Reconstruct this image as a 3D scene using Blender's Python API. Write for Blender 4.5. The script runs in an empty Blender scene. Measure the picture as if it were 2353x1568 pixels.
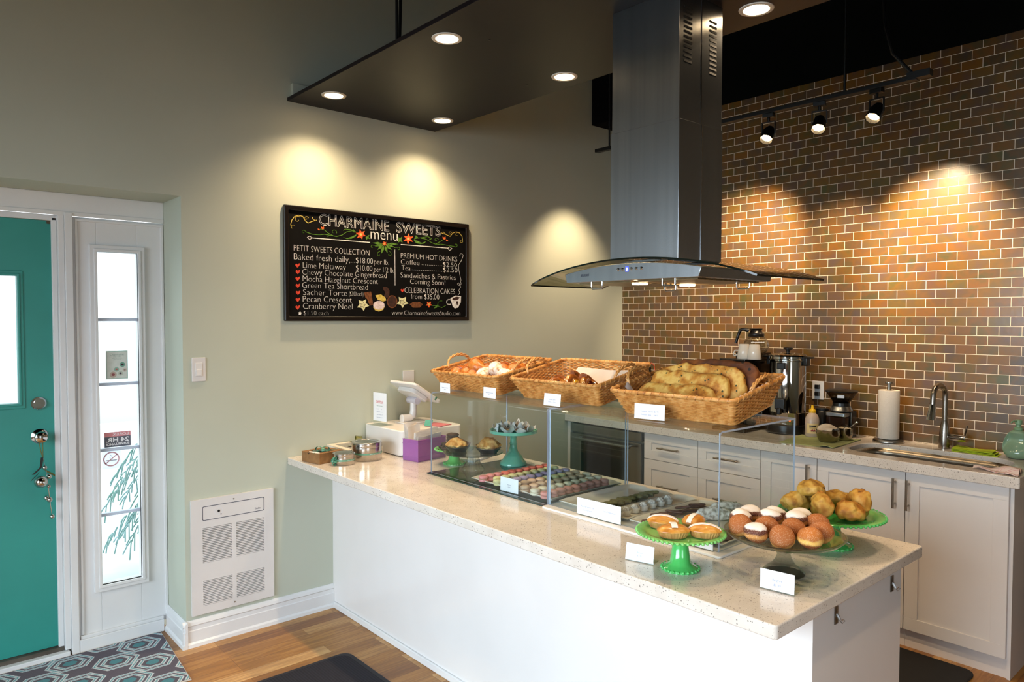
import bpy, bmesh, math, random
from mathutils import Vector, Matrix, Euler, noise

PI = math.pi
SC = bpy.context.scene
COL = SC.collection

# ------------------------------------------------------------------ camera
cam_data = bpy.data.cameras.new('camera')
cam_data.sensor_width = 36.0
cam_data.lens = 36.0 * 1657.94 / 2353.0
cam_data.clip_start = 0.05
cam = bpy.data.objects.new('camera', cam_data)
COL.objects.link(cam)
yaw, pitch, roll = 0.7197, -0.0325, 0.0017
fw = Vector((math.sin(yaw) * math.cos(pitch), math.cos(yaw) * math.cos(pitch), math.sin(pitch)))
rt = Vector((math.cos(yaw), -math.sin(yaw), 0))
up = rt.cross(fw)
rt2 = rt * math.cos(roll) + up * math.sin(roll)
up2 = up * math.cos(roll) - rt * math.sin(roll)
cm = Matrix((rt2, up2, -fw)).transposed().to_4x4()
cm.translation = Vector((-4.3053, -3.6225, 1.6))
cam.matrix_world = cm
SC.camera = cam

# ------------------------------------------------------------------ view and sampling
SC.view_settings.view_transform = 'Standard'
SC.view_settings.look = 'None'
SC.view_settings.gamma = 1.0
SC.view_settings.use_curve_mapping = False
SC.view_settings.exposure = 0.0
SC.cycles.use_denoising = True
SC.cycles.use_adaptive_sampling = True
SC.cycles.adaptive_threshold = 0.02
SC.cycles.max_bounces = 9
SC.cycles.diffuse_bounces = 4
SC.cycles.glossy_bounces = 4
SC.cycles.transmission_bounces = 8
SC.cycles.transparent_max_bounces = 24
SC.cycles.caustics_reflective = False
SC.cycles.caustics_refractive = False
SC.cycles.sample_clamp_indirect = 5.0
SC.cycles.blur_glossy = 0.5

# ------------------------------------------------------------------ world: bright overcast sky outside
world = bpy.data.worlds.new('overcast_sky')
SC.world = world
world.use_nodes = True
wn = world.node_tree
# bright cloud above the horizon, dimmer street below it
tcw = wn.nodes.new('ShaderNodeTexCoord')
spw = wn.nodes.new('ShaderNodeSeparateXYZ')
rw = wn.nodes.new('ShaderNodeValToRGB')
mw = wn.nodes.new('ShaderNodeMapRange')
mw.inputs[1].default_value = -1.0
wn.links.new(tcw.outputs['Generated'], spw.inputs[0])
wn.links.new(spw.outputs['Z'], mw.inputs[0])
wn.links.new(mw.outputs[0], rw.inputs[0])
for e, (p, c) in zip(rw.color_ramp.elements, ((0.40, (0.16, 0.16, 0.16, 1)), (0.52, (0.88, 0.95, 1.0, 1)))):
    e.position = p
    e.color = c
wn.links.new(rw.outputs[0], wn.nodes['Background'].inputs[0])
wn.nodes['Background'].inputs[1].default_value = 2.8

# ------------------------------------------------------------------ daylight entering through the shop windows behind the viewer
def area_light(name, loc, rot, sx, sy, energy, color, spread=PI):
    l = bpy.data.lights.new(name, 'AREA')
    l.shape = 'RECTANGLE'
    l.size = sx
    l.size_y = sy
    l.energy = energy
    l.color = color
    l.spread = spread
    o = bpy.data.objects.new(name, l)
    o.location = loc
    o.rotation_euler = rot
    COL.objects.link(o)
    return o

DAY = (0.74, 0.88, 1.0)
WARM = (1.0, 0.74, 0.46)
# sky light comes in at a slant, so both windows throw their light downwards
# window in the street side wall (x = -6.6), light travels along +x
area_light('daylight_street_window', (-6.74, -2.55, 1.50), (0, -PI / 2 + math.radians(27), 0), 2.0, 3.2, 118, DAY, math.radians(108))
# window in the front wall (y = -6.2), light travels along +y
area_light('daylight_front_window', (-4.6, -6.34, 1.50), (PI / 2 - math.radians(30), 0, 0), 1.55, 1.8, 30, DAY, math.radians(100))

# ------------------------------------------------------------------ helpers: materials
def lin(h):
    h = h.lstrip('#')
    out = []
    for i in (0, 2, 4):
        c = int(h[i:i + 2], 16) / 255
        out.append(c / 12.92 if c <= 0.04045 else ((c + 0.055) / 1.055) ** 2.4)
    return (out[0], out[1], out[2], 1)

MATS = {}

def nodes_of(name):
    m = bpy.data.materials.new(name)
    m.use_nodes = True
    t = m.node_tree
    return m, t, t.nodes, t.links, t.nodes['Principled BSDF']

def ramp(nd, stops, interp='LINEAR'):
    r = nd.new('ShaderNodeValToRGB')
    cr = r.color_ramp
    cr.interpolation = interp
    while len(cr.elements) < len(stops):
        cr.elements.new(0.5)
    for e, (p, c) in zip(cr.elements, stops):
        e.position = p
        e.color = lin(c) if isinstance(c, str) else c
    return r

def noise_tex(nd, lk, scale, detail=3, coords='Object', stretch=None):
    tc = nd.new('ShaderNodeTexCoord')
    n = nd.new('ShaderNodeTexNoise')
    n.inputs['Scale'].default_value = scale
    n.inputs['Detail'].default_value = detail
    if stretch:
        mp = nd.new('ShaderNodeMapping')
        mp.inputs['Scale'].default_value = stretch
        lk.new(tc.outputs[coords], mp.inputs[0])
        lk.new(mp.outputs[0], n.inputs['Vector'])
    else:
        lk.new(tc.outputs[coords], n.inputs['Vector'])
    return n

def pm(name, col, rough=0.5, metal=0.0, var=None, vscale=12, bump=0.0, bscale=60, coat=0.0,
       spec=None, stretch=None, sub=0.0, trans=0.0, ior=None, emit=None, estr=0.0, coords='Object', aniso=0.0):
    """principled material with procedural colour variation and relief"""
    if name in MATS:
        return MATS[name]
    m, t, nd, lk, b = nodes_of(name)
    b.inputs['Base Color'].default_value = lin(col)
    b.inputs['Roughness'].default_value = rough
    b.inputs['Metallic'].default_value = metal
    b.inputs['Coat Weight'].default_value = coat
    b.inputs['Coat Roughness'].default_value = 0.06
    b.inputs['Anisotropic'].default_value = aniso
    if spec is not None:
        b.inputs['Specular IOR Level'].default_value = spec
    if sub:
        b.inputs['Subsurface Weight'].default_value = sub
        b.inputs['Subsurface Radius'].default_value = (0.02, 0.012, 0.008)
        b.inputs['Subsurface Scale'].default_value = 0.6
    if trans:
        b.inputs['Transmission Weight'].default_value = trans
    if ior:
        b.inputs['IOR'].default_value = ior
    if emit:
        b.inputs['Emission Color'].default_value = lin(emit)
        b.inputs['Emission Strength'].default_value = estr
    if var:
        n = noise_tex(nd, lk, vscale, 4, coords, stretch)
        if isinstance(var, str):
            r = ramp(nd, [(0.35, col), (0.68, var)])
        else:
            r = ramp(nd, var)
        lk.new(n.outputs['Fac'], r.inputs[0])
        lk.new(r.outputs[0], b.inputs['Base Color'])
    if bump:
        n2 = noise_tex(nd, lk, bscale, 5, coords, stretch)
        bp = nd.new('ShaderNodeBump')
        bp.inputs['Strength'].default_value = bump
        bp.inputs['Distance'].default_value = 0.003
        lk.new(n2.outputs['Fac'], bp.inputs['Height'])
        lk.new(bp.outputs[0], b.inputs['Normal'])
    MATS[name] = m
    return m

def clear(name, tint='#ffffff', rough=0.0, ior=1.45, strength=1.0):
    """thin clear sheet: lets light straight through and mirrors by its Fresnel"""
    if name in MATS:
        return MATS[name]
    m, t, nd, lk, b = nodes_of(name)
    nd.remove(b)
    out = nd['Material Output']
    tr = nd.new('ShaderNodeBsdfTransparent')
    tr.inputs[0].default_value = lin(tint)
    gl = nd.new('ShaderNodeBsdfGlossy')
    gl.inputs['Roughness'].default_value = rough
    lw = nd.new('ShaderNodeLayerWeight')          # facing = 1 - |cos|, the same from both sides of the sheet
    lw.inputs[0].default_value = 0.5
    pw = nd.new('ShaderNodeMath')
    pw.operation = 'POWER'
    pw.inputs[1].default_value = 5.0
    lk.new(lw.outputs['Facing'], pw.inputs[0])
    f0 = ((ior - 1) / (ior + 1)) ** 2
    mu = nd.new('ShaderNodeMath')
    mu.operation = 'MULTIPLY_ADD'
    mu.inputs[1].default_value = (1 - f0) * strength
    mu.inputs[2].default_value = f0 * strength
    lk.new(pw.outputs[0], mu.inputs[0])
    mx = nd.new('ShaderNodeMixShader')
    lk.new(mu.outputs[0], mx.inputs[0])
    lk.new(tr.outputs[0], mx.inputs[1])
    lk.new(gl.outputs[0], mx.inputs[2])
    lk.new(mx.outputs[0], out.inputs[0])
    MATS[name] = m
    return m

def solid_glass(name, tint='#ffffff', clearness=0.45, rough=0.0):
    """thick glass: refraction mixed with straight transmission"""
    if name in MATS:
        return MATS[name]
    m, t, nd, lk, b = nodes_of(name)
    nd.remove(b)
    out = nd['Material Output']
    g = nd.new('ShaderNodeBsdfGlass')
    g.inputs['Color'].default_value = lin(tint)
    g.inputs['Roughness'].default_value = rough
    g.inputs['IOR'].default_value = 1.45
    tr = nd.new('ShaderNodeBsdfTransparent')
    tr.inputs[0].default_value = lin(tint)
    mx = nd.new('ShaderNodeMixShader')
    mx.inputs[0].default_value = clearness
    lk.new(g.outputs[0], mx.inputs[1])
    lk.new(tr.outputs[0], mx.inputs[2])
    lk.new(mx.outputs[0], out.inputs[0])
    MATS[name] = m
    return m

# ------------------------------------------------------------------ helpers: mesh building
def frame(o, x, y, z):
    """matrix whose columns are the axes x, y, z and whose origin is o"""
    m = Matrix((Vector(x), Vector(y), Vector(z))).transposed().to_4x4()
    m.translation = Vector(o)
    return m

FACE_Y = lambda o: frame(o, (1, 0, 0), (0, 0, 1), (0, -1, 0))     # writing on a wall that faces -y
FACE_X = lambda o: frame(o, (0, -1, 0), (0, 0, 1), (-1, 0, 0))    # writing on a face that looks towards -x

class B:
    def __init__(self):
        self.b = bmesh.new()
        self.mi = 0

    def _new(self, verts, faces, M=None):
        vs = [self.b.verts.new(M @ Vector(v) if M else v) for v in verts]
        for f in faces:
            try:
                fc = self.b.faces.new([vs[i] for i in f])
                fc.material_index = self.mi
            except ValueError:
                pass
        return vs

    def box(self, x0, x1, y0, y1, z0, z1, M=None):
        if x0 > x1: x0, x1 = x1, x0
        if y0 > y1: y0, y1 = y1, y0
        if z0 > z1: z0, z1 = z1, z0
        v = [(x0, y0, z0), (x1, y0, z0), (x1, y1, z0), (x0, y1, z0), (x0, y0, z1), (x1, y0, z1), (x1, y1, z1), (x0, y1, z1)]
        self._new(v, [(0, 3, 2, 1), (4, 5, 6, 7), (0, 1, 5, 4), (1, 2, 6, 5), (2, 3, 7, 6), (3, 0, 4, 7)], M)
        return self

    def prism(self, poly, z0, z1, M=None):
        n = len(poly)
        a = sum(poly[i][0] * poly[(i + 1) % n][1] - poly[(i + 1) % n][0] * poly[i][1] for i in range(n))
        if a < 0:
            poly = poly[::-1]
        v = [(x, y, z0) for x, y in poly] + [(x, y, z1) for x, y in poly]
        f = [tuple(range(n))[::-1], tuple(range(n, 2 * n))]
        for i in range(n):
            j = (i + 1) % n
            f.append((i, j, n + j, n + i))
        self._new(v, f, M)
        return self

    def ring_prism(self, outer, inner, z0, z1, M=None):
        """prism with a hole; outer and inner have the same number of points, both counter-clockwise"""
        n = len(outer)
        v = [(x, y, z0) for x, y in outer] + [(x, y, z0) for x, y in inner] + [(x, y, z1) for x, y in outer] + [(x, y, z1) for x, y in inner]
        f = []
        for i in range(n):
            j = (i + 1) % n
            f += [(i, n + i, n + j, j), (2 * n + i, 2 * n + j, 3 * n + j, 3 * n + i),
                  (i, j, 2 * n + j, 2 * n + i), (n + i, 3 * n + i, 3 * n + j, n + j)]
        self._new(v, f, M)
        return self

    def lathe(self, prof, n=32, M=None, flute=None):
        """prof: list of (r, z) from bottom to top on the outside; r=0 closes"""
        rows = []
        for k, (r, z) in enumerate(prof):
            if r < 1e-6:
                rows.append([self.b.verts.new(M @ Vector((0, 0, z)) if M else (0, 0, z))])
            else:
                row = []
                for i in range(n):
                    a = 2 * PI * i / n
                    q = r * (flute(a, k) if flute else 1)
                    p = Vector((q * math.cos(a), q * math.sin(a), z))
                    row.append(self.b.verts.new(M @ p if M else p))
                rows.append(row)
        for a, c in zip(rows, rows[1:]):
            for i in range(n):
                j = (i + 1) % n
                if len(a) == 1 and len(c) == 1:
                    continue
                if len(a) == 1:
                    q = [a[0], c[j], c[i]]
                elif len(c) == 1:
                    q = [a[i], a[j], c[0]]
                else:
                    q = [a[i], a[j], c[j], c[i]]
                try:
                    fc = self.b.faces.new(q)
                    fc.material_index = self.mi
                except ValueError:
                    pass
        return self

    def cyl(self, p0, p1, r0, r1=None, n=16, M=None):
        r1 = r0 if r1 is None else r1
        p0, p1 = Vector(p0), Vector(p1)
        d = p1 - p0
        q = d.to_track_quat('Z', 'Y').to_matrix().to_4x4()
        q.translation = p0
        if M:
            q = M @ q
        L = d.length
        return self.lathe([(0, 0), (r0, 0), (r1, L), (0, L)], n, q)

    def tube(self, pts, r, n=8, closed=False, M=None, rad=None):
        pts = [Vector(p) for p in pts]
        N = len(pts)
        rows = []
        prev = None
        for i, p in enumerate(pts):
            if closed:
                d = pts[(i + 1) % N] - pts[i - 1]
            else:
                d = pts[min(i + 1, N - 1)] - pts[max(i - 1, 0)]
            d.normalize()
            if prev is None:
                u = d.orthogonal().normalized()
            else:
                u = (prev - d * prev.dot(d))
                u = u.normalized() if u.length > 1e-6 else d.orthogonal().normalized()
            prev = u
            w = d.cross(u)
            rr = rad(i / max(1, N - 1)) * r if rad else r
            row = []
            for k in range(n):
                a = 2 * PI * k / n
                q = p + u * (rr * math.cos(a)) + w * (rr * math.sin(a))
                row.append(self.b.verts.new(M @ q if M else q))
            rows.append(row)
        rng = range(N) if closed else range(N - 1)
        for i in rng:
            a, c = rows[i], rows[(i + 1) % N]
            for k in range(n):
                j = (k + 1) % n
                fc = self.b.faces.new([a[k], a[j], c[j], c[k]])
                fc.material_index = self.mi
        if not closed:
            for row, fl in ((rows[0], True), (rows[-1], False)):
                fc = self.b.faces.new(row[::-1] if fl else row)
                fc.material_index = self.mi
        return self

    def ell(self, c, r, M=None, nu=20, nv=12, fn=None):
        """ellipsoid; fn(unit vector) scales the radius"""
        prof = []
        vs = []
        for i in range(nv + 1):
            th = PI * i / nv
            row = []
            for k in range(nu if 0 < i < nv else 1):
                a = 2 * PI * k / nu
                u = Vector((math.sin(th) * math.cos(a), math.sin(th) * math.sin(a), -math.cos(th)))
                s = fn(u) if fn else 1
                p = Vector(c) + Vector((u.x * r[0] * s, u.y * r[1] * s, u.z * r[2] * s))
                row.append(self.b.verts.new(M @ p if M else p))
            vs.append(row)
        for a, d in zip(vs, vs[1:]):
            for k in range(nu):
                j = (k + 1) % nu
                if len(a) == 1:
                    q = [a[0], d[j], d[k]]
                elif len(d) == 1:
                    q = [a[k], a[j], d[0]]
                else:
                    q = [a[k], a[j], d[j], d[k]]
                fc = self.b.faces.new(q)
                fc.material_index = self.mi
        return self

    def sheet(self, fn, nu, nv, M=None, thick=0.0):
        """surface fn(u, v) -> point with u, v in 0..1, optionally given thickness along its normals"""
        g = [[Vector(fn(i / nu, j / nv)) for j in range(nv + 1)] for i in range(nu + 1)]
        def layer(off):
            rows = []
            for i in range(nu + 1):
                row = []
                for j in range(nv + 1):
                    p = g[i][j]
                    if off:
                        du = g[min(i + 1, nu)][j] - g[max(i - 1, 0)][j]
                        dv = g[i][min(j + 1, nv)] - g[i][max(j - 1, 0)]
                        nn = du.cross(dv)
                        if nn.length > 1e-12:
                            p = p + nn.normalized() * off
                    row.append(self.b.verts.new(M @ p if M else p))
                rows.append(row)
            return rows
        a = layer(0)
        def quads(rows, flip):
            for i in range(nu):
                for j in range(nv):
                    q = [rows[i][j], rows[i + 1][j], rows[i + 1][j + 1], rows[i][j + 1]]
                    fc = self.b.faces.new(q[::-1] if flip else q)
                    fc.material_index = self.mi
        if not thick:
            quads(a, False)
            return self
        c = layer(-thick)
        quads(a, False)
        quads(c, True)
        ring = lambda r: [r[i][0] for i in range(nu + 1)] + [r[nu][j] for j in range(1, nv + 1)] + [r[i][nv] for i in range(nu - 1, -1, -1)] + [r[0][j] for j in range(nv - 1, 0, -1)]
        ra, rc = ring(a), ring(c)
        for i in range(len(ra)):
            j = (i + 1) % len(ra)
            fc = self.b.faces.new([ra[j], ra[i], rc[i], rc[j]])
            fc.material_index = self.mi
        return self

    def text(self, s, size, M, width=None, align='LEFT', extrude=0.0004, offset=0.0, shear=0.0, outline=0.0):
        cu = bpy.data.curves.new('lettering', 'FONT')
        cu.body = s
        cu.size = size
        cu.align_x = align
        cu.shear = shear
        cu.resolution_u = 3
        cu.offset = offset
        if outline:
            cu.fill_mode = 'NONE'
            cu.bevel_depth = outline
            cu.bevel_resolution = 0
        else:
            cu.extrude = extrude
        o = bpy.data.objects.new('lettering', cu)
        me = bpy.data.meshes.new_from_object(o)
        if width and len(me.vertices):
            xs = [v.co.x for v in me.vertices]
            w = max(xs) - min(xs)
            k = width / w
            x0 = min(xs)
            for v in me.vertices:
                v.co.x = (v.co.x - x0) * k if align == 'LEFT' else v.co.x * k
        for p in me.polygons:
            p.material_index = self.mi
        me.transform(M)
        self.b.from_mesh(me)
        bpy.data.objects.remove(o)
        bpy.data.curves.remove(cu)
        bpy.data.meshes.remove(me)
        return self

    def wobble(self, amp, scale, seed=0, floor=None):
        for v in self.b.verts:
            p = v.co * scale + Vector((seed * 7.3, seed * 3.1, seed * 1.7))
            v.co += Vector((noise.noise(p), noise.noise(p + Vector((31, 0, 0))), noise.noise(p + Vector((0, 57, 0))))) * amp
            if floor is not None and v.co.z < floor:
                v.co.z = floor
        return self

    def mesh(self, name, mats, smooth=35):
        me = bpy.data.meshes.new(name)
        bmesh.ops.recalc_face_normals(self.b, faces=self.b.faces[:])
        self.b.to_mesh(me)
        self.b.free()
        for m in (mats if isinstance(mats, (list, tuple)) else [mats]):
            me.materials.append(m)
        if smooth:
            for p in me.polygons:
                p.use_smooth = True
            me.set_sharp_from_angle(angle=math.radians(smooth))
        return me

    def out(self, name, mats, parent=None, loc=(0, 0, 0), rot=(0, 0, 0), smooth=35, bevel=0.0, seg=2, label=None):
        o = bpy.data.objects.new(name, self.mesh(name, mats, smooth))
        COL.objects.link(o)
        o.location = loc
        o.rotation_euler = rot
        if parent:
            o.parent = parent
        if bevel:
            md = o.modifiers.new('bevel', 'BEVEL')
            md.width = bevel
            md.segments = seg
            md.limit_method = 'ANGLE'
            md.angle_limit = math.radians(40)
            md.harden_normals = False
        if label:
            o['label'] = label
        return o

def thing(name, label, cat, loc=(0, 0, 0), rotz=0.0, group=None, rot=None):
    o = bpy.data.objects.new(name, None)
    o.empty_display_size = 0.05
    COL.objects.link(o)
    o.location = loc
    o.rotation_euler = rot if rot else (0, 0, rotz)
    o['label'] = label
    o['category'] = cat
    if group:
        o['group'] = group
    return o

def tag(o, label, cat, group=None, kind=None):
    o['label'] = label
    o['category'] = cat
    if group:
        o['group'] = group
    if kind:
        o['kind'] = kind
    return o

def struct(o):
    o['kind'] = 'structure'
    return o

def dup(root, loc, rot=None, label=None, group=None, scale=None):
    r = root.copy()
    COL.objects.link(r)
    r.location = loc
    if rot is not None:
        r.rotation_euler = rot
    if scale is not None:
        r.scale = scale
    if label:
        r['label'] = label
    if group:
        r['group'] = group
    for ch in list(root.children):
        c = ch.copy()
        COL.objects.link(c)
        c.parent = r
        for g in ch.children:
            d = g.copy()
            COL.objects.link(d)
            d.parent = c
    return r

ORD = ['first', 'second', 'third', 'fourth', 'fifth', 'sixth', 'seventh', 'eighth', 'ninth', 'tenth', 'eleventh', 'twelfth', 'thirteenth']
rnd = random.Random(7)

def rrect(x0, x1, y0, y1, r, n=6):
    pts = []
    for cx, cy, a0 in ((x1 - r, y1 - r, 0), (x0 + r, y1 - r, PI / 2), (x0 + r, y0 + r, PI), (x1 - r, y0 + r, 1.5 * PI)):
        for i in range(n + 1):
            a = a0 + PI / 2 * i / n
            pts.append((cx + r * math.cos(a), cy + r * math.sin(a)))
    return pts

# ------------------------------------------------------------------ materials of the room
M_wall = pm('sage_wall_paint', '#b9beae', 0.62, var=[(0.3, '#b6bbab'), (0.7, '#bdc2b2')], vscale=1.3, bump=0.04, bscale=160)
M_white = pm('white_gloss_paint', '#dcdcdc', 0.35, var=[(0.3, '#d6d6d7'), (0.7, '#e0e0df')], vscale=3)
M_teal = pm('teal_door_paint', '#2b8f84', 0.42, var=[(0.3, '#28877d'), (0.75, '#2f978c')], vscale=2.2)
M_black = pm('black_ceiling_paint', '#060507', 0.9, spec=0.1, var=[(0.3, '#050406'), (0.7, '#080709')], vscale=4)
M_darkgreen = pm('dark_upper_wall_paint', '#050706', 0.9, spec=0.1, var=[(0.3, '#040605'), (0.7, '#070908')], vscale=4)
M_plum = pm('dark_plum_panel_paint', '#0e060c', 0.45, var=[(0.3, '#0c050a'), (0.7, '#11080f')], vscale=3, spec=0.3)
M_steel = pm('brushed_steel', '#9fa3a8', 0.27, 1.0, var=[(0.3, '#999da2'), (0.7, '#a6aaae')], vscale=40, stretch=(1, 1, 0.02), aniso=0.6)
M_chrome = pm('polished_chrome', '#c9c9cb', 0.08, 1.0, var=[(0.3, '#c5c5c7'), (0.7, '#cdcdcf')], vscale=30)
M_nickel = pm('brushed_nickel', '#a39b90', 0.28, 1.0, var=[(0.3, '#9d958a'), (0.7, '#a9a196')], vscale=30)
M_blackplastic = pm('black_plastic', '#0c0b0b', 0.3, var=[(0.3, '#0a0909'), (0.7, '#0f0e0e')], vscale=20)
M_blackmetal = pm('black_lacquered_metal', '#050505', 0.42, var=[(0.3, '#040404'), (0.7, '#070707')], vscale=20)
M_glasspane = clear('window_pane_glass', '#fbffff', 0.0, 1.5, 0.6)
M_lam = pm('white_laminate', '#dedbd9', 0.16, var=[(0.3, '#dad7d5'), (0.7, '#e1dedc')], vscale=2)
M_cab = pm('white_cabinet_lacquer', '#dcd6d2', 0.32, var=[(0.3, '#d8d2ce'), (0.7, '#dfd9d5')], vscale=3)

def make_tile():
    m, t, nd, lk, b = nodes_of('iridescent_glass_tile')
    tc = nd.new('ShaderNodeTexCoord')
    sp = nd.new('ShaderNodeSeparateXYZ')
    lk.new(tc.outputs['Object'], sp.inputs[0])
    def math2(op, a, c):
        n = nd.new('ShaderNodeMath'); n.operation = op
        lk.new(a, n.inputs[0]); n.inputs[1].default_value = c
        return n.outputs[0]
    u = math2('ADD', math2('MULTIPLY', sp.outputs['Y'], -1.0), 9.91 * 2 - 0.0626 + 0.0012)
    v = math2('ADD', sp.outputs['Z'], 0.0495 * 100 - 1.8066)
    cb = nd.new('ShaderNodeCombineXYZ')
    lk.new(u, cb.inputs[0]); lk.new(v, cb.inputs[1])
    def brick(c1, c2, mortar):
        br = nd.new('ShaderNodeTexBrick')
        br.offset = 0.5; br.offset_frequency = 2; br.squash = 1.0
        br.inputs['Scale'].default_value = 1.0
        br.inputs['Brick Width'].default_value = 0.0991
        br.inputs['Row Height'].default_value = 0.0495
        br.inputs['Mortar Size'].default_value = 0.00135
        br.inputs['Mortar Smooth'].default_value = 0.15
        br.inputs['Color1'].default_value = c1
        br.inputs['Color2'].default_value = c2
        br.inputs['Mortar'].default_value = mortar
        lk.new(cb.outputs[0], br.inputs['Vector'])
        return br
    br = brick((0, 0, 0, 1), (1, 1, 1, 1), (0.5, 0.5, 0.5, 1))
    r = ramp(nd, [(0.0, '#40392c'), (0.14, '#4e402e'), (0.27, '#5c4228'), (0.4, '#684728'), (0.5, '#5e4833'), (0.6, '#524231'),
                  (0.7, '#5f4c24'), (0.8, '#70491c'), (0.9, '#4f4b27'), (1.0, '#563f36')])
    lk.new(br.outputs['Color'], r.inputs[0])
    # cloudy iridescence drifting over the tiles
    n = nd.new('ShaderNodeTexNoise'); n.inputs['Scale'].default_value = 9.0; n.inputs['Detail'].default_value = 3
    lk.new(tc.outputs['Object'], n.inputs['Vector'])
    r2 = ramp(nd, [(0.3, '#50404a'), (0.45, '#5e4930'), (0.55, '#744d1c'), (0.66, '#4b4e2c'), (0.8, '#654535')])
    lk.new(n.outputs['Fac'], r2.inputs[0])
    mx = nd.new('ShaderNodeMix'); mx.data_type = 'RGBA'
    mx.inputs['Factor'].default_value = 0.38
    lk.new(r.outputs[0], mx.inputs['A']); lk.new(r2.outputs[0], mx.inputs['B'])
    mm = nd.new('ShaderNodeMix'); mm.data_type = 'RGBA'
    lk.new(br.outputs['Fac'], mm.inputs['Factor'])
    lk.new(mx.outputs['Result'], mm.inputs['A'])
    mm.inputs['B'].default_value = lin('#e8d8c0')
    lk.new(mm.outputs['Result'], b.inputs['Base Color'])
    rr = ramp(nd, [(0.0, (0.24, 0.24, 0.24, 1)), (1.0, (0.75, 0.75, 0.75, 1))])
    lk.new(br.outputs['Fac'], rr.inputs[0])
    lk.new(rr.outputs[0], b.inputs['Roughness'])
    inv = math2('SUBTRACT', br.outputs['Fac'], 0.0)
    mu = nd.new('ShaderNodeMath'); mu.operation = 'SUBTRACT'; mu.inputs[0].default_value = 1.0
    lk.new(br.outputs['Fac'], mu.inputs[1])
    n3 = nd.new('ShaderNodeTexNoise'); n3.inputs['Scale'].default_value = 45.0
    lk.new(tc.outputs['Object'], n3.inputs['Vector'])
    ad = nd.new('ShaderNodeMath'); ad.operation = 'MULTIPLY_ADD'
    lk.new(n3.outputs['Fac'], ad.inputs[0]); ad.inputs[1].default_value = 0.35
    lk.new(mu.outputs[0], ad.inputs[2])
    bp = nd.new('ShaderNodeBump'); bp.inputs['Strength'].default_value = 0.45; bp.inputs['Distance'].default_value = 0.0015
    lk.new(ad.outputs[0], bp.inputs['Height'])
    lk.new(bp.outputs[0], b.inputs['Normal'])
    b.inputs['Specular IOR Level'].default_value = 0.62
    return m
M_tile = make_tile()

def make_oak():
    m, t, nd, lk, b = nodes_of('oak_strip_floor')
    tc = nd.new('ShaderNodeTexCoord')
    def brick():
        br = nd.new('ShaderNodeTexBrick')
        br.offset = 0.37; br.offset_frequency = 3; br.squash = 1.0
        br.inputs['Scale'].default_value = 1.0
        br.inputs['Brick Width'].default_value = 0.62
        br.inputs['Row Height'].default_value = 0.083
        br.inputs['Mortar Size'].default_value = 0.0006
        br.inputs['Mortar Smooth'].default_value = 0.4
        br.inputs['Color1'].default_value = (0, 0, 0, 1)
        br.inputs['Color2'].default_value = (1, 1, 1, 1)
        br.inputs['Mortar'].default_value = (0.3, 0.3, 0.3, 1)
        lk.new(tc.outputs['Object'], br.inputs['Vector'])
        return br
    br = brick()
    r = ramp(nd, [(0.0, '#8a5a2a'), (0.3, '#a3702f'), (0.55, '#ad7a3c'), (0.8, '#b98a4c'), (1.0, '#cda066')])
    lk.new(br.outputs['Color'], r.inputs[0])
    mp = nd.new('ShaderNodeMapping'); mp.inputs['Scale'].default_value = (1.6, 22, 1)
    lk.new(tc.outputs['Object'], mp.inputs[0])
    ofs = nd.new('ShaderNodeVectorMath'); ofs.operation = 'MULTIPLY_ADD'
    lk.new(br.outputs['Color'], ofs.inputs[0]); ofs.inputs[1].default_value = (9, 9, 9)
    lk.new(mp.outputs[0], ofs.inputs[2])
    n = nd.new('ShaderNodeTexNoise'); n.inputs['Scale'].default_value = 2.2; n.inputs['Detail'].default_value = 6; n.inputs['Distortion'].default_value = 1.3
    lk.new(ofs.outputs[0], n.inputs['Vector'])
    r2 = ramp(nd, [(0.35, '#7a4d22'), (0.5, '#c9a77a'), (0.62, '#ffffff')])
    lk.new(n.outputs['Fac'], r2.inputs[0])
    mx = nd.new('ShaderNodeMix'); mx.data_type = 'RGBA'; mx.blend_type = 'MULTIPLY'
    mx.inputs['Factor'].default_value = 0.4
    lk.new(r.outputs[0], mx.inputs['A']); lk.new(r2.outputs[0], mx.inputs['B'])
    mm = nd.new('ShaderNodeMix'); mm.data_type = 'RGBA'
    lk.new(br.outputs['Fac'], mm.inputs['Factor'])
    lk.new(mx.outputs['Result'], mm.inputs['A'])
    mm.inputs['B'].default_value = lin('#4a2f16')
    lk.new(mm.outputs['Result'], b.inputs['Base Color'])
    b.inputs['Roughness'].default_value = 0.36
    return m
M_oak = make_oak()

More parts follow.
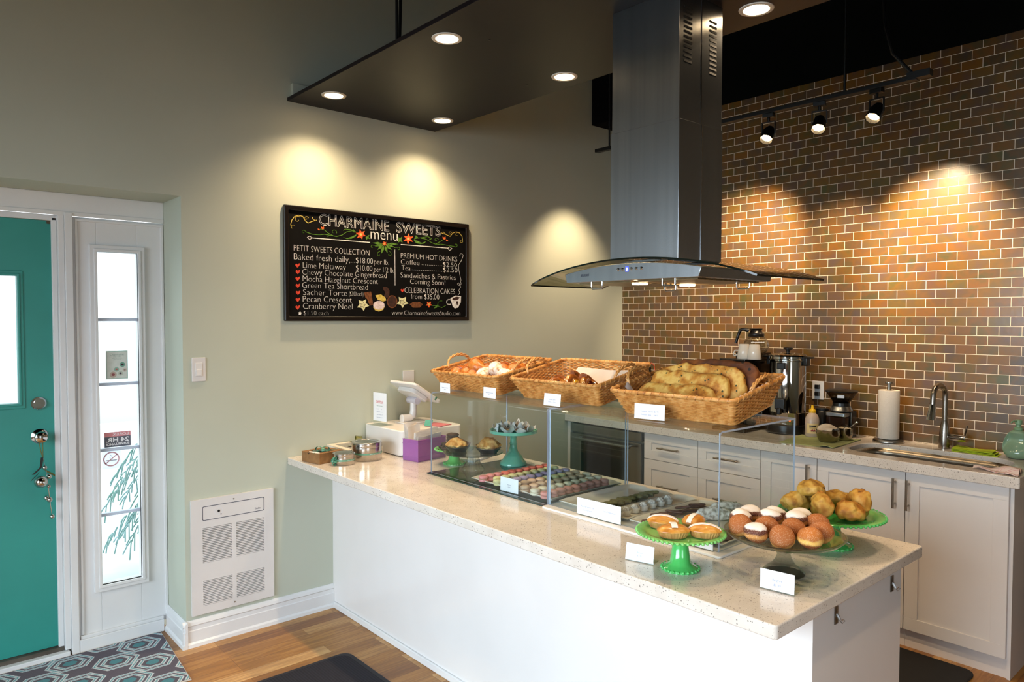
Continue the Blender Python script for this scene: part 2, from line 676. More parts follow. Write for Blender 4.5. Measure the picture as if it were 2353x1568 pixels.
def make_quartz():
    m, t, nd, lk, b = nodes_of('speckled_quartz')
    tc = nd.new('ShaderNodeTexCoord')
    n0 = nd.new('ShaderNodeTexNoise'); n0.inputs['Scale'].default_value = 14; n0.inputs['Detail'].default_value = 4
    lk.new(tc.outputs['Object'], n0.inputs['Vector'])
    base = ramp(nd, [(0.3, '#cfc5ba'), (0.7, '#dad1c7')])
    lk.new(n0.outputs['Fac'], base.inputs[0])
    def specks(scale, lo, hi, col, prev, amount):
        v = nd.new('ShaderNodeTexVoronoi'); v.inputs['Scale'].default_value = scale
        lk.new(tc.outputs['Object'], v.inputs['Vector'])
        sz = nd.new('ShaderNodeMath'); sz.operation = 'MULTIPLY'
        sx = nd.new('ShaderNodeSeparateColor')
        lk.new(v.outputs['Color'], sx.inputs[0])
        # random dot size per cell: many cells carry none
        th = nd.new('ShaderNodeMapRange'); th.inputs[1].default_value = amount; th.inputs[2].default_value = 1.0
        th.inputs[3].default_value = 0.0; th.inputs[4].default_value = hi
        lk.new(sx.outputs[0], th.inputs[0])
        ls = nd.new('ShaderNodeMath'); ls.operation = 'LESS_THAN'
        lk.new(v.outputs['Distance'], ls.inputs[0]); lk.new(th.outputs[0], ls.inputs[1])
        sc2 = nd.new('ShaderNodeMath'); sc2.operation = 'MULTIPLY'; sc2.inputs[1].default_value = 0.75
        lk.new(ls.outputs[0], sc2.inputs[0])
        mx = nd.new('ShaderNodeMix'); mx.data_type = 'RGBA'
        lk.new(sc2.outputs[0], mx.inputs['Factor'])
        lk.new(prev, mx.inputs['A']); mx.inputs['B'].default_value = lin(col)
        return mx.outputs['Result']
    c = specks(260, 0, 0.42, '#8d8173', base.outputs[0], 0.62)
    c = specks(190, 0, 0.40, '#3f3831', c, 0.82)
    c = specks(230, 0, 0.34, '#efe8de', c, 0.78)
    lk.new(c, b.inputs['Base Color'])
    b.inputs['Roughness'].default_value = 0.13
    b.inputs['Specular IOR Level'].default_value = 0.55
    return m
M_quartz = make_quartz()

# ------------------------------------------------------------------ room shell
H = 3.9
struct(B().box(-6.9, 0.25, -6.5, 0.55, -0.06, 0).out('floor', M_oak, smooth=0))
struct(B().box(-6.9, 0.25, -6.5, 0.55, H, H + 0.06).out('ceiling', M_black, smooth=0))
DX = -3.2194      # right edge of the door recess
DH = 2.174        # its head height
w = B()
w.box(DX, 0.25, 0, 0.5, 0, H)
w.box(-6.9, DX, 0, 0.5, DH, H)
w.box(-6.9, -4.95, 0, 0.5, 0, DH)
struct(w.out('wall_back', M_wall, smooth=0))
w = B()
w.box(0, 0.2, -6.2, 0, 0.5, 3.035)
struct(w.out('wall_right', M_tile, smooth=0))
w = B()
w.box(0.002, 0.2, -6.2, 0, 3.035, H)
w.box(0.002, 0.2, -6.2, 0, 0, 0.5)
struct(w.out('wall_right_upper', M_darkgreen, smooth=0))
# wall with the street window on the left
w = B()
w.box(-6.9, -6.6, -6.2, 0, 0, 0.42); w.box(-6.9, -6.6, -6.2, 0, 2.55, H)
w.box(-6.9, -6.6, -6.2, -4.2, 0.42, 2.55); w.box(-6.9, -6.6, -0.9, 0, 0.42, 2.55)
struct(w.out('wall_left', M_wall, smooth=0))
w = B()
for yy in (-4.2, -3.1, -2.0, -0.95):
    w.box(-6.68, -6.6, yy, yy + 0.05, 0.42, 2.55)
w.box(-6.68, -6.6, -4.2, -0.9, 0.42, 0.48); w.box(-6.68, -6.6, -4.2, -0.9, 2.49, 2.55)
win = struct(w.out('window_2', M_white, smooth=0))
w = B()
w.box(-6.9, 0.2, -6.5, -6.2, 0, 0.5); w.box(-6.9, 0.2, -6.5, -6.2, 2.4, H)
w.box(-6.9, -5.4, -6.5, -6.2, 0.5, 2.4); w.box(-3.8, 0.2, -6.5, -6.2, 0.5, 2.4)
struct(w.out('wall_front', M_wall, smooth=0))
w = B()
for xx in (-5.4, -4.62, -3.84):
    w.box(xx, xx + 0.04, -6.26, -6.2, 0.5, 2.4)
w.box(-5.4, -3.8, -6.26, -6.2, 0.5, 0.55); w.box(-5.4, -3.8, -6.26, -6.2, 2.35, 2.4)
struct(w.out('window_3', M_white, smooth=0))

# ------------------------------------------------------------------ entrance: frame, door, sidelight
FY = 0.28
fr = B()
fr.box(-4.95, DX, FY, FY + 0.12, 2.085, DH)                     # head board
fr.box(-4.95, DX, FY - 0.006, FY, 2.070, 2.090)                 # bead under it
fr.box(-3.678, -3.652, FY - 0.004, FY + 0.12, 0.03, 2.085)      # jamb
fr.box(-3.700, -3.678, FY + 0.02, FY + 0.12, 0.03, 2.06)        # rebate strip
fr.box(-3.652, -3.620, FY - 0.014, FY + 0.12, 0.0, 2.085)       # mullion face
fr.box(-4.95, -3.652, FY + 0.02, FY + 0.12, 2.045, 2.072)       # head rebate
fr.box(-4.95, -4.66, FY, FY + 0.12, 0, 2.085)
fr.box(-4.66, -3.66, FY - 0.02, FY + 0.09, 0.0, 0.026)          # sill
struct(fr.out('trim_1', M_white, smooth=0, bevel=0.003))
th = B().box(-4.66, -3.68, FY + 0.012, FY + 0.06, 0.026, 0.045)
struct(th.out('trim_2', pm('worn_threshold', '#6a6258', 0.5, 0.6, var='#4c463e', vscale=9), smooth=0))
# sidelight panel with a five pane window
GX0, GX1, GZ0, GZ1 = -3.520, -3.343, 0.302, 1.912
sl = B()
sl.box(-3.620, GX0, FY + 0.01, FY + 0.05, 0.05, 2.07)
sl.box(GX1, DX, FY + 0.01, FY + 0.05, 0.05, 2.07)
sl.box(GX0, GX1, FY + 0.01, FY + 0.05, 0.05, GZ0)
sl.box(GX0, GX1, FY + 0.01, FY + 0.05, GZ1, 2.07)
sl.box(-3.608, -3.598, FY, FY + 0.012, 0.08, 2.055); sl.box(DX - 0.014, DX - 0.002, FY, FY + 0.012, 0.08, 2.055)
sl.box(-3.608, DX - 0.002, FY, FY + 0.012, 2.050, 2.062)
win1 = struct(sl.out('window_1', M_white, smooth=0, bevel=0.002))
mo = B()
for k, (d, y0) in enumerate(((0.032, FY - 0.008), (0.014, FY - 0.014))):
    mo.ring_prism([(GX0 - d, GZ0 - d), (GX1 + d, GZ0 - d), (GX1 + d, GZ1 + d), (GX0 - d, GZ1 + d)],
                  [(GX0, GZ0), (GX1, GZ0), (GX1, GZ1), (GX0, GZ1)], -(FY + 0.012), -y0, frame((0, 0, 0), (1, 0, 0), (0, 0, 1), (0, -1, 0)))
mo.out('glazing_bead', M_white, win1, smooth=0, bevel=0.003)
mu = B()
for z in (1.586, 1.273, 0.953, 0.637):
    mu.box(GX0, GX1, FY + 0.012, FY + 0.036, z - 0.0075, z + 0.0075)
mu.out('glazing_bar', pm('pale_blue_glazing_bar', '#c3cfe2', 0.4, var=[(0.3, '#bfcbde'), (0.7, '#c8d4e6')], vscale=8), win1, smooth=0, bevel=0.003)
B().box(GX0, GX1, FY + 0.026, FY + 0.030, GZ0, GZ1).out('pane', M_glasspane, win1, smooth=0)
# door leaf with its own window
DY = 0.315
wx0, wx1, wz0, wz1 = -4.46, -3.835, 1.205, 1.785
d = B()
d.box(-4.66, wx0, DY, DY + 0.045, 0.048, 2.044); d.box(wx1, -3.699, DY, DY + 0.045, 0.048, 2.044)
d.box(wx0, wx1, DY, DY + 0.045, 0.048, wz0); d.box(wx0, wx1, DY, DY + 0.045, wz1, 2.044)
door = struct(d.out('door_1', M_teal, smooth=0))
mo = B()
for dd, y0 in ((0.024, DY - 0.005), (0.011, DY - 0.010)):
    mo.ring_prism([(wx0 - dd, wz0 - dd), (wx1 + dd, wz0 - dd), (wx1 + dd, wz1 + dd), (wx0 - dd, wz1 + dd)],
                  [(wx0, wz0), (wx1, wz0), (wx1, wz1), (wx0, wz1)], -(DY + 0.01), -y0, frame((0, 0, 0), (1, 0, 0), (0, 0, 1), (0, -1, 0)))
mo.out('window_moulding', M_teal, door, smooth=0, bevel=0.003)
B().box(wx0, wx1, DY + 0.018, DY + 0.023, wz0, wz1).out('pane', M_glasspane, door, smooth=0)
FYM = lambda x, y, z: frame((x, y, z), (1, 0, 0), (0, 0, 1), (0, -1, 0))
kb = B()
kb.lathe([(0, 0), (0.034, 0), (0.034, 0.004), (0.026, 0.010), (0.013, 0.014), (0.012, 0.028), (0.022, 0.034), (0.0265, 0.044), (0.024, 0.056), (0.012, 0.062), (0, 0.063)], 32, FYM(-3.759, DY, 1.048))
kb.out('door_knob', M_chrome, door, label='satin chrome round knob')
db = B()
db.lathe([(0, 0), (0.031, 0), (0.030, 0.006), (0.024, 0.012), (0, 0.013)], 32, FYM(-3.760, DY, 1.200))
db.box(-0.021, 0.021, -0.0045, 0.0045, 0.012, 0.022, FYM(-3.760, DY, 1.200) @ Matrix.Rotation(-0.55, 4, 'Z'))
db.out('deadbolt', M_chrome, door, label='round chrome deadbolt with a thumb turn')
hg = B().box(-3.716, -3.697, DY - 0.004, DY + 0.001, 2.030, 2.046)
hg.out('latch_plate', M_chrome, door)

# ------------------------------------------------------------------ skirting
def skirting(b, p0, p1, ndir, h=0.128):
    """profiled board from p0 to p1 standing against a wall whose inward normal is ndir"""
    p0, p1 = Vector(p0), Vector(p1)
    d = (p1 - p0)
    L = d.length
    d.normalize()
    n = Vector(ndir)
    prof = [(0, 0), (0.024, 0), (0.022, 0.016), (0.014, 0.024), (0.014, 0.078), (0.011, 0.082), (0.010, 0.100), (0.015, 0.106), (0.012, 0.118), (0.004, h), (0, h)]
    b.prism(prof, 0, L, frame(p0, n, (0, 0, 1), d))
s = B()
skirting(s, (-3.2394, 0, 0), (-2.4445, 0, 0), (0, -1, 0))
skirting(s, (DX, -0.0245, 0), (DX, 0.28, 0), (-1, 0, 0))
struct(s.out('baseboard_back', M_white, smooth=0))
s = B()
s.box(-3.62, -3.245, FY - 0.012, FY + 0.01, 0.0, 0.062); s.box(-3.615, -3.245, FY - 0.006, FY + 0.01, 0.062, 0.078)
struct(s.out('baseboard_recess', M_white, smooth=0, bevel=0.003))
s = B()
skirting(s, (-6.6, -6.2, 0), (-6.6, 0, 0), (1, 0, 0))
struct(s.out('baseboard_left', M_white, smooth=0))

# ------------------------------------------------------------------ outside the door
M_deck = pm('pale_paving', '#cfd2d6', 0.7, var=[(0.35, '#c6cad0'), (0.7, '#dcdfe2')], vscale=3)  # pale grey paving, softly mottled
struct(B().box(-9, 2, 0.56, 9, -0.12, -0.06).out('terrace_paving', M_deck, smooth=0))

# ------------------------------------------------------------------ service counter
ZC = 0.862
cb = thing('service_counter', 'long white panelled service counter base standing under the speckled worktop', 'counter', (-2.1, -1.4, 0))
LW = Matrix.Translation((2.1, 1.4, 0))     # world -> local of this thing
B().box(-2.444, -2.424, -2.722, -0.0005, 0, 0.8245, LW).out('front_panel', M_lam, cb, smooth=0)
B().box(-2.424, -1.85, -2.722, -2.702, 0, 0.8245, LW).out('end_panel', M_lam, cb, smooth=0, label='pale scuffed end panel')
b = B().box(-2.456, -2.444, -2.722, -0.022, 0, 0.034, LW)
b.out('base_strip', M_white, cb, smooth=0, bevel=0.004)
B().box(-2.424, -1.87, -2.70, -0.002, 0.80, 0.8235, LW).out('top_rail', M_lam, cb, smooth=0)
B().box(-1.87, -1.85, -2.70, -0.002, 0, 0.80, LW).out('back_panel', M_lam, cb, smooth=0)
B().box(-1.848, -1.828, -2.690, -2.20, 0.50, 0.81, LW).out('door', M_cab, cb, smooth=0, bevel=0.002)
top = B().prism(rrect(-2.7056, -1.772, -2.7595, -0.001, 0.012), 0.8255, ZC)
t = top.out('countertop', M_quartz, smooth=30, bevel=0.004, seg=3)
tag(t, 'beige speckled quartz worktop with its long edge overhanging the white counter', 'worktop')
M_hook = solid_glass('clear_hook_plastic', '#f2f2f2', 0.3, 0.05)
for k, (x, z, lab) in enumerate(((-2.31, 0.77, 'clear adhesive hook on the counter end panel, nearer the front corner'), (-1.925, 0.765, 'clear adhesive hook on the counter end panel, nearer the kitchen side'))):
    h = B()
    h.box(-0.010, 0.010, -0.003, 0, -0.025, 0.025)
    h.tube([(0, -0.003, 0.004), (0, -0.012, -0.010), (0, -0.018, -0.016), (0, -0.023, -0.008)], 0.004, 6)
    o = h.out('adhesive_hook', M_hook, None, (x, -2.7222, z), smooth=40)
    tag(o, lab, 'hook')

# ------------------------------------------------------------------ hanging ceiling panel with recessed lamps
ZS = 2.7226
sp_ = thing('ceiling_panel', 'dark plum suspended panel with recessed lamps hanging over the counter', 'ceiling panel', (-2.22, -2.0, ZS))
LW = Matrix.Translation((2.22, 2.0, -ZS))
holes = [(-2.5663, -1.2383), (-2.5545, -0.2546), (-1.8685, -0.2388), (-1.8839, -1.227), (-1.8855, -2.2059), (-2.56, -2.22), (-2.56, -3.2), (-1.885, -3.2)]
B().box(-2.689, -1.7545, -4.3, -0.002, ZS, ZS + 0.019, LW).out('board', M_plum, sp_, smooth=0, bevel=0.002)
for x, y in ((-2.62, -0.95), (-1.80, -1.4), (-2.62, -3.4), (-1.80, -3.4)):
    B().cyl((x, y, ZS + 0.019), (x, y, H), 0.006, n=10, M=LW).out('hanger_rod', M_blackmetal, sp_)
for x, y in ((-2.43, -1.34), (-1.93, -1.02), (-2.3, -2.9), (-1.95, -2.9)):
    B().lathe([(0, -0.004), (0.005, -0.003), (0.007, 0), (0, 0)], 12, LW @ Matrix.Translation((x, y, ZS))).out('screw', M_blackmetal, sp_)
M_trim = pm('white_lamp_trim', '#e6e2da', 0.5, var=[(0.3, '#e2ded6'), (0.7, '#eae6de')], vscale=10)
M_lamp = pm('glowing_warm_lamp', '#ffe9c8', 0.5, emit='#ffd9a6', estr=22.0)
def downlight():
    r = thing('recessed_light', 'x', 'ceiling light', (0, 0, ZS))
    b = B().lathe([(0.046, 0.0), (0.0465, -0.0035), (0.054, -0.0045), (0.061, -0.003), (0.062, 0.0)], 40)
    b.out('trim_ring', M_trim, r)
    b = B().lathe([(0, -0.0012), (0.0462, -0.0012), (0.0462, -0.0002), (0, -0.0002)], 40)
    b.out('lamp', M_lamp, r)
    return r
d0 = downlight()
labs = ['glowing recessed lamp near the window side edge of the plum panel, above the display case', 'glowing recessed lamp at the wall end of the plum panel, on its window side',
        'glowing recessed lamp at the wall end of the plum panel, on its kitchen side', 'glowing recessed lamp in the plum panel just on the wall side of the hood',
        'large glowing recessed lamp in the plum panel just on the near side of the hood', 'recessed lamp in the near part of the plum panel on its window side',
        'recessed lamp at the near end of the plum panel on its window side', 'recessed lamp at the near end of the plum panel on its kitchen side']
for k, (x, y) in enumerate(holes):
    if k == 0:
        d0.location = (x, y, ZS); d0['label'] = labs[0]; d0['group'] = 'recessed lamps in the plum panel'
    else:
        dup(d0, (x, y, ZS), label=labs[k])
def spot(loc, target, energy, angle, blend, color=WARM):
    l = bpy.data.lights.new('spot_beam', 'SPOT')
    l.energy = energy; l.spot_size = math.radians(angle); l.spot_blend = blend; l.color = color
    l.shadow_soft_size = 0.025
    o = bpy.data.objects.new('spot_beam', l)
    COL.objects.link(o)
    o.location = loc
    o.rotation_euler = (Vector(target) - Vector(loc)).to_track_quat('-Z', 'Y').to_euler()
    return o
for x, y in holes:
    spot((x, y, ZS - 0.010), (x, y, 0), (56 if y > -2.21 else 30), 128, 1.0)
# wall block that carries the panel
o = B().box(-2.669, -2.50, -0.028, 0, ZS + 0.020, 2.815).out('mounting_block', M_wall, smooth=0, bevel=0.002)
tag(o, 'pale green timber block fixed to the wall just above the plum panel corner', 'wall block')
# black cable hanging from the ceiling
b = B().tube([(-2.29, -0.45, H), (-2.285, -0.46, 3.3), (-2.30, -0.47, 3.02), (-2.35, -0.49, 2.82), (-2.37, -0.5, ZS + 0.022)], 0.0085, 8)
tag(b.out('power_cable', M_blackmetal), 'black cable dropping from the ceiling onto the plum panel', 'cable')
b = B()
b.tube([(-2.60, -1.62, ZS + 0.05), (-2.55, -1.55, ZS + 0.06), (-2.48, -1.50, ZS + 0.045), (-2.40, -1.48, ZS + 0.03)], 0.010, 8, rad=lambda t: 1 + 0.12 * math.sin(t * 160))
tag(b.out('flexible_conduit', M_steel), 'coiled metal conduit lying on top of the plum panel edge', 'conduit')

# ------------------------------------------------------------------ extractor hood
HX0, HX1, HY0, HY1 = -2.2455, -1.982, -2.1335, -1.829
hx, hy = (HX0 + HX1) / 2, (HY0 + HY1) / 2
M_steel_dark = M_steel
hood = thing('extractor_hood', 'brushed steel island extractor hood with a curved glass canopy over the counter', 'extractor hood', (hx, hy, 1.735))
LW = Matrix.Translation((-hx, -hy, -1.735))
M_slot = pm('dark_vent_slot', '#030303', 0.8, var=[(0.3, '#020202'), (0.7, '#050505')], vscale=9)
zj = 2.281
def chimney(name, x0, x1, y0, y1, z0, z1, seam):
    b = B()
    t = 0.0015
    b.ring_prism([(x0, y0), (x1, y0), (x1, y1), (x0, y1)], [(x0 + t, y0 + t), (x1 - t, y0 + t), (x1 - t, y1 - t), (x0 + t, y1 - t)], z0, z1, LW)
    o = b.out(name, M_steel, hood, smooth=0, bevel=0.0025)
    return o
up_ = chimney('upper_duct_cover', HX0 + 0.003, HX1 - 0.003, HY0 + 0.003, HY1 - 0.003, zj - 0.05, ZS, True)
lo_ = chimney('lower_duct_cover', HX0, HX1, HY0, HY1, 1.80, zj, True)
b = B().box(-2.1135, -2.1095, HY0 - 0.0012, HY0 + 0.001, 1.80, zj, LW)
b.out('seam', M_chrome, lo_, smooth=0)
b = B().box(-2.1175, -2.1135, HY0 + 0.0018, HY0 + 0.004, zj, ZS, LW)
b.out('seam', M_chrome, up_, smooth=0)
for gx, zt in ((-2.195, 2.665), (-2.045, 2.655)):
    b = B()
    for k in range(12):
        z = zt - 0.0165 * k
        b.box(gx - 0.022, gx + 0.022, HY0 + 0.0016, HY0 + 0.004, z - 0.0045, z + 0.0025, LW)
    b.out('vent_slots', M_slot, up_, smooth=0)
# steel body below the glass
cy = -1.98
def zarc(y):
    u = (y + 1.98) / 0.497
    return 1.728 + 0.078 * (1 - u * u) ** 0.9 if abs(u) < 1 else 1.728
ys = [cy + 0.305 * (1 - 2 * i / 24) for i in range(25)]
poly = [(-(cy + 0.295), 1.7315), (-(cy - 0.295), 1.7315)] + [(-y, zarc(y) - 0.014) for y in ys[::-1]]
M_y = LW @ frame((0, 0, 0), (0, -1, 0), (0, 0, 1), (-1, 0, 0))
b = B().prism([(p, q) for p, q in poly], 1.885, 2.33, M_y)
body = b.out('canopy_body', M_steel, hood, smooth=25, bevel=0.002)
# underside: filter grille, lamps, hooks
M_filter = pm('perforated_filter_steel', '#a58e6c', 0.3, 1.0, var=[(0.3, '#9c8665'), (0.7, '#ad9673')], vscale=50)
b = B()
for k in range(2):
    yc = cy + 0.14 * (1 if k else -1)
    for i in range(13):
        x = -2.29 + i * 0.03
        b.box(x, x + 0.018, yc - 0.125, yc + 0.125, 1.7265, 1.7312, LW)
b.out('filter_grille', M_filter, hood, smooth=0)
for k, (x, y) in enumerate(((-2.22, cy + 0.03), (-2.0, cy - 0.02))):
    b = B().lathe([(0, -0.006), (0.028, -0.006), (0.030, 0), (0, 0)], 24, LW @ Matrix.Translation((x, y, 1.7262)))
    b.out('lamp', pm('hood_lamp', '#fff0d8', 0.4, emit='#ffd9a8', estr=12.0), hood, label='small glowing lamp under the canopy')
for y, x in ((-1.835, -2.325), (-2.155, -2.325), (-1.885, -1.95), (-2.205, -1.95)):
    pts = [(x, y + 0.026, 1.732), (x, y + 0.026, 1.713), (x, y + 0.021, 1.706), (x, y - 0.021, 1.706), (x, y - 0.026, 1.713), (x, y - 0.026, 1.732)]
    B().tube(pts, 0.0032, 8, M=LW).out('filter_handle', M_chrome, hood)
# controls on the front
FX = -2.3302
for k, y in enumerate((-1.9405, -1.9595, -2.0005, -2.0225, -2.0445)):
    B().lathe([(0, 0), (0.0055, 0), (0.0055, 0.003), (0.004, 0.0045), (0, 0.005)], 16, LW @ FACE_X((FX, y, 1.7705))).out('button', M_chrome, hood)
b = B().box(FX - 0.0015, FX + 0.001, -1.9870, -1.9740, 1.7615, 1.7805, LW)
b.out('display', pm('lit_blue_display', '#2330a0', 0.3, emit='#5468ff', estr=1.2), hood, label='small lit blue display')
b = B()
b.text('8', 0.016, LW @ FACE_X((FX - 0.002, -1.977, 1.765)))
b.out('digit', pm('display_digit', '#ffffff', 0.5, emit='#dfe6ff', estr=2.0), hood)
b = B()
b.text('atzoni', 0.019, LW @ FACE_X((FX - 0.0006, -1.7585, 1.7530)), width=0.041, shear=0.15)
b.out('lettering', pm('grey_hood_lettering', '#3c4350', 0.5, var=[(0.3, '#3a414e'), (0.7, '#404754')], vscale=9), hood)
# curved glass
M_canopy = clear('canopy_glass', '#d4d2c4', 0.0, 1.52, 1.1)
M_edge = pm('dark_glass_edge', '#0a120e', 0.06, var=[(0.3, '#08100c'), (0.7, '#0c1410')], vscale=9)
gx0, gx1 = -2.342, -1.885
def gfn(u, v):
    y = cy + 0.497 * (1 - 2 * v)
    s = 1 - (abs(2 * v - 1)) ** 6 * 0.06
    xm = (gx0 + gx1) / 2
    return (xm + (gx1 - gx0) / 2 * s * (2 * u - 1), y, zarc(y) - 0.002)
b = B()
b.sheet(gfn, 10, 48, LW, thick=0.006)
for f in b.b.faces:
    if abs(f.normal.z) < 0.5 and f.calc_area() < 0.0005:
        f.material_index = 1
b.b.normal_update()
for f in b.b.faces:
    f.material_index = 1 if abs(f.normal.z) < 0.45 else 0
b.out('glass_canopy', [M_canopy, M_edge], hood, smooth=30)
for x, y in ((-1.93, -2.245), (-1.93, -1.72)):
    B().lathe([(0, 0), (0.008, 0), (0.008, 0.004), (0, 0.005)], 16, LW @ Matrix.Translation((x, y, zarc(y) - 0.002))).out('glass_stud', M_chrome, hood)

# ------------------------------------------------------------------ kitchen run along the tiled wall
ZB = 0.913
KX = -0.60        # door fronts
BT = 0.863        # underside of the worktop
def bar_handle(parent, p0, p1, out, r=0.0055, inset=0.02, name='handle'):
    p0, p1, out = Vector(p0), Vector(p1), Vector(out)
    d = (p1 - p0).normalized()
    b = B().cyl(p0 + out * 0.032, p1 + out * 0.032, r, n=12)
    for q in (p0 + d * inset, p1 - d * inset):
        b.cyl(q, q + out * 0.032, r * 0.75, n=10)
    return b.out(name, M_nickel, parent)
def shaker(parent, name, y0, y1, z0, z1, fr=0.06):
    """front with a recessed panel, facing -x, spanning y0 (left) to y1 (right, more negative)"""
    b = B()
    x0, x1 = KX, KX + 0.02
    b.box(x0, x1, y1, y0, z0, z0 + fr); b.box(x0, x1, y1, y0, z1 - fr, z1)
    b.box(x0, x1, y0 - fr, y0, z0 + fr, z1 - fr); b.box(x0, x1, y1, y1 + fr, z0 + fr, z1 - fr)
    b.box(x0 + 0.007, x1, y1 + fr, y0 - fr, z0 + fr, z1 - fr)
    return b.out(name, M_cab, parent, smooth=0, bevel=0.0012)
G = 0.0018
def carcass(t, y0, y1, z1=BT - 0.0015):
    B().box(KX + 0.0205, -0.003, y1 + 0.0005, y0 - 0.0005, 0.088, z1).out('carcass', M_cab, t, smooth=0)
    B().box(KX + 0.03, -0.003, y1 + 0.0005, y0 - 0.0005, 0, 0.0875).out('plinth', M_cab, t, smooth=0)
def zero(name, label, cat, group=None):
    return thing(name, label, cat, (0, 0, 0), 0, group)
for k, (y0, y1, lab) in enumerate(((-0.693, -1.1005, 'white two drawer shaker cabinet beside the steel oven'), (-1.1005, -1.515, 'white two drawer shaker cabinet between the other drawers and the single door'))):
    t = zero('drawer_cabinet', lab, 'cabinet', 'white drawer cabinets')
    carcass(t, y0, y1)
    for z0, z1 in ((0.6935, BT - 0.004), (0.394, 0.690), (0.094, 0.391)):
        dr = shaker(t, 'drawer', y0 - G, y1 + G, z0, z1, 0.058)
        zz = (z0 + z1) / 2 if z1 > 0.8 else z1 - 0.155
        ym = (y0 + y1) / 2
        bar_handle(dr, (KX, ym + 0.078, zz), (KX, ym - 0.078, zz), (-1, 0, 0))
for y0, y1, hy_, lab in ((-1.515, -1.8385, -1.797, 'narrow white shaker cabinet with a vertical handle left of the sink'),
                         (-1.8385, -2.2755, -2.230, 'white shaker door under the sink, hinged beside the narrow cabinet'),
                         (-2.2755, -2.7015, -2.291, 'white shaker cabinet at the near end of the kitchen run')):
    t = zero('base_cabinet', lab, 'cabinet', 'white door cabinets')
    zt = BT - 0.0015 if y0 > -1.83 else 0.66
    carcass(t, y0, y1, zt)
    if zt < 0.8:
        B().box(KX + 0.0205, KX + 0.05, y1 + 0.0005, y0 - 0.0005, 0.66, BT - 0.0015).out('front_rail', M_cab, t, smooth=0)
    dr = shaker(t, 'door', y0 - G, y1 + G, 0.094, BT - 0.004, 0.06)
    bar_handle(dr, (KX, hy_, 0.679), (KX, hy_, 0.825), (-1, 0, 0), r=0.006)
    if y1 < -2.6:
        B().box(KX + 0.018, -0.003, y1 - 0.014, y1, 0, BT - 0.0015).out('end_panel', M_cab, t, smooth=0)
# oven
ov = zero('built_in_oven', 'stainless steel under counter oven with a dark window in the kitchen run', 'oven')
B().box(KX + 0.02, -0.003, -0.690, -0.036, 0.02, BT - 0.002).out('body', M_steel, ov, smooth=0)
B().box(KX - 0.005, KX + 0.019, -0.674, -0.038, 0.795, BT - 0.012).out('control_panel', M_steel, ov, smooth=0, bevel=0.002)
od = B().box(KX - 0.008, KX + 0.019, -0.674, -0.038, 0.10, 0.782).out('door', M_steel, ov, smooth=0, bevel=0.002)
B().box(KX - 0.0095, KX - 0.0075, -0.55, -0.145, 0.42, 0.735).out('window', pm('oven_black_glass', '#0a0a0c', 0.05, var=[(0.3, '#09090b'), (0.7, '#0d0d0f')], vscale=5), od, smooth=0)
b = B().cyl((KX - 0.05, -0.10, 0.755), (KX - 0.05, -0.615, 0.755), 0.0095, n=14)
for y in (-0.13, -0.585):
    b.cyl((KX - 0.008, y, 0.755), (KX - 0.05, y, 0.755), 0.007, n=10)
b.out('handle', M_steel, od)
b = B().box(KX - 0.001, KX + 0.019, -0.034, -0.003, 0, BT - 0.002)
tag(b.out('filler_panel', M_cab, smooth=0, bevel=0.001), 'narrow white filler strip between the oven and the green wall', 'filler panel')
# worktop with a cut-out for the sink
SX0, SX1, SY0, SY1 = -0.525, -0.175, -2.640, -1.925
outer = []
inner = rrect(SX0, SX1, SY0, SY1, 0.13, 8)
n_in = len(inner)
ox0, ox1, oy0, oy1 = -0.632, -0.002, -2.745, -0.002
cxm, cym = (SX0 + SX1) / 2, (SY0 + SY1) / 2
for px, py in inner:
    q = n_in
# outer ring sampled to match the inner ring corner by corner
oc = rrect(ox0, ox1, oy0, oy1, 0.008, 8)
b = B().ring_prism(oc, inner, BT, ZB)
wt = b.out('kitchen_worktop', M_quartz, smooth=30, bevel=0.004, seg=3)
tag(wt, 'speckled quartz worktop running along the tiled wall with a sink cut into it', 'worktop')
# sink
sk = thing('kitchen_sink', 'undermounted stainless steel sink bowl in the kitchen worktop', 'sink', (cxm, cym, 0.70))
LW = Matrix.Translation((-cxm, -cym, -0.70))
M_sink = pm('sink_steel', '#a79a88', 0.26, 1.0, var=[(0.3, '#9f9280'), (0.7, '#afa290')], vscale=20)
b = B()
lev = [(-0.0015, ZB - 0.024, 0.13), (-0.0025, BT - 0.004, 0.13), (-0.012, 0.72, 0.10), (-0.045, 0.70, 0.09)]
rows = []
for off, z, r in lev:
    rows.append([(x, y, z) for x, y in rrect(SX0 - off, SX1 + off, SY0 - off, SY1 + off, r, 8)])
nn = len(rows[0])
vs = [[b.b.verts.new(LW @ Vector(p)) for p in row] for row in rows]
for a, c in zip(vs, vs[1:]):
    for i in range(nn):
        j = (i + 1) % nn
        b.b.faces.new([a[i], a[j], c[j], c[i]])
b.b.faces.new(vs[-1])
bo = b.out('bowl', M_sink, sk, smooth=40)
md = bo.modifiers.new('wall', 'SOLIDIFY'); md.thickness = 0.0015
B().lathe([(0, 0.0012), (0.03, 0.0012), (0.042, 0.003), (0.044, 0.0012)], 24, LW @ Matrix.Translation((cxm, cym, 0.7005))).out('drain', M_chrome, sk)
b = B().text('Franke', 0.018, LW @ frame((SX1 + 0.006, -2.335, 0.80), (0, -1, 0), (0, 0, 1), (-1, 0, 0)), width=0.05, shear=0.2)
b.out('lettering', M_blackplastic, sk)

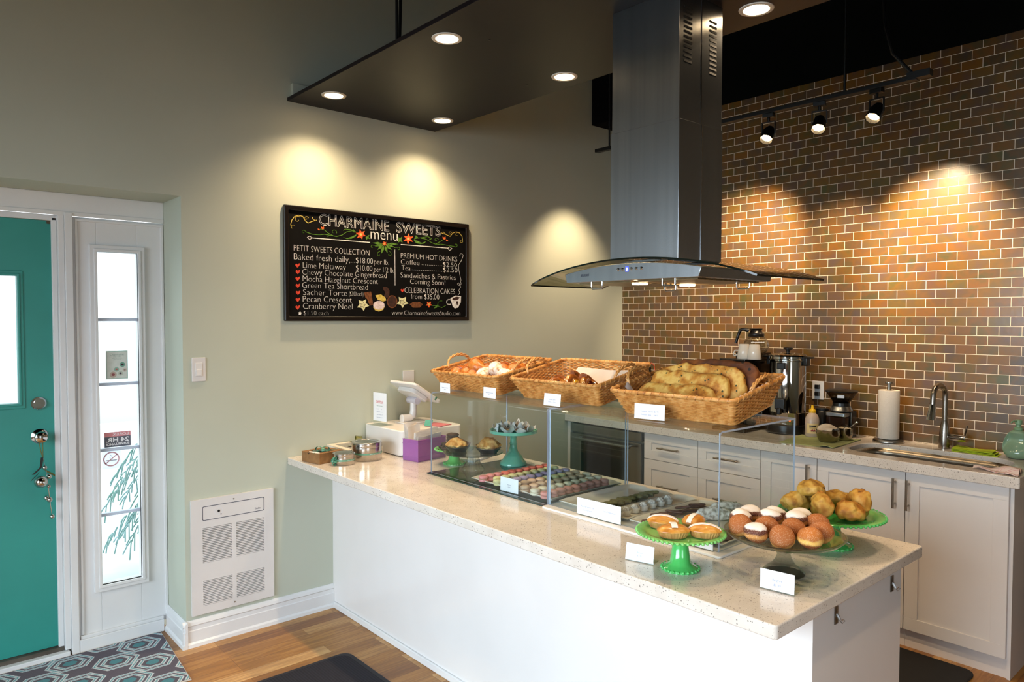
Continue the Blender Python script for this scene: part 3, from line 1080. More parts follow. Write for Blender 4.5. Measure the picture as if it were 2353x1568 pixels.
# ------------------------------------------------------------------ ceiling track with spot heads
tr = zero('track_light_rail', 'black track rail hanging from the ceiling in front of the tiled wall', 'track rail')
TX, TZ = -0.62, 2.73
B().box(TX - 0.018, TX + 0.018, -2.30, -0.285, TZ - 0.011, TZ + 0.011).out('rail', M_blackmetal, tr, smooth=0, bevel=0.002)
for y in (-0.40, -1.96):
    B().cyl((TX, y, TZ + 0.011), (TX, y, H), 0.006, n=10).out('hanger_rod', M_blackmetal, tr)
b = B().box(TX - 0.022, TX + 0.022, -2.36, -2.26, TZ - 0.006, TZ + 0.026)
b.tube([(TX, -2.28, TZ + 0.02), (TX - 0.03, -2.20, 2.86), (TX - 0.02, -2.16, 3.0), (TX + 0.02, -2.12, 3.3), (TX + 0.02, -2.10, H)], 0.008, 8)
b.out('feed_cable', M_blackmetal, tr)
def track_head():
    r = thing('track_spotlight', 'x', 'spotlight', (0, 0, 0))
    b = B().box(-0.017, 0.017, -0.03, 0.03, -0.022, 0.0)
    b.cyl((0, 0, -0.022), (0, 0, -0.045), 0.007, n=12)
    b.out('adapter', M_blackmetal, r, smooth=30, bevel=0.002)
    b = B()
    for s in (-1, 1):
        b.box(-0.006, 0.006, s * 0.033, s * 0.038, -0.115, -0.045)
    b.box(-0.006, 0.006, -0.038, 0.038, -0.050, -0.044)
    b.out('yoke', M_blackmetal, r, smooth=0, bevel=0.001)
    hd = Matrix.Translation((0, 0, -0.105)) @ Euler((0, math.radians(38), 0)).to_matrix().to_4x4()
    b = B().lathe([(0, 0.035), (0.022, 0.035), (0.032, 0.012), (0.034, -0.03), (0.038, -0.055), (0.034, -0.055), (0.030, -0.032)], 8, hd @ Matrix.Scale(-1, 4, (1, 0, 0)))
    b.out('head', M_blackmetal, r, smooth=20, bevel=0.001)
    b = B().lathe([(0, -0.034), (0.0295, -0.034), (0.0295, -0.031), (0, -0.031)], 20, hd)
    b.out('bulb', pm('spot_bulb', '#fff0d8', 0.4, emit='#ffd9a0', estr=10.0), r)
    return r
h0 = track_head()
HEADS = [(-1.548, 0.12, 'track spotlight nearest the steel hood duct', (0.0, -1.02, 1.95), 230, 66),
         (-1.832, 0.30, 'middle one of the three track spotlights clear of the hood', (0.0, -1.66, 1.75), 110, 66),
         (-2.118, -0.15, 'track spotlight at the near end of the rail', (0.0, -2.20, 1.97), 250, 66),
         (-0.47, 0.9, 'track spotlight at the wall end of the rail, partly behind the hood duct', (-0.62, 0.0, 1.75), 50, 84)]
for k, (y, rz, lab, tgt, en, ang) in enumerate(HEADS):
    o = h0 if k == 0 else dup(h0, (TX, y, TZ - 0.011))
    o.location = (TX, y, TZ - 0.011)
    o.rotation_euler = (0, 0, rz)
    o['label'] = lab
    o['group'] = 'track spotlights on the ceiling rail'
    dirv = (Vector(tgt) - Vector((TX, y, 2.61))).normalized()
    spot(Vector((TX, y, 2.61)) + dirv * 0.075, tgt, en, ang, 0.9)
# black fascia in the corner above the rail
b = B().box(-0.36, -0.003, -0.16, -0.002, 3.005, H - 0.002)
tag(b.out('wall_fascia_box', M_black, smooth=0, bevel=0.003), 'black boxed fascia high in the corner of the green and the tiled wall', 'fascia box')
b = B().tube([(-0.9, -2.6, 3.55), (-0.88, -2.35, 3.45), (-0.86, -2.18, 3.28), (-0.85, -2.12, 3.12)], 0.012, 8)
b.tube([(-0.9, -2.6, 3.55), (-0.93, -3.1, 3.6)], 0.012, 8)
tag(b.out('ceiling_conduit', M_blackmetal), 'curved black conduit under the black ceiling by the tiled wall', 'conduit')

# ------------------------------------------------------------------ acrylic display cases
M_acry = clear('clear_acrylic', '#f7fbfb', 0.0, 1.47, 0.85)
M_acryedge = pm('acrylic_edge', '#b4bfd2', 0.12, var=[(0.3, '#adb8cb'), (0.7, '#bcc7da')], vscale=6, spec=0.8)
CX0, CX1, CTOP = -2.356, -1.88, 1.2475
def case(label, y0, y1, zb, left=True):
    t = thing('display_case', label, 'display case', (-2.118, (y0 + y1) / 2, zb), 0, 'acrylic display cases')
    LW = Matrix.Translation((2.118, -(y0 + y1) / 2, -zb))
    th, r = 0.006, 0.016
    out, inn = [], []
    out.append((CX0, zb)); inn.append((CX0 + th, zb))
    for i in range(7):
        a = PI - PI / 2 * i / 6
        out.append((CX0 + r + r * math.cos(a), CTOP - r + r * math.sin(a)))
        inn.append((CX0 + r + (r - th) * math.cos(a), CTOP - r + (r - th) * math.sin(a)))
    out.append((CX1, CTOP)); inn.append((CX1, CTOP - th))
    n = len(out)
    b = B()
    v = []
    for y in (y0, y1):
        v.append(([b.b.verts.new(LW @ Vector((x, y, z))) for x, z in out], [b.b.verts.new(LW @ Vector((x, y, z))) for x, z in inn]))
    (ao, ai), (co, ci) = v
    def q(a, mi):
        f = b.b.faces.new(a); f.material_index = mi
    for i in range(n - 1):
        q([ao[i], ao[i + 1], co[i + 1], co[i]], 0)
        q([ai[i], ci[i], ci[i + 1], ai[i + 1]], 0)
        q([ao[i], ai[i], ai[i + 1], ao[i + 1]], 1)
        q([co[i], co[i + 1], ci[i + 1], ci[i]], 1)
    q([ao[0], co[0], ci[0], ai[0]], 1)
    q([ao[-1], ai[-1], ci[-1], co[-1]], 1)
    b.out('front_and_top_sheet', [M_acry, M_acryedge], t, smooth=50)
    if not left:
        B().box(CX1 - 0.006, CX1, y0 - th - 0.0005, y0 - 0.0005, zb, CTOP - th - 0.0005, LW).out('rear_post', M_acryedge, t, smooth=0)
    for nm, ya, yb in (('side_panel', y0 - th - 0.0005, y0 - 0.0005), ('side_panel', y1 + 0.0005, y1 + th + 0.0005)):
        if not left and ya > y1 + 0.1:
            continue
        b = B().box(CX0 + th + 0.001, CX1, ya, yb, zb, CTOP - th - 0.0005, LW)
        b.b.normal_update()
        for f in b.b.faces:
            f.material_index = 0 if abs(f.normal.y) > 0.9 else 1
        b.out(nm, [M_acry, M_acryedge], t, smooth=0)
    return t
M_sheet = clear('tinted_base_glass', '#b9c6c0', 0.0, 1.52, 1.0)
M_sheetedge = pm('dark_teal_glass_edge', '#10302e', 0.08, var=[(0.3, '#0e2c2a'), (0.7, '#133533')], vscale=5)
for y0, y1, lab in ((-0.808, -1.196, 'dark tinted glass sheet under the left half of the wall side display case'), (-1.1975, -1.607, 'dark tinted glass sheet under the macaron half of the wall side display case')):
    b = B().box(-2.373, -1.874, y1, y0, ZC, ZC + 0.005)
    b.b.normal_update()
    for f in b.b.faces:
        f.material_index = 0 if abs(f.normal.z) > 0.9 else 1
    tag(b.out('glass_base_sheet', [M_sheet, M_sheetedge], smooth=0), lab, 'glass sheet', 'glass sheets under the display case')
M_board = pm('white_melamine_board', '#e4dfd8', 0.3, var=[(0.3, '#dfdad3'), (0.7, '#e8e3dc')], vscale=5)
b = B().prism(rrect(-2.392, -1.868, -2.402, -1.612, 0.012), ZC, ZC + 0.008)
tag(b.out('base_board', M_board, smooth=30, bevel=0.002), 'white board under the near display case with the biscuit trays', 'base board')
ZG, ZW = ZC + 0.0052, ZC + 0.0082
case('clear acrylic display case over the pies and macarons, nearer the green wall', -0.817, -1.607, ZG, False)
case('clear acrylic display case over the biscuit trays, nearer the viewer', -1.613, -2.375, ZW)

# ------------------------------------------------------------------ porcelain trays
M_porc = pm('cream_porcelain', '#ded3c3', 0.14, var=[(0.3, '#dacfbf'), (0.7, '#e2d7c7')], vscale=4)
def tray(label, y0, y1, z, lobes, group, x0=-2.322, x1=-1.885):
    W = y0 - y1
    D = x1 - x0
    def fn(u, v):
        # squeeze the samples towards the rim
        def sq(t):
            return 0.5 - 0.5 * math.cos(PI * t)
        uu, vv = sq(u), sq(v)
        x = x0 + D * uu
        y = y1 + W * vv
        du = min(uu, 1 - uu) * D
        dv = min(vv, 1 - vv) * W
        d = min(du, dv)
        rise = max(0.0, 1 - d / 0.026)
        zz = z + 0.0045 + 0.0125 * rise * rise * (3 - 2 * rise)
        edge = math.exp(-(du / 0.03) ** 2)
        wav = abs(math.sin(PI * lobes * vv)) ** 0.6
        s = -1 if uu < 0.5 else 1
        x += s * edge * (wav - 1) * 0.007
        zz += edge * (wav - 1) * 0.004
        return (x, y, zz)
    b = B().sheet(fn, 18, 16 * max(2, lobes // 2), thick=0.003)
    b.box(x0 + 0.03, x1 - 0.03, y1 + 0.022, y0 - 0.022, z, z + 0.0035)
    o = b.out('serving_tray', M_porc, smooth=60)
    return tag(o, label, 'tray', group)
TG = 'porcelain trays in the display cases'
tray('wide cream tray with scalloped ends carrying the rows of macarons', -1.075, -1.592, ZG, 4, TG)
tray('cream scalloped tray with green tea shortbread along its near side', -1.632, -1.862, ZW, 2, TG)
tray('narrow cream scalloped tray holding lime meltaways in paper cups', -1.868, -1.980, ZW, 1, TG)
tray('narrow cream scalloped tray holding dark chocolate gingerbread sticks', -1.986, -2.100, ZW, 1, TG)
tray('cream tray of powdered crescents and nut biscuits at the near end of the case', -2.106, -2.364, ZW, 2, TG)

# ------------------------------------------------------------------ macarons
def macaron(name_color, shell_hex, fill_hex):
    r = thing('macaron', 'x', 'macaron', (0, 0, 0))
    ms = pm('macaron_shell_' + name_color, shell_hex, 0.55, var=[(0.3, shell_hex), (0.75, shell_hex)], vscale=40, bump=0.12, bscale=220, sub=0.1)
    mf = pm('macaron_filling_' + name_color, fill_hex, 0.5, var=[(0.3, fill_hex), (0.7, fill_hex)], vscale=40)
    ruff = lambda a, k: 1 + (0.025 * math.sin(23 * a) + 0.015 * math.sin(11 * a + k) if k in (1, 2) else 0)
    up = [(0, 0), (0.0190, 0.0), (0.0205, 0.0022), (0.0198, 0.0045), (0.0208, 0.0060), (0.0195, 0.0092), (0.0150, 0.0120), (0.0080, 0.0134), (0, 0.0138)]
    B().lathe(up, 26, Matrix.Translation((0, 0, 0.0172)), ruff).out('shell', ms, r, smooth=60)
    B().lathe(up, 26, Matrix.Translation((0, 0, 0.0138)) @ Matrix.Rotation(PI, 4, 'X'), ruff).out('shell', ms, r, smooth=60)
    B().lathe([(0, 0), (0.0180, 0), (0.0193, 0.002), (0.0180, 0.0042), (0, 0.0042)], 20, Matrix.Translation((0, 0, 0.0134))).out('filling', mf, r, smooth=60)
    return r
MAC = {}
for nm, sh, fl in (('coral', '#e0705e', '#9a5040'), ('pink', '#e08a8c', '#c49a7c'), ('lilac', '#a592b8', '#8a7590'), ('lemon', '#d8cd94', '#cfc39a'),
                   ('tan', '#c0a285', '#a48468'), ('cream', '#ded2b8', '#cdbfa2'), ('rose', '#dc9084', '#c48074'), ('peach', '#dcb493', '#c39d7c')):
    MAC[nm] = [macaron(nm, sh, fl), 0]
ROWN = ['back', 'second', 'third', 'fourth', 'fifth', 'sixth', 'nearest']
rows = [(-1.157, 10, ['pink'] * 3 + ['coral'] * 7, -2.313, -1.935),
        (-1.222, 9, ['lemon'] * 9, -2.285, -1.935),
        (-1.288, 9, ['lilac'] * 9, -2.275, -1.930),
        (-1.356, 9, ['cream', 'tan', 'peach', 'peach', 'lemon', 'lemon', 'lemon', 'tan', 'tan'], -2.292, -1.932),
        (-1.420, 9, ['tan', 'peach', 'tan', 'tan', 'tan', 'tan', 'tan', 'tan', 'cream'], -2.302, -1.925),
        (-1.488, 9, ['cream'] * 9, -2.308, -1.930),
        (-1.553, 9, ['rose'] * 9, -2.312, -1.962)]
for ri, (y, n, cols, xa, xb) in enumerate(rows):
    for k in range(n):
        x = xa + (xb - xa) * k / (n - 1)
        c = cols[k]
        lab = '%s macaron, %s from the shop side in the %s of seven rows' % (c, ORD[k], ROWN[ri] if ri not in (0, 6) else ('wall side' if ri == 0 else 'nearest'))
        proto, used = MAC[c]
        loc = (x + rnd.uniform(-.0012, .0012), y + rnd.uniform(-.004, .004), ZG + 0.0062)
        rot = (0, 0, rnd.uniform(0, 6))
        if not used:
            proto.location = loc; proto.rotation_euler = rot; proto['label'] = lab; proto['group'] = 'macarons on the tray'
            MAC[c][1] = 1
        else:
            dup(proto, loc, rot, lab, 'macarons on the tray')
# one loose lemon macaron at the shop side of the second row stands forward
dup(MAC['lemon'][0], (-2.322 + 0.012, -1.258, ZG + 0.0062), (0, 0, 1), 'lemon macaron standing alone in front of the lilac row', 'macarons on the tray')

# ------------------------------------------------------------------ biscuits in the near case
M_matcha = pm('green_tea_shortbread', '#5f5a2c', 0.75, var=[(0.3, '#4d4a22'), (0.7, '#736b3a')], vscale=120, bump=0.4, bscale=200)
def stick(name, m, L, w, h, seed):
    b = B()
    b.sheet(lambda u, v: (L * (u - .5), w / 2 * math.cos(2 * PI * v) * (1 + 0.12 * math.sin(u * 22)) * (1 - 0.35 * (2 * u - 1) ** 6),
                          h / 2 + h / 2 * math.sin(2 * PI * v) * (1 - 0.35 * (2 * u - 1) ** 6)), 12, 10)
    b.wobble(0.0014, 90, seed)
    bmesh.ops.holes_fill(b.b, edges=b.b.edges[:])
    return b.mesh(name, m, 60)
def place(name, me, loc, rot, lab, cat, group):
    o = bpy.data.objects.new(name, me)
    COL.objects.link(o)
    o.location = loc
    o.rotation_euler = rot
    return tag(o, lab, cat, group)
mm_ = [stick('shortbread', M_matcha, 0.058, 0.026, 0.015, s) for s in range(3)]
for k in range(18):
    x = -2.282 + 0.0178 * k
    place('shortbread', mm_[k % 3], (x, -1.812 - 0.014 * (k % 2) + rnd.uniform(-.004, .004), ZW + 0.0085 + 0.010 * (k % 2)),
          (rnd.uniform(-.25, .25), rnd.uniform(-.25, .1), -1.05 + rnd.uniform(-.25, .25)),
          'green tea shortbread finger, number %d of its row counted from the shop side' % (k + 1), 'biscuit', 'green tea shortbread on the tray')
M_cup = pm('translucent_paper_cup', '#d9d2ca', 0.6, var=[(0.3, '#d3ccc4'), (0.7, '#dfd8d0')], vscale=30, sub=0.2)
M_sugar = pm('powdered_sugar_crumb', '#d2ccc6', 0.9, var=[(0.38, '#a89f98'), (0.6, '#dedad6')], vscale=160, bump=0.5, bscale=180)
cup0 = None
for k, x in enumerate((-2.305, -2.262, -2.209, -2.160, -2.107, -2.058, -2.008)):
    loc = (x, -1.924 - 0.002 * (k % 2), ZW + 0.0066)
    lab = 'lime meltaway dusted with sugar in a paper cup, %s from the shop side' % ORD[k]
    if not cup0:
        cup0 = thing('lime_meltaway', lab, 'sweet', loc, 0, 'lime meltaways on the tray')
        fl = lambda a, k: 1 + (0.035 * math.sin(24 * a) if k > 0 else 0)
        B().lathe([(0, 0), (0.0150, 0), (0.0205, 0.019), (0.0198, 0.019), (0.0143, 0.001), (0, 0.001)], 72, None, fl).out('paper_cup', M_cup, cup0, smooth=60)
        b = B().ell((0, 0, 0.0165), (0.0155, 0.0155, 0.0150), nu=18, nv=10)
        b.wobble(0.003, 80, 3)
        b.out('sweet', M_sugar, cup0, smooth=60)
    else:
        dup(cup0, loc, (0, 0, rnd.uniform(0, 6)), lab)
M_choc = pm('dark_chocolate_biscuit', '#4a2416', 0.6, var=[(0.3, '#3a1a10'), (0.7, '#5e3120')], vscale=90, bump=0.4, bscale=180)
cm_ = [stick('gingerbread_stick', M_choc, 0.062, 0.018, 0.010, s + 5) for s in range(3)]
for k in range(13):
    x = -2.27 + 0.024 * k
    place('gingerbread_stick', cm_[k % 3], (x, -2.045 - 0.012 * (k % 2), ZW + 0.008 + 0.007 * (k % 3)), (rnd.uniform(-.1, .1), rnd.uniform(-.3, .0), -1.05 + rnd.uniform(-.3, .3)),
          'dark chocolate gingerbread stick, number %d from the shop side of its tray' % (k + 1), 'biscuit', 'gingerbread sticks on the tray')
M_pow = pm('sugar_dusted_crescent', '#c3b8ab', 0.9, var=[(0.36, '#8d8073'), (0.58, '#d6cfc6')], vscale=70, bump=0.5, bscale=120)
for k, (x, y, lab) in enumerate(((-2.075, -2.175, 'large sugar dusted crescent behind the oval pastries, shop side'), (-1.972, -2.165, 'large sugar dusted crescent furthest towards the kitchen'))):
    b = B()
    pts = [(0.045 * math.sin(a) * 1.35, 0.030 * math.cos(a) - 0.02, 0.021) for a in [(-1.2 + 2.4 * i / 14) for i in range(15)]]
    b.tube(pts, 0.027, 14, rad=lambda t: 0.35 + 0.65 * math.sin(PI * min(max(t, 0.02), 0.98)) ** 0.7)
    b.wobble(0.003, 60, k, floor=0.0)
    o = b.out('sugar_crescent', M_pow, None, (x, y, ZW + 0.006), (0, 0, -0.75), smooth=70)
    tag(o, lab, 'pastry', 'sugar crescents on the tray')
M_nut = pm('pale_nut_biscuit', '#a87a4a', 0.75, var=[(0.3, '#94683c'), (0.7, '#ba8d5c')], vscale=60, bump=0.3)
for k, (x, y, m, lab) in enumerate(((-2.285, -2.325, M_nut, 'golden round biscuit at the front corner of the near tray'), (-2.248, -2.338, M_choc, 'dark chocolate round biscuit between two golden ones at the near tray corner'),
                                    (-2.212, -2.318, M_nut, 'golden round biscuit behind the dark one on the near tray'), (-2.175, -2.332, M_choc, 'dark chocolate round biscuit furthest along the near tray edge'),
                                    (-2.262, -2.268, M_nut, 'golden round biscuit under the oval pastry plate'))):
    b = B().ell((0, 0, 0.012), (0.022, 0.022, 0.012), nu=20, nv=10)
    b.wobble(0.002, 70, k + 3, floor=0)
    tag(b.out('round_biscuit', m, None, (x, y, ZW + 0.006), smooth=70), lab, 'biscuit', 'round biscuits on the near tray')

# ------------------------------------------------------------------ price cards in clear holders
M_paper = pm('white_card', '#eceef2', 0.6, var=[(0.3, '#e8eaee'), (0.7, '#f0f2f6')], vscale=12)
M_ink = pm('grey_print', '#7d82a0', 0.7, var=[(0.3, '#797e9c'), (0.7, '#8287a5')], vscale=12)
M_line = pm('pale_print_border', '#d5d9e6', 0.7, var=[(0.3, '#d1d5e2'), (0.7, '#d9ddea')], vscale=12)
def card(label, loc, yaw, w, h, tilt, lines, foot=0.045):
    """small upright card facing -x, leaning back by tilt, on the foot of a clear holder"""
    t = thing('price_card', label, 'price card', loc, yaw, 'white price cards')
    T = Matrix.Rotation(tilt, 4, 'Y')
    b = B()
    b.box(-0.0009, 0.0009, -w / 2, w / 2, 0.001, h, T)
    b.box(0, foot, -w / 2, w / 2, 0, 0.0016)
    b.out('holder', M_acry, t, smooth=0)
    b = B().box(-0.0016, -0.0009, -w / 2 + 0.001, w / 2 - 0.001, 0.0035, h - 0.0005, T)
    pc = b.out('card', M_paper, t, smooth=0)
    F = T @ FACE_X((-0.0017, 0, 0))
    b = B()
    e = 0.005
    a, c = w / 2 - e, h - e
    b.ring_prism([(-a - .0004, e - .0004), (a + .0004, e - .0004), (a + .0004, c + .0004), (-a - .0004, c + .0004)], [(-a, e), (a, e), (a, c), (-a, c)], 0, 0.0002, F)
    b.out('border', M_line, pc, smooth=0)
    b = B()
    for i, (s, sz) in enumerate(lines):
        b.text(s, sz, F @ Matrix.Translation((0, h * 0.5 - i * sz * 1.5, 0)), align='CENTER', shear=0.1, extrude=0.0001)
    b.out('lettering', M_ink, pc, smooth=0)
    return t
Zt = CTOP + 0.0003
card('price card reading Regular Croissant at the left front of the croissant basket', (-2.335, -0.905, Zt), 0.02, 0.078, 0.048, 0.0, [('Regular Croissant', 0.0065), ('$2.25', 0.006)])
card('price card reading Almond Croissant at the right front of the croissant basket', (-2.326, -1.218, Zt), 0.05, 0.080, 0.050, 0.02, [('Almond Croissant', 0.0065), ('$2.75', 0.006)])
card('price card reading Danish in front of the middle basket', (-2.314, -1.590, Zt), 0.03, 0.092, 0.052, 0.12, [('Danish  $2.75', 0.0065), ('Lemon or Cherry', 0.0062)])
card('large price card reading Ciabatta Square in front of the bread basket', (-2.325, -2.079, Zt), 0.18, 0.117, 0.056, 0.05, [('Ciabatta Square $2.95', 0.0078), ('Ciabatta Slab    $4.75', 0.0078)])
card('blank looking white card standing inside the case before the macarons', (-2.340, -1.365, ZG + .0003), 0.06, 0.108, 0.062, 0.02, [('Macaron', 0.007), ('$1.95', 0.0062)], 0.02)
card('card reading Matcha Green Tea Shortbread at the front of the near case', (-2.366, -1.832, ZW + .0003), 0.06, 0.100, 0.064, 0.02, [('Matcha Green Tea', 0.0085), ('Shortbread', 0.0085)], 0.006)
card('card reading Lime Meltaways at the front of the near case', (-2.366, -1.937, ZW + .0003), 0.06, 0.104, 0.066, 0.02, [('Lime Meltaways', 0.0085)], 0.006)
card('card reading Chocolate Crescent half hidden behind the green cake stand', (-2.366, -2.312, ZW + .0003), 0.03, 0.100, 0.064, 0.02, [('Chewy Chocolate', 0.0085), ('Crescent', 0.0085)], 0.006)
card('small tilted card on the worktop left of the stand with four oval pastries', (-2.596, -2.256, ZC + .0003), 0.26, 0.092, 0.052, 0.20, [('Basque', 0.0065), ('$3.95', 0.0065)])
card('card reading Beignet in front of the glass stand of doughnuts', (-2.503, -2.650, ZC + .0003), 0.15, 0.094, 0.056, 0.05, [('Beignet', 0.0088), ('$2.00', 0.0088)])

# ------------------------------------------------------------------ cake stands
M_jadeite = pm('jadeite_green_glass', '#4fb25c', 0.12, var=[(0.3, '#4bad58'), (0.7, '#54b862')], vscale=5, sub=0.35, coat=0.5)
M_jadepale = pm('pale_jadeite_green_glass', '#7cc46c', 0.10, var=[(0.3, '#77bf67'), (0.7, '#82ca72')], vscale=5, sub=0.3, coat=0.5)
M_mint = pm('mint_milk_glass', '#7fc4a8', 0.14, var=[(0.3, '#7abfa3'), (0.7, '#85caae')], vscale=5, sub=0.3, coat=0.5)
def beaded_plate(R, z, beads, M):
    b = B()
    sc = lambda a, k: 1 + (0.010 * math.cos(beads * a) if k in (3, 4, 5) else 0)
    b.lathe([(0, z - 0.006), (R * 0.30, z - 0.006), (R * 0.72, z - 0.004), (R * 0.965, z - 0.001), (R * 0.985, z + 0.002), (R * 0.965, z + 0.0045),
             (R * 0.80, z + 0.0015), (R * 0.77, z - 0.0012), (R * 0.70, z - 0.0015), (0, z - 0.0015)], 3 * beads, M, sc)
    for k in range(beads):
        a = 2 * PI * k / beads
        b.ell((R * 0.985 * math.cos(a), R * 0.985 * math.sin(a), z + 0.001), (0.0052, 0.0052, 0.0045), M, nu=8, nv=6)
    return b
def jadeite_stand(label, x, y, z0, R, Hs, rb, beads, mp, mb):
    t = thing('cake_stand', label, 'cake stand', (x, y, z0), 0, 'beaded green glass cake stands')
    beaded_plate(R, Hs, beads, None).out('plate', mp, t, smooth=60)
    b = B()
    sc = lambda a, k: 1 + (0.03 * math.cos(24 * a) if k in (1, 2) else 0)
    b.lathe([(0, 0), (rb, 0.0), (rb * 1.0, 0.006), (rb * 0.72, 0.014), (rb * 0.56, 0.021), (rb * 0.44, Hs * 0.60), (rb * 0.40, Hs - 0.010), (rb * 0.52, Hs - 0.0065), (0, Hs - 0.0065)], 72, None, sc)
    for k in range(24):
        a = 2 * PI * k / 24
        b.ell((rb * math.cos(a), rb * math.sin(a), 0.005), (0.0045, 0.0045, 0.004), None, nu=8, nv=6)
    b.out('pedestal', mb, t, smooth=60)
    return t
S1 = (-2.548, -2.3700, ZC)
jadeite_stand('green beaded glass cake stand with four oval pastries, nearest the shop side', *S1, 0.1285, 0.110, 0.054, 56, M_jadepale, M_jadeite)
S2 = (-1.998, -2.560, ZC)
jadeite_stand('large green beaded glass cake stand with currant scones behind the doughnuts', *S2, 0.163, 0.1045, 0.066, 64, M_jadeite, M_jadeite)
S3 = (-2.140, -0.712, ZC)
jadeite_stand('low green beaded glass cake stand with chocolate cookies beside the lilac box', *S3, 0.098, 0.076, 0.053, 44, M_jadepale, M_jadeite)
# tall mint stand
S4 = (-1.936, -0.930, ZG)
t = thing('cake_stand', 'tall mint green pedestal cake stand holding butter tarts inside the case', 'cake stand', S4)
B().lathe([(0, 0.158), (0.04, 0.158), (0.112, 0.1575), (0.1185, 0.160), (0.1185, 0.1745), (0.1150, 0.1745), (0.1140, 0.166), (0, 0.166)], 72).out('plate', M_mint, t, smooth=50)
B().lathe([(0, 0), (0.067, 0), (0.068, 0.006), (0.062, 0.016), (0.050, 0.030), (0.044, 0.040), (0.043, 0.044), (0.036, 0.050), (0.024, 0.066), (0.018, 0.085), (0.0165, 0.100),
           (0.0185, 0.101), (0.0195, 0.1035), (0.0185, 0.106), (0.0165, 0.107), (0.0160, 0.125), (0.0175, 0.150), (0.026, 0.158), (0, 0.158)], 48).out('pedestal', M_mint, t, smooth=50)
# glass stands
M_thick = solid_glass('clear_stand_glass', '#f8faf7', 0.62)
M_plateglass = clear('clear_plate_glass', '#e6ebe4', 0.0, 1.5, 1.3)
S5 = (-2.350, -2.5870, ZC)
t = thing('cake_stand', 'wide clear glass pedestal stand heaped with sugared doughnuts', 'cake stand', S5)
B().lathe([(0, 0.104), (0.03, 0.104), (0.135, 0.1035), (0.155, 0.1070), (0.1655, 0.1170), (0.1665, 0.1195), (0.1635, 0.1205), (0.152, 0.1120), (0.134, 0.1085), (0, 0.1085)], 84).out('plate', M_plateglass, t, smooth=60)
b = B().lathe([(0.163, 0.1170), (0.1662, 0.1172), (0.1672, 0.1192), (0.1658, 0.1212), (0.1632, 0.1208)], 84)
b.out('plate_rim', M_thick, t, smooth=60)
B().lathe([(0, 0), (0.057, 0), (0.0595, 0.003), (0.058, 0.007), (0.048, 0.016), (0.034, 0.026), (0.024, 0.040), (0.0185, 0.055), (0.0175, 0.0575), (0.0205, 0.059), (0.0205, 0.062), (0.0175, 0.064),
           (0.0190, 0.067), (0.0245, 0.074), (0.0270, 0.083), (0.0250, 0.092), (0.0190, 0.099), (0.022, 0.1035), (0, 0.1035)], 48).out('pedestal', M_thick, t, smooth=50)
S6 = (-2.163, -0.895, ZG)
t = thing('cake_stand', 'clear glass stand with a fluted foot carrying two small pies in the case', 'cake stand', S6)
B().lathe([(0, 0.079), (0.03, 0.079), (0.128, 0.079), (0.1445, 0.083), (0.1455, 0.087), (0.1430, 0.0885), (0.127, 0.0835), (0, 0.0835)], 72).out('plate', clear('smoky_plate_glass', '#b9c0b9', 0.0, 1.5, 1.3), t, smooth=60)
fl = lambda a, k: 1 + 0.05 * math.cos(20 * a)
B().lathe([(0, 0), (0.052, 0), (0.053, 0.004), (0.044, 0.016), (0.034, 0.034), (0.028, 0.055), (0.027, 0.0785), (0, 0.0785)], 80, None, fl).out('pedestal', M_thick, t, smooth=50)

# ------------------------------------------------------------------ oval pastries on the first green stand
M_pastry = pm('golden_pastry', '#c07a26', 0.38, var=[(0.32, '#a9641c'), (0.5, '#c98430'), (0.7, '#dca24c')], vscale=26, bump=0.25, bscale=60, coat=0.35, stretch=(1, 3, 1))
M_crust = pm('baked_crust_side', '#b07c40', 0.7, var=[(0.3, '#98632c'), (0.7, '#c49458')], vscale=40, bump=0.3, bscale=120)
M_icing = pm('icing_sugar_stripe', '#ece4dc', 0.85, var=[(0.3, '#e4dcd4'), (0.7, '#f3ece6')], vscale=80, bump=0.15, bscale=160)
def oval_tart(stripe):
    r = thing('oval_pastry', 'x', 'pastry', (0, 0, 0))
    sx, sy = 1.22, 0.86
    O = Matrix.Diagonal((sx, sy, 1, 1))
    flu = lambda a, k: 1 + (0.030 * math.cos(30 * a) if k in (1, 2) else 0)
    B().lathe([(0, 0), (0.0300, 0), (0.0375, 0.0185), (0.0360, 0.0195), (0, 0.0195)], 90, O, flu).out('crust', M_crust, r, smooth=50)
    dome = lambda q: 0.0185 + 0.0185 * (1 - (q / 0.0385) ** 2) ** 0.62 if q < 0.0385 else 0.0185
    pr = [(0.0385, 0.0175), (0.0388, 0.0195)] + [(q, dome(q)) for q in (0.0375, 0.034, 0.029, 0.022, 0.014, 0.007)] + [(0, dome(0))]
    b = B().lathe([(0, 0.0175)] + pr, 48, O)
    b.wobble(0.0014, 55, 4)
    b.out('pastry_top', M_pastry, r, smooth=60)
    def strip(u, v):
        q = (2 * u - 1) * 0.037
        x, y = (q, (v - 0.5) * 0.017) if stripe else ((v - 0.5) * 0.014, q * 0.62 - 0.004)
        return (x * sx, y * sy, dome(math.hypot(x, y)) + 0.0016)
    b = B().sheet(strip, 24, 4, thick=0.0022)
    b.out('sugar_stripe', M_icing, r, smooth=60)
    return r
G4 = 'oval pastries on the green stand'
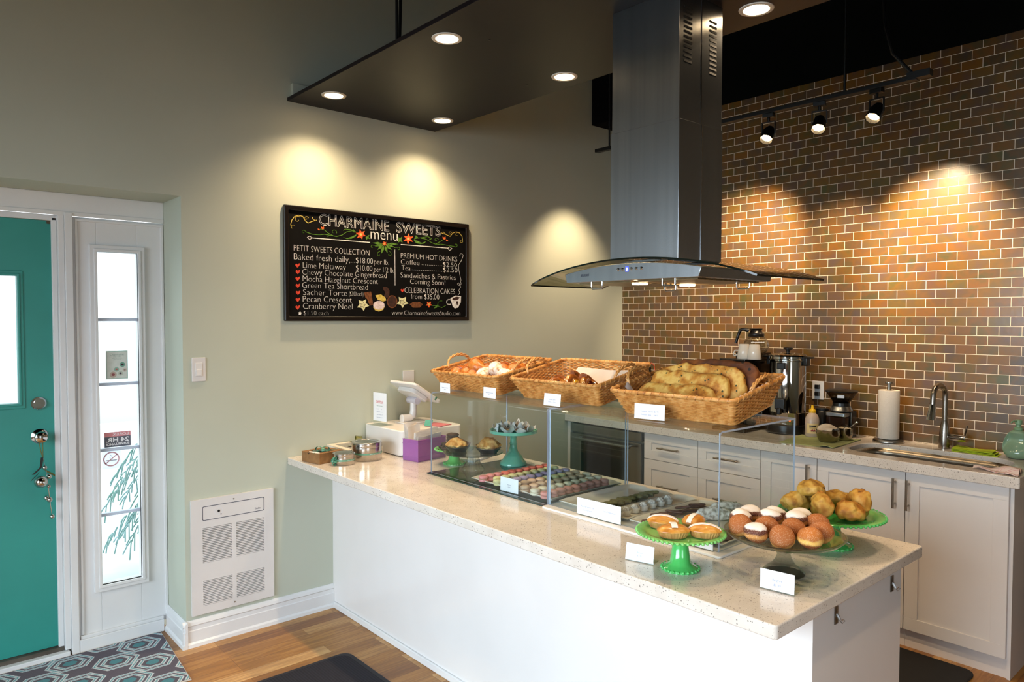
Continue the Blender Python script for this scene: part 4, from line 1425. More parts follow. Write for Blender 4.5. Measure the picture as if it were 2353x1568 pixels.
for k, (x, y, rz, st, lab) in enumerate(((-2.605, -2.386, -0.75, False, 'oval pastry with a short sugar patch, nearest the viewer on the green stand'),
                                    (-2.535, -2.444, -0.95, True, 'oval pastry with a curved sugar stripe at the near right of the green stand'),
                                    (-2.550, -2.308, -1.05, True, 'oval pastry with a long sugar stripe at the far left of the green stand'),
                                    (-2.478, -2.367, 0.25, True, 'oval pastry with a broken sugar stripe at the back of the green stand'))):
    o = oval_tart(st)
    o.location = (x, y, ZC + 0.110 + 0.0005 + (0 if k in (0, 1) else 0.0)); o.rotation_euler = (0, 0, rz); o['label'] = lab; o['group'] = G4

# ------------------------------------------------------------------ doughnuts
def two_tone(name, top, waist, bottom, zlo, zhi, sugar=None):
    """crust colours follow the height in the fried dough: brown caps, a pale waist"""
    if name in MATS:
        return MATS[name]
    m, t, nd, lk, b = nodes_of(name)
    tc = nd.new('ShaderNodeTexCoord')
    sp = nd.new('ShaderNodeSeparateXYZ')
    lk.new(tc.outputs['Object'], sp.inputs[0])
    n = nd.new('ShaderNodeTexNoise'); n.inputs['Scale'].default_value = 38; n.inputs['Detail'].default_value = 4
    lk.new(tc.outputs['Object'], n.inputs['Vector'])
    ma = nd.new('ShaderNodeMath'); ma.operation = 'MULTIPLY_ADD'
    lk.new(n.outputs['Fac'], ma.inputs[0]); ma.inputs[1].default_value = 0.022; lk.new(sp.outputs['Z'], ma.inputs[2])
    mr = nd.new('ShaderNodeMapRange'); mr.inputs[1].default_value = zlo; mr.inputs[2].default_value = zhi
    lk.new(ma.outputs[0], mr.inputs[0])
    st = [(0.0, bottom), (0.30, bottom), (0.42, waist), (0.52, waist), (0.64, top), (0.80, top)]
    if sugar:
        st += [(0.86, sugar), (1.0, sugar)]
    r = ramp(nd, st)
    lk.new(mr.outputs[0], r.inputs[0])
    n2 = nd.new('ShaderNodeTexNoise'); n2.inputs['Scale'].default_value = 420; n2.inputs['Detail'].default_value = 1
    lk.new(tc.outputs['Object'], n2.inputs['Vector'])
    r2 = ramp(nd, [(0.56, (0, 0, 0, 1)), (0.66, (0.35, 0.35, 0.35, 1))])
    lk.new(n2.outputs['Fac'], r2.inputs[0])
    mx = nd.new('ShaderNodeMix'); mx.data_type = 'RGBA'
    lk.new(r2.outputs[0], mx.inputs['Factor']); lk.new(r.outputs[0], mx.inputs['A']); mx.inputs['B'].default_value = lin('#e8d2b4')
    lk.new(mx.outputs['Result'], b.inputs['Base Color'])
    bp = nd.new('ShaderNodeBump'); bp.inputs['Strength'].default_value = 0.35; bp.inputs['Distance'].default_value = 0.001
    lk.new(n2.outputs['Fac'], bp.inputs['Height']); lk.new(bp.outputs[0], b.inputs['Normal'])
    b.inputs['Roughness'].default_value = 0.7
    MATS[name] = m
    return m
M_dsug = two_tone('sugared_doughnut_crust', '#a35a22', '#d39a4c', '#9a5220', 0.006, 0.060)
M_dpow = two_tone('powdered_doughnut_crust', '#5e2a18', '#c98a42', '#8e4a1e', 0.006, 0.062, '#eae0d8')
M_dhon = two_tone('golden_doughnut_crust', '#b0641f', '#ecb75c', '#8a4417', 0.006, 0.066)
def doughnut(m, seed, dent=0.0):
    b = B()
    def fn(u):
        s = 1.0
        if dent:
            s -= dent * math.exp(-((u.z - 0.0) / 0.16) ** 2)
        return s
    b.ell((0, 0, 0.027), (0.036, 0.036, 0.0275), nu=30, nv=20, fn=fn)
    b.wobble(0.0042, 22, seed, floor=0.0)
    return b.mesh('doughnut', m, 80)
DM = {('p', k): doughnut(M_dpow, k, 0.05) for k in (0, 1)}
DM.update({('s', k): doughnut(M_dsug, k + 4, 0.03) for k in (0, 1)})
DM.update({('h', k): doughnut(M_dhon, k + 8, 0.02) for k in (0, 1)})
DG = 'doughnuts on the glass stand'
zP = ZC + 0.1088
DN = [(-2.470, -2.566, 0.0, 'p', 'doughnut with dark jam brown top and pale waist, front left of the glass stand', 0.0, -0.3),
      (-2.436, -2.628, 0.0, 's', 'round doughnut sugared all over standing at the centre front of the glass stand', 0.85, -0.7),
      (-2.398, -2.690, 0.0, 'h', 'golden doughnut with a wide pale waist, front right of the glass stand', 0.15, -0.5),
      (-2.428, -2.497, 0.0, 's', 'creased brown sugared doughnut at the left edge of the glass stand', 0.7, -1.2),
      (-2.392, -2.556, 0.0, 's', 'brown sugared doughnut in the middle of the heap under a powdered one', 0.35, -0.6),
      (-2.355, -2.618, 0.0, 's', 'brown sugared doughnut in the middle right of the heap', 0.45, -0.6),
      (-2.322, -2.684, 0.0, 's', 'brown sugared doughnut at the right edge behind the golden one', 0.5, -0.9),
      (-2.384, -2.468, 0.004, 'p', 'powdered doughnut at the far left of the glass stand', 0.1, 0),
      (-2.322, -2.462, 0.004, 'p', 'powdered doughnut furthest towards the display case', 0.0, 0.3),
      (-2.277, -2.518, 0.004, 'p', 'powdered doughnut in the middle of the back row', 0.0, 0.5),
      (-2.240, -2.580, 0.004, 'p', 'powdered doughnut with a broad brown band at the right of the back row', 0.0, 0.2),
      (-2.340, -2.535, 0.010, 'p', 'powdered doughnut in the centre of the heap', 0.05, 1.1),
      (-2.298, -2.595, 0.010, 'p', 'powdered doughnut right of the centre of the heap', 0.0, 0.8),
      (-2.263, -2.645, 0.002, 's', 'brown sugared doughnut at the far right of the heap', 0.4, -0.8)]
for k, (x, y, dz, kind, lab, tilt, az) in enumerate(DN):
    o = bpy.data.objects.new('doughnut', DM[(kind, k % 2)])
    COL.objects.link(o)
    o.rotation_euler = (0, -tilt, az + 1.0)
    o.location = (x + 0.016 * math.sin(tilt) * math.cos(az + 1.0), y + 0.016 * math.sin(tilt) * math.sin(az + 1.0), zP + dz + 0.009 * math.sin(tilt))
    o.scale = (0.96, 0.96, 1.0)
    tag(o, lab, 'doughnut', DG)

# ------------------------------------------------------------------ scones
def spotted(name, stops, spot_col, scale=28, spots=0.17, vs=75):
    if name in MATS:
        return MATS[name]
    m, t, nd, lk, b = nodes_of(name)
    n = noise_tex(nd, lk, scale, 5)
    r = ramp(nd, stops)
    lk.new(n.outputs['Fac'], r.inputs[0])
    tc = nd.new('ShaderNodeTexCoord')
    v = nd.new('ShaderNodeTexVoronoi'); v.inputs['Scale'].default_value = vs
    lk.new(tc.outputs['Object'], v.inputs['Vector'])
    sc = nd.new('ShaderNodeSeparateColor'); lk.new(v.outputs['Color'], sc.inputs[0])
    mr = nd.new('ShaderNodeMapRange'); mr.inputs[1].default_value = 1 - spots; mr.inputs[2].default_value = 1.0; mr.inputs[3].default_value = 0.0; mr.inputs[4].default_value = 0.55
    lk.new(sc.outputs[0], mr.inputs[0])
    ls = nd.new('ShaderNodeMath'); ls.operation = 'LESS_THAN'
    lk.new(v.outputs['Distance'], ls.inputs[0]); lk.new(mr.outputs[0], ls.inputs[1])
    mx = nd.new('ShaderNodeMix'); mx.data_type = 'RGBA'
    lk.new(ls.outputs[0], mx.inputs['Factor']); lk.new(r.outputs[0], mx.inputs['A']); mx.inputs['B'].default_value = lin(spot_col)
    lk.new(mx.outputs['Result'], b.inputs['Base Color'])
    n2 = noise_tex(nd, lk, 90, 5)
    bp = nd.new('ShaderNodeBump'); bp.inputs['Strength'].default_value = 0.5; bp.inputs['Distance'].default_value = 0.003
    lk.new(n2.outputs['Fac'], bp.inputs['Height']); lk.new(bp.outputs[0], b.inputs['Normal'])
    b.inputs['Roughness'].default_value = 0.62
    MATS[name] = m
    return m
M_scone = spotted('currant_scone_crust', [(0.32, '#8a5a1c'), (0.45, '#b98a35'), (0.58, '#caa150'), (0.7, '#a5651f')], '#20120c')
M_scone2 = spotted('plain_scone_crust', [(0.32, '#9a5a18'), (0.45, '#b87a2a'), (0.6, '#c9983f'), (0.72, '#a46a20')], '#7a4a1a', spots=0.06)
def scone(name, m, seed, r):
    b = B().ell((0, 0, r[2]), r, nu=36, nv=24)
    b.wobble(0.012, 26, seed)
    b.wobble(0.005, 75, seed + 2, floor=0.0)
    return b.mesh(name, m, 80)
zq = ZC + 0.1045
SG = 'scones on the green stand'
for k, (x, y, dz, rr, m, rot, lab) in enumerate((
        (-2.035, -2.515, 0.052, (0.050, 0.044, 0.026), M_scone, (0.1, 0.1, 0.4), 'currant scone resting on top of the heap'),
        (-2.062, -2.475, 0.0, (0.040, 0.044, 0.033), M_scone, (0, 0.3, 0.9), 'currant scone at the left of the heap'),
        (-1.985, -2.475, 0.0, (0.045, 0.040, 0.030), M_scone, (0, 0, 0.2), 'currant scone at the back left, under the topmost one'),
        (-1.945, -2.555, 0.0, (0.048, 0.044, 0.032), M_scone, (0, 0, 1.2), 'currant scone at the back of the heap, right of the topmost one'),
        (-2.095, -2.575, 0.0, (0.030, 0.046, 0.043), M_scone2, (0.2, -0.2, -0.7), 'plain browned scone standing on edge at the front of the heap'),
        (-2.045, -2.640, 0.0, (0.045, 0.043, 0.033), M_scone2, (0, 0, 0.6), 'craggy golden scone at the front right of the heap'),
        (-1.965, -2.635, 0.0, (0.034, 0.050, 0.044), M_scone2, (0.1, 0.25, 2.4), 'tall golden scone at the right edge of the heap'))):
    o = bpy.data.objects.new('scone', scone('scone', m, k * 3 + 1, rr))
    COL.objects.link(o)
    o.location = (x, y, zq + dz + 0.001)
    o.rotation_euler = (0, 0, rot[2])
    tag(o, lab, 'scone', SG)

# ------------------------------------------------------------------ pies and cookies inside the wall side case
M_pie = pm('pie_crust', '#c08438', 0.6, var=[(0.32, '#94571c'), (0.48, '#c58a3e'), (0.66, '#e3bd78')], vscale=34, bump=0.5, bscale=70)
M_tin = pm('foil_pie_dish', '#9b958e', 0.34, 1.0, var=[(0.3, '#958f88'), (0.7, '#a29c95')], vscale=30)
def pie(lab, x, y, seed, hgt):
    t = thing('small_pie', lab, 'pie', (x, y, ZG + 0.0838), 0, 'small pies on the glass stand')
    B().lathe([(0, 0), (0.040, 0), (0.058, 0.022), (0.061, 0.024), (0.061, 0.0255), (0.0565, 0.0245), (0.039, 0.002), (0, 0.002)], 48).out('foil_dish', M_tin, t, smooth=50)
    b = B()
    wv = lambda a, k: 1 + (0.045 * math.sin(13 * a + seed) if k in (1, 2, 3) else 0.02 * math.sin(5 * a + seed))
    b.lathe([(0, 0.012), (0.056, 0.020), (0.0615, 0.028), (0.058, 0.035), (0.048, 0.040 + hgt * 0.2), (0.036, 0.040 + hgt * 0.62), (0.022, 0.042 + hgt * 0.92), (0.008, 0.042 + hgt), (0, 0.042 + hgt)], 56, None, wv)
    b.wobble(0.007, 38, seed)
    b.wobble(0.003, 110, seed)
    for v in b.b.verts:
        rr = math.hypot(v.co.x, v.co.y)
        v.co.z = max(v.co.z, 0.0035 + max(0, (rr - 0.036)) * 1.2)
    b.out('crust', M_pie, t, smooth=80)
pie('small pie with a pale puffed crust at the left of the glass stand', -2.205, -0.826, 2.0, 0.020)
pie('small pie with a tall browned crust at the right of the glass stand', -2.118, -0.957, 5.0, 0.032)
M_cookie = pm('dark_chocolate_cookie', '#2a1710', 0.7, var=[(0.3, '#21110b'), (0.7, '#382017')], vscale=60, bump=0.4, bscale=130)
ck = B().lathe([(0, 0), (0.028, 0.0), (0.032, 0.005), (0.031, 0.010), (0.022, 0.0145), (0, 0.016)], 32)
ck.wobble(0.0015, 60, 1, floor=0)
ckm = ck.mesh('chocolate_cookie', M_cookie, 70)
M_cookie2 = pm('light_chocolate_cookie', '#4a3020', 0.7, var=[(0.3, '#3f281a'), (0.7, '#553826')], vscale=60, bump=0.4, bscale=130)
ckm2 = ckm.copy(); ckm2.materials[0] = M_cookie2
zc3 = ZC + 0.076
CK = [(0.048, -0.002, 0.0, 'dark chocolate cookie lying at the back of the low stand'), (-0.02, 0.052, 0.0, 'dark chocolate cookie at the left of the low stand'),
      (-0.046, -0.002, 0.0, 'dark chocolate cookie at the front of the low stand'), (0.036, 0.055, 0.0, 'dark chocolate cookie at the back left of the low stand')]
for dx, dy, dz, lab in CK:
    for lev in range(2):
        place('chocolate_cookie', ckm, (S3[0] + dx * (1 - 0.25 * lev), S3[1] + dy * (1 - 0.25 * lev), zc3 + 0.016 * lev), (rnd.uniform(-.1, .1) * lev, rnd.uniform(-.1, .1) * lev, rnd.uniform(0, 6)),
              lab + (', bottom layer' if lev == 0 else ', second layer'), 'cookie', 'chocolate cookies on the low stand')
for k in range(3):
    place('chocolate_cookie', ckm2, (S3[0] + 0.006, S3[1] + 0.020, zc3 + 0.033 + 0.0145 * k), (0, 0, k), 'lighter chocolate cookie, %s from the bottom of the stack on top of the heap' % ORD[k], 'cookie', 'chocolate cookies on the low stand')
# butter tarts in paper on the mint stand
M_tulip = pm('white_baking_paper', '#e0d9d2', 0.75, var=[(0.3, '#d9d2cb'), (0.7, '#e8e1da')], vscale=25, sub=0.15)
M_tart = pm('butter_tart_filling', '#6a3312', 0.3, var=[(0.3, '#53260c'), (0.7, '#8a4a1c')], vscale=50, coat=0.5)
def butter_tart():
    r = thing('butter_tart', 'x', 'tart', (0, 0, 0))
    b = B().lathe([(0, 0), (0.020, 0), (0.0265, 0.020), (0.0255, 0.0215), (0.022, 0.019), (0, 0.019)], 28)
    b.wobble(0.0012, 80, 2, floor=0)
    b.out('tart_shell', M_crust, r, smooth=60)
    b = B().lathe([(0, 0.019), (0.0225, 0.0192), (0.018, 0.0235), (0, 0.0250)], 24)
    b.out('filling', M_tart, r, smooth=60)
    b = B()
    def pet(u, v):
        a = 2 * PI * u
        e = 0.5 + 0.5 * math.cos(4 * a)
        hh = 0.014 + 0.034 * e * (0.7 + 0.3 * math.sin(a * 3 + 1))
        q = 0.0215 + 0.0120 * v + 0.006 * v * v
        return (q * math.cos(a), q * math.sin(a), 0.0015 + hh * v)
    b.sheet(pet, 48, 5, thick=0.0005)
    b.out('baking_paper', M_tulip, r, smooth=60)
    return r
bt = butter_tart()
zt4 = ZG + 0.1662
for k, (dx, dy, lab) in enumerate(((-0.052, -0.020, 'butter tart in white paper at the front of the mint stand'), (-0.018, -0.078, 'butter tart in white paper at the right of the mint stand'),
                                   (0.010, -0.020, 'butter tart in white paper in the middle of the mint stand'), (0.045, -0.060, 'butter tart in white paper at the back right of the mint stand'),
                                   (0.005, 0.045, 'butter tart in white paper behind the small card on the mint stand'), (0.060, 0.005, 'butter tart in white paper at the back of the mint stand'),
                                   (-0.045, 0.045, 'butter tart in white paper at the left of the mint stand'), (0.055, 0.062, 'butter tart in white paper at the back left of the mint stand'))):
    loc = (S4[0] + dx, S4[1] + dy, zt4)
    if k == 0:
        bt.location = loc; bt['label'] = lab; bt['group'] = 'butter tarts on the mint stand'
    else:
        dup(bt, loc, (0, 0, k * 0.9), lab)
card('small card reading Butter Tarts leaning on the mint cake stand rim', (S4[0] - 0.088, S4[1] + 0.022, zt4 + .0003), -0.55, 0.066, 0.042, 0.12, [('Butter Tarts', 0.006), ('$1.99', 0.0055)], 0.004)

# ------------------------------------------------------------------ wicker baskets propped on rolled towels
def wicker_mat():
    m, t, nd, lk, b = nodes_of('honey_wicker')
    n = noise_tex(nd, lk, 38, 4)
    r = ramp(nd, [(0.3, '#a8682a'), (0.5, '#c88c48'), (0.7, '#dba766')])
    lk.new(n.outputs['Fac'], r.inputs[0])
    lk.new(r.outputs[0], b.inputs['Base Color'])
    b.inputs['Roughness'].default_value = 0.42
    b.inputs['Coat Weight'].default_value = 0.3
    b.inputs['Coat Roughness'].default_value = 0.2
    return m
M_wick = wicker_mat()
LT, DT, LB, DB, HB, FO = 0.503, 0.358, 0.438, 0.269, 0.094, 0.040
def wall_path(t, n, r=0.018):
    """closed rounded rectangle at relative height t in the basket's own axes, as n points with arc length"""
    x0 = -FO * t; x1 = DB + (DT - FO - DB) * t
    hy_ = (LB + (LT - LB) * t) / 2
    base = rrect(x0, x1, -hy_, hy_, r, 4)
    seg = []
    tot = 0
    for i in range(len(base)):
        a, c = base[i], base[(i + 1) % len(base)]
        d = math.hypot(c[0] - a[0], c[1] - a[1])
        seg.append((tot, d, a, c)); tot += d
    pts = []
    for k in range(n):
        s = tot * k / n
        for st, d, a, c in seg:
            if st <= s <= st + d + 1e-9:
                u = (s - st) / d if d else 0
                tx, ty = (c[0] - a[0]) / max(d, 1e-9), (c[1] - a[1]) / max(d, 1e-9)
                pts.append((a[0] + (c[0] - a[0]) * u, a[1] + (c[1] - a[1]) * u, ty, -tx))
                break
    return pts
NS = 76                      # uprights
def basket_meshes():
    b = B()
    rows = 15
    for k in range(rows):
        t = (k + 0.35) / rows * 0.95 + 0.02
        n = NS * 3
        P = wall_path(t, n)
        pts = []
        for i, (x, y, nx, ny) in enumerate(P):
            w = math.sin(PI * (i / 3.0) + PI * k) * 0.0032
            pts.append((x + nx * w, y + ny * w, t * HB + 0.0006 * math.sin(i * 1.7 + k)))
        b.tube(pts, 0.0031, 5, closed=True)
    # floor weave
    hy_ = LB / 2 - 0.004
    for k in range(26):
        x = 0.006 + (DB - 0.012) * k / 25
        pts = [(x, -hy_ + 2 * hy_ * i / 60, 0.0045 + 0.0022 * math.sin(PI * i / 2 + PI * k)) for i in range(61)]
        b.tube(pts, 0.0045, 5)
    weave = b.mesh('weave', M_wick, 60)
    b = B()
    lo, hi = wall_path(0.0, NS), wall_path(1.0, NS)
    for a, c in zip(lo, hi):
        b.tube([(a[0], a[1], 0.001), ((a[0] + c[0]) / 2, (a[1] + c[1]) / 2, HB / 2), (c[0], c[1], HB)], 0.0021, 5)
    uprights = b.mesh('uprights', M_wick, 60)
    b = B()
    P = wall_path(1.0, 360, 0.022)
    b.tube([(x, y, HB) for x, y, nx, ny in P], 0.0072, 9, closed=True, rad=None)
    # wrapped binding on the rim
    for k in range(58):
        x, y, nx, ny = P[int(k * 360 / 58)]
        tx, ty = -ny, nx
        ring = []
        for i in range(13):
            a = 2 * PI * i / 12
            ring.append((x + nx * 0.0079 * math.cos(a) + tx * (0.004 * math.sin(a)), y + ny * 0.0079 * math.cos(a) + ty * (0.004 * math.sin(a)), HB + 0.0079 * math.sin(a)))
        b.tube(ring, 0.0016, 4)
    P = wall_path(0.02, 300)
    b.tube([(x + nx * 0.002, y + ny * 0.002, 0.0035) for x, y, nx, ny in P], 0.0042, 6, closed=True, rad=lambda t: 1)
    rim = b.mesh('rim', M_wick, 60)
    hs = []
    for s in (-1, 1):
        b = B()
        xm = (DT - 2 * FO) / 2 + 0.0
        for st in range(3):
            pts = []
            for i in range(49):
                u = i / 48
                a = PI * u
                w = 0.0045 * math.cos(u * 16 + st * 2.094), 0.0045 * math.sin(u * 16 + st * 2.094)
                pts.append((xm - 0.068 * math.cos(a) + w[0] * 0.6, s * (LT / 2 - 0.004 + 0.016 * math.sin(a)) + w[1], HB - 0.004 + 0.046 * math.sin(a) ** 0.75 + w[0]))
            b.tube(pts, 0.0034, 6)
        hs.append(b.mesh('handle', M_wick, 60))
    return weave, uprights, rim, hs
BW, BU, BR, BH = basket_meshes()
BASK = []
for (x, y, yw, tilt, lab) in ((-2.200, -0.923, 0.0, 0.188, 'wicker basket of croissants on the display case, furthest towards the green wall'),
                              (-2.168, -1.490, -0.032, 0.200, 'wicker basket with danish pastries and baking paper, middle of three'),
                              (-2.226, -2.119, -0.045, 0.176, 'wicker basket stacked with herbed bread slabs, nearest the viewer')):
    t = thing('wicker_basket', lab, 'basket', (x, y, CTOP + 0.0015), 0, 'wicker baskets on the display cases', rot=(0, -tilt, -yw))
    for nm, me in (('weave', BW), ('uprights', BU), ('rim', BR), ('handle', BH[0]), ('handle', BH[1])):
        o = bpy.data.objects.new(nm, me)
        COL.objects.link(o)
        o.parent = t
    mw = Matrix.Translation(t.location) @ Euler((0, -tilt, -yw)).to_matrix().to_4x4()
    BASK.append(mw)
def inb(k, p, r):
    """world matrix of something placed in the axes of basket k"""
    return BASK[k] @ Matrix.Translation(p) @ Euler(r).to_matrix().to_4x4()
def put(o, M):
    o.matrix_world = M
    return o
# rolled towels
M_towel = pm('striped_linen_towel', '#b9b6aa', 0.85, var=[(0.3, '#b0ad9f'), (0.7, '#c2bfb3')], vscale=40, bump=0.3, bscale=200)
M_towels = pm('dark_towel_stripe', '#4a4f52', 0.85, var=[(0.3, '#444a4c'), (0.7, '#50565a')], vscale=40)
for k, (y, lab) in enumerate(((-1.10, 'rolled striped towel propping the back of the croissant basket'), (-1.66, 'rolled striped towel propping the back of the middle basket'), (-2.10, 'rolled striped towel propping the back of the bread basket'))):
    t = thing('rolled_towel', lab, 'towel', (-2.005, y, CTOP + 0.0004), 0, 'rolled towels under the baskets')
    b = B()
    sp = []
    for i in range(70):
        a = i * 0.30
        q = 0.0025 + 0.0152 * i / 69
        sp.append((q * math.cos(a), q * math.sin(a) + 0.0182))
    b.sheet(lambda u, v: (sp[int(round(u * 69))][0], 0.185 * (1 - 2 * v), sp[int(round(u * 69))][1]), 69, 6, thick=0.0016)
    b.out('cloth', M_towel, t, smooth=60)
    b = B()
    for yy in (-0.168, -0.158, -0.146):
        b.lathe([(0.0186, 0), (0.0188, 0.001), (0.0188, 0.006), (0.0186, 0.007)], 28, frame((0, yy, 0.0182), (1, 0, 0), (0, 0, -1), (0, 1, 0)))
    b.out('stripe', M_towels, t, smooth=60)
# croissants
M_croi = pm('croissant_crust', '#b5651d', 0.42, var=[(0.3, '#8f4711'), (0.5, '#bd6c20'), (0.7, '#d89440')], vscale=30, bump=0.3, bscale=70, coat=0.25)
M_almo = pm('sugared_almond_crust', '#d9c3a4', 0.8, var=[(0.32, '#b07c40'), (0.5, '#e3d4c2'), (0.7, '#efe8e0')], vscale=55, bump=0.5, bscale=90)
def croissant(name, m, seed):
    b = B()
    N = 64
    pts, rad = [], []
    for i in range(N + 1):
        u = i / N
        a = -1.25 + 2.5 * u
        pts.append((0.052 * math.sin(a) * 1.1, 0.052 * (math.cos(a) - 0.6), 0.026))
        s = math.sin(PI * min(max(u, 0.015), 0.985)) ** 0.75
        st = (u * 9) % 1.0
        ridge = 0.88 + 0.16 * (st if u < 0.5 else 1 - st)
        rad.append(0.10 + 0.95 * s * ridge)
    b.tube(pts, 0.029, 16, rad=lambda t: rad[int(round(t * N))])
    b.wobble(0.0025, 40, seed, floor=0.002)
    return b.mesh(name, m, 50)
CM = [croissant('croissant', M_croi, s) for s in (0, 1)]
CA = croissant('almond_croissant', M_almo, 3)
cl = [(0.07, 0.145, 0.010, 0.5, 'plain croissant at the left end of the basket'), (0.085, 0.075, 0.012, 0.9, 'plain croissant beside the left end one, pointing to the wall'),
      (0.165, 0.085, 0.012, 1.5, 'plain croissant in the back row, second from the left'), (0.155, 0.005, 0.014, 1.1, 'large plain croissant in the middle of the back row'),
      (0.185, -0.075, 0.014, 0.8, 'plain croissant right of the middle in the back row'), (0.19, -0.150, 0.012, 0.4, 'plain croissant at the right end of the back row'),
      (0.06, 0.005, 0.010, 0.7, 'plain croissant at the front beside the sugared ones'), (0.17, 0.155, 0.010, 1.2, 'plain croissant at the back left corner'),
      (0.115, 0.045, 0.048, 1.0, 'plain croissant lying on top of the heap, left of centre')]
for k, (x, y, z, rz, lab) in enumerate(cl):
    o = place('croissant', CM[k % 2], (0, 0, 0), (0, 0, 0), lab, 'croissant', 'croissants in the basket')
    put(o, inb(0, (x, y, z + 0.022), (rnd.uniform(-.1, .1), -0.1, rz)) @ Matrix.Scale(1.18, 4))
for k, (x, y, z, rz, lab) in enumerate(((0.065, -0.070, 0.010, 0.3, 'sugar dusted almond croissant at the front of the basket'), (0.105, -0.115, 0.034, 0.9, 'sugar dusted almond croissant on top at the right'),
                                       (0.10, -0.165, 0.010, 1.6, 'sugar dusted almond croissant against the right end of the basket'))):
    o = place('almond_croissant', CA, (0, 0, 0), (0, 0, 0), lab, 'croissant', 'almond croissants in the basket')
    put(o, inb(0, (x, y, z + 0.032), (0, 0, rz)) @ Matrix.Scale(1.1, 4))
# danish
M_dan = pm('glazed_danish', '#8e4a18', 0.25, var=[(0.3, '#6e3410'), (0.5, '#a55a1e'), (0.7, '#d39a44')], vscale=32, bump=0.3, bscale=60, coat=0.8)
M_curd = pm('lemon_curd', '#d2a024', 0.2, var=[(0.3, '#c69418'), (0.7, '#deae34')], vscale=30, coat=0.6)
M_rai = pm('cherry_filling', '#4a120c', 0.2, var=[(0.3, '#3c0d08'), (0.7, '#5c1a12')], vscale=30, coat=0.6)
def danish(fm, seed):
    r = thing('danish_pastry', 'x', 'pastry', (0, 0, 0))
    b = B()
    pts = []
    for i in range(80):
        a = i / 79 * 4.2 * PI
        q = 0.010 + 0.030 * i / 79
        pts.append((q * math.cos(a) * 1.25, q * math.sin(a), 0.018 + 0.004 * math.sin(a * 2)))
    b.tube(pts, 0.0125, 10, rad=lambda t: 0.75 + 0.5 * t)
    b.wobble(0.003, 50, seed, floor=0.002)
    b.out('dough', M_dan, r, smooth=60)
    b = B().ell((0.002, 0, 0.026), (0.020, 0.014, 0.006), nu=18, nv=8)
    b.wobble(0.002, 70, seed)
    b.out('filling', fm, r, smooth=60)
    return r
for k, (fm, p, rr, lab) in enumerate(((M_rai, (0.055, 0.060, 0.010), (0.3, -0.2, 0.3), 'dark glazed danish at the left of the three in the basket'), (M_curd, (0.075, -0.010, 0.020), (0.75, -0.35, 0.5), 'lemon danish leaning in the middle of the basket'),
                                      (M_rai, (0.075, -0.095, 0.016), (0.6, -0.3, 0.9), 'dark glazed danish leaning at the right of the basket'))):
    o = danish(fm, k + 1)
    o['label'] = lab; o['group'] = 'danish pastries in the basket'
    put(o, inb(1, (p[0], p[1], p[2] + 0.022), rr) @ Matrix.Scale(1.15, 4))
M_parch = pm('baking_parchment', '#c9bcb2', 0.6, var=[(0.3, '#c2b5ab'), (0.7, '#d0c3b9')], vscale=14, sub=0.1)
b = B()
b.sheet(lambda u, v: (0.085 + 0.185 * v + 0.01 * math.sin(u * 5), 0.10 - 0.30 * u + 0.02 * v, 0.014 + 0.085 * max(0, v - 0.35) ** 1.2 * 1.2 + 0.006 * math.sin(u * 4 + v * 3)), 20, 16, thick=0.0006)
o = tag(b.out('parchment_sheet', M_parch, smooth=60), 'sheet of baking parchment lying under the danish pastries in the middle basket', 'baking paper')
put(o, BASK[1])
b = B()
b.sheet(lambda u, v: (0.055 - 0.03 * u + 0.01 * math.sin(3 * v), 0.205 + 0.025 * v, 0.030 + 0.075 * v * (1 - 0.2 * (2 * u - 1) ** 2)), 8, 12, thick=0.0006)
o = tag(b.out('parchment_sheet', M_parch, smooth=60), 'curl of baking parchment standing up at the left end of the bread basket', 'baking paper')
put(o, BASK[2])
# bread slabs
M_ciab = spotted('herbed_bread_crust', [(0.30, '#8a4c14'), (0.42, '#c07f2c'), (0.55, '#dfb560'), (0.68, '#d49a40'), (0.78, '#a8641e')], '#3a3a14', scale=20, spots=0.16, vs=130)
M_ciabd = spotted('dark_bread_crust', [(0.30, '#3f1f0c'), (0.5, '#63320f'), (0.7, '#8a4c18')], '#1c0f06', scale=22, spots=0.1)
def slab(m, L, W, T, seed):
    """loaf slab with a flat cut face and a domed crust; long side along y, standing on its edge"""
    b = B()
    def fn(u):
        c = max(abs(u.x), abs(u.y), abs(u.z))
        return 1.0 / (abs(u.x) ** 4 + abs(u.y) ** 4 + abs(u.z) ** 4) ** 0.25
    b.ell((0, 0, 0), (T / 2, L / 2, W / 2), nu=48, nv=28, fn=fn)
    b.wobble(0.008, 24, seed)
    b.wobble(0.003, 70, seed)
    return b.mesh('bread_slab', m, 80)
for k, (m, x, y, z, L, W, T, ry, lab) in enumerate(((M_ciab, 0.050, 0.030, 0.058, 0.31, 0.105, 0.055, 0.75, 'golden herbed bread slab at the front of the bread basket'),
                                                    (M_ciab, 0.100, 0.010, 0.083, 0.32, 0.125, 0.045, 0.62, 'herbed bread slab, second from the front in the bread basket'),
                                                    (M_ciab, 0.150, -0.015, 0.093, 0.34, 0.135, 0.045, 0.55, 'herbed bread slab, third from the front in the bread basket'),
                                                    (M_ciabd, 0.205, -0.035, 0.095, 0.34, 0.140, 0.050, 0.45, 'dark crusted bread slab at the back of the bread basket'))):
    o = place('bread_slab', slab(m, L, W, T, k + 2), (0, 0, 0), (0, 0, 0), lab, 'bread', 'bread slabs in the basket')
    put(o, inb(2, (x, y, z), (0, ry, 0)))

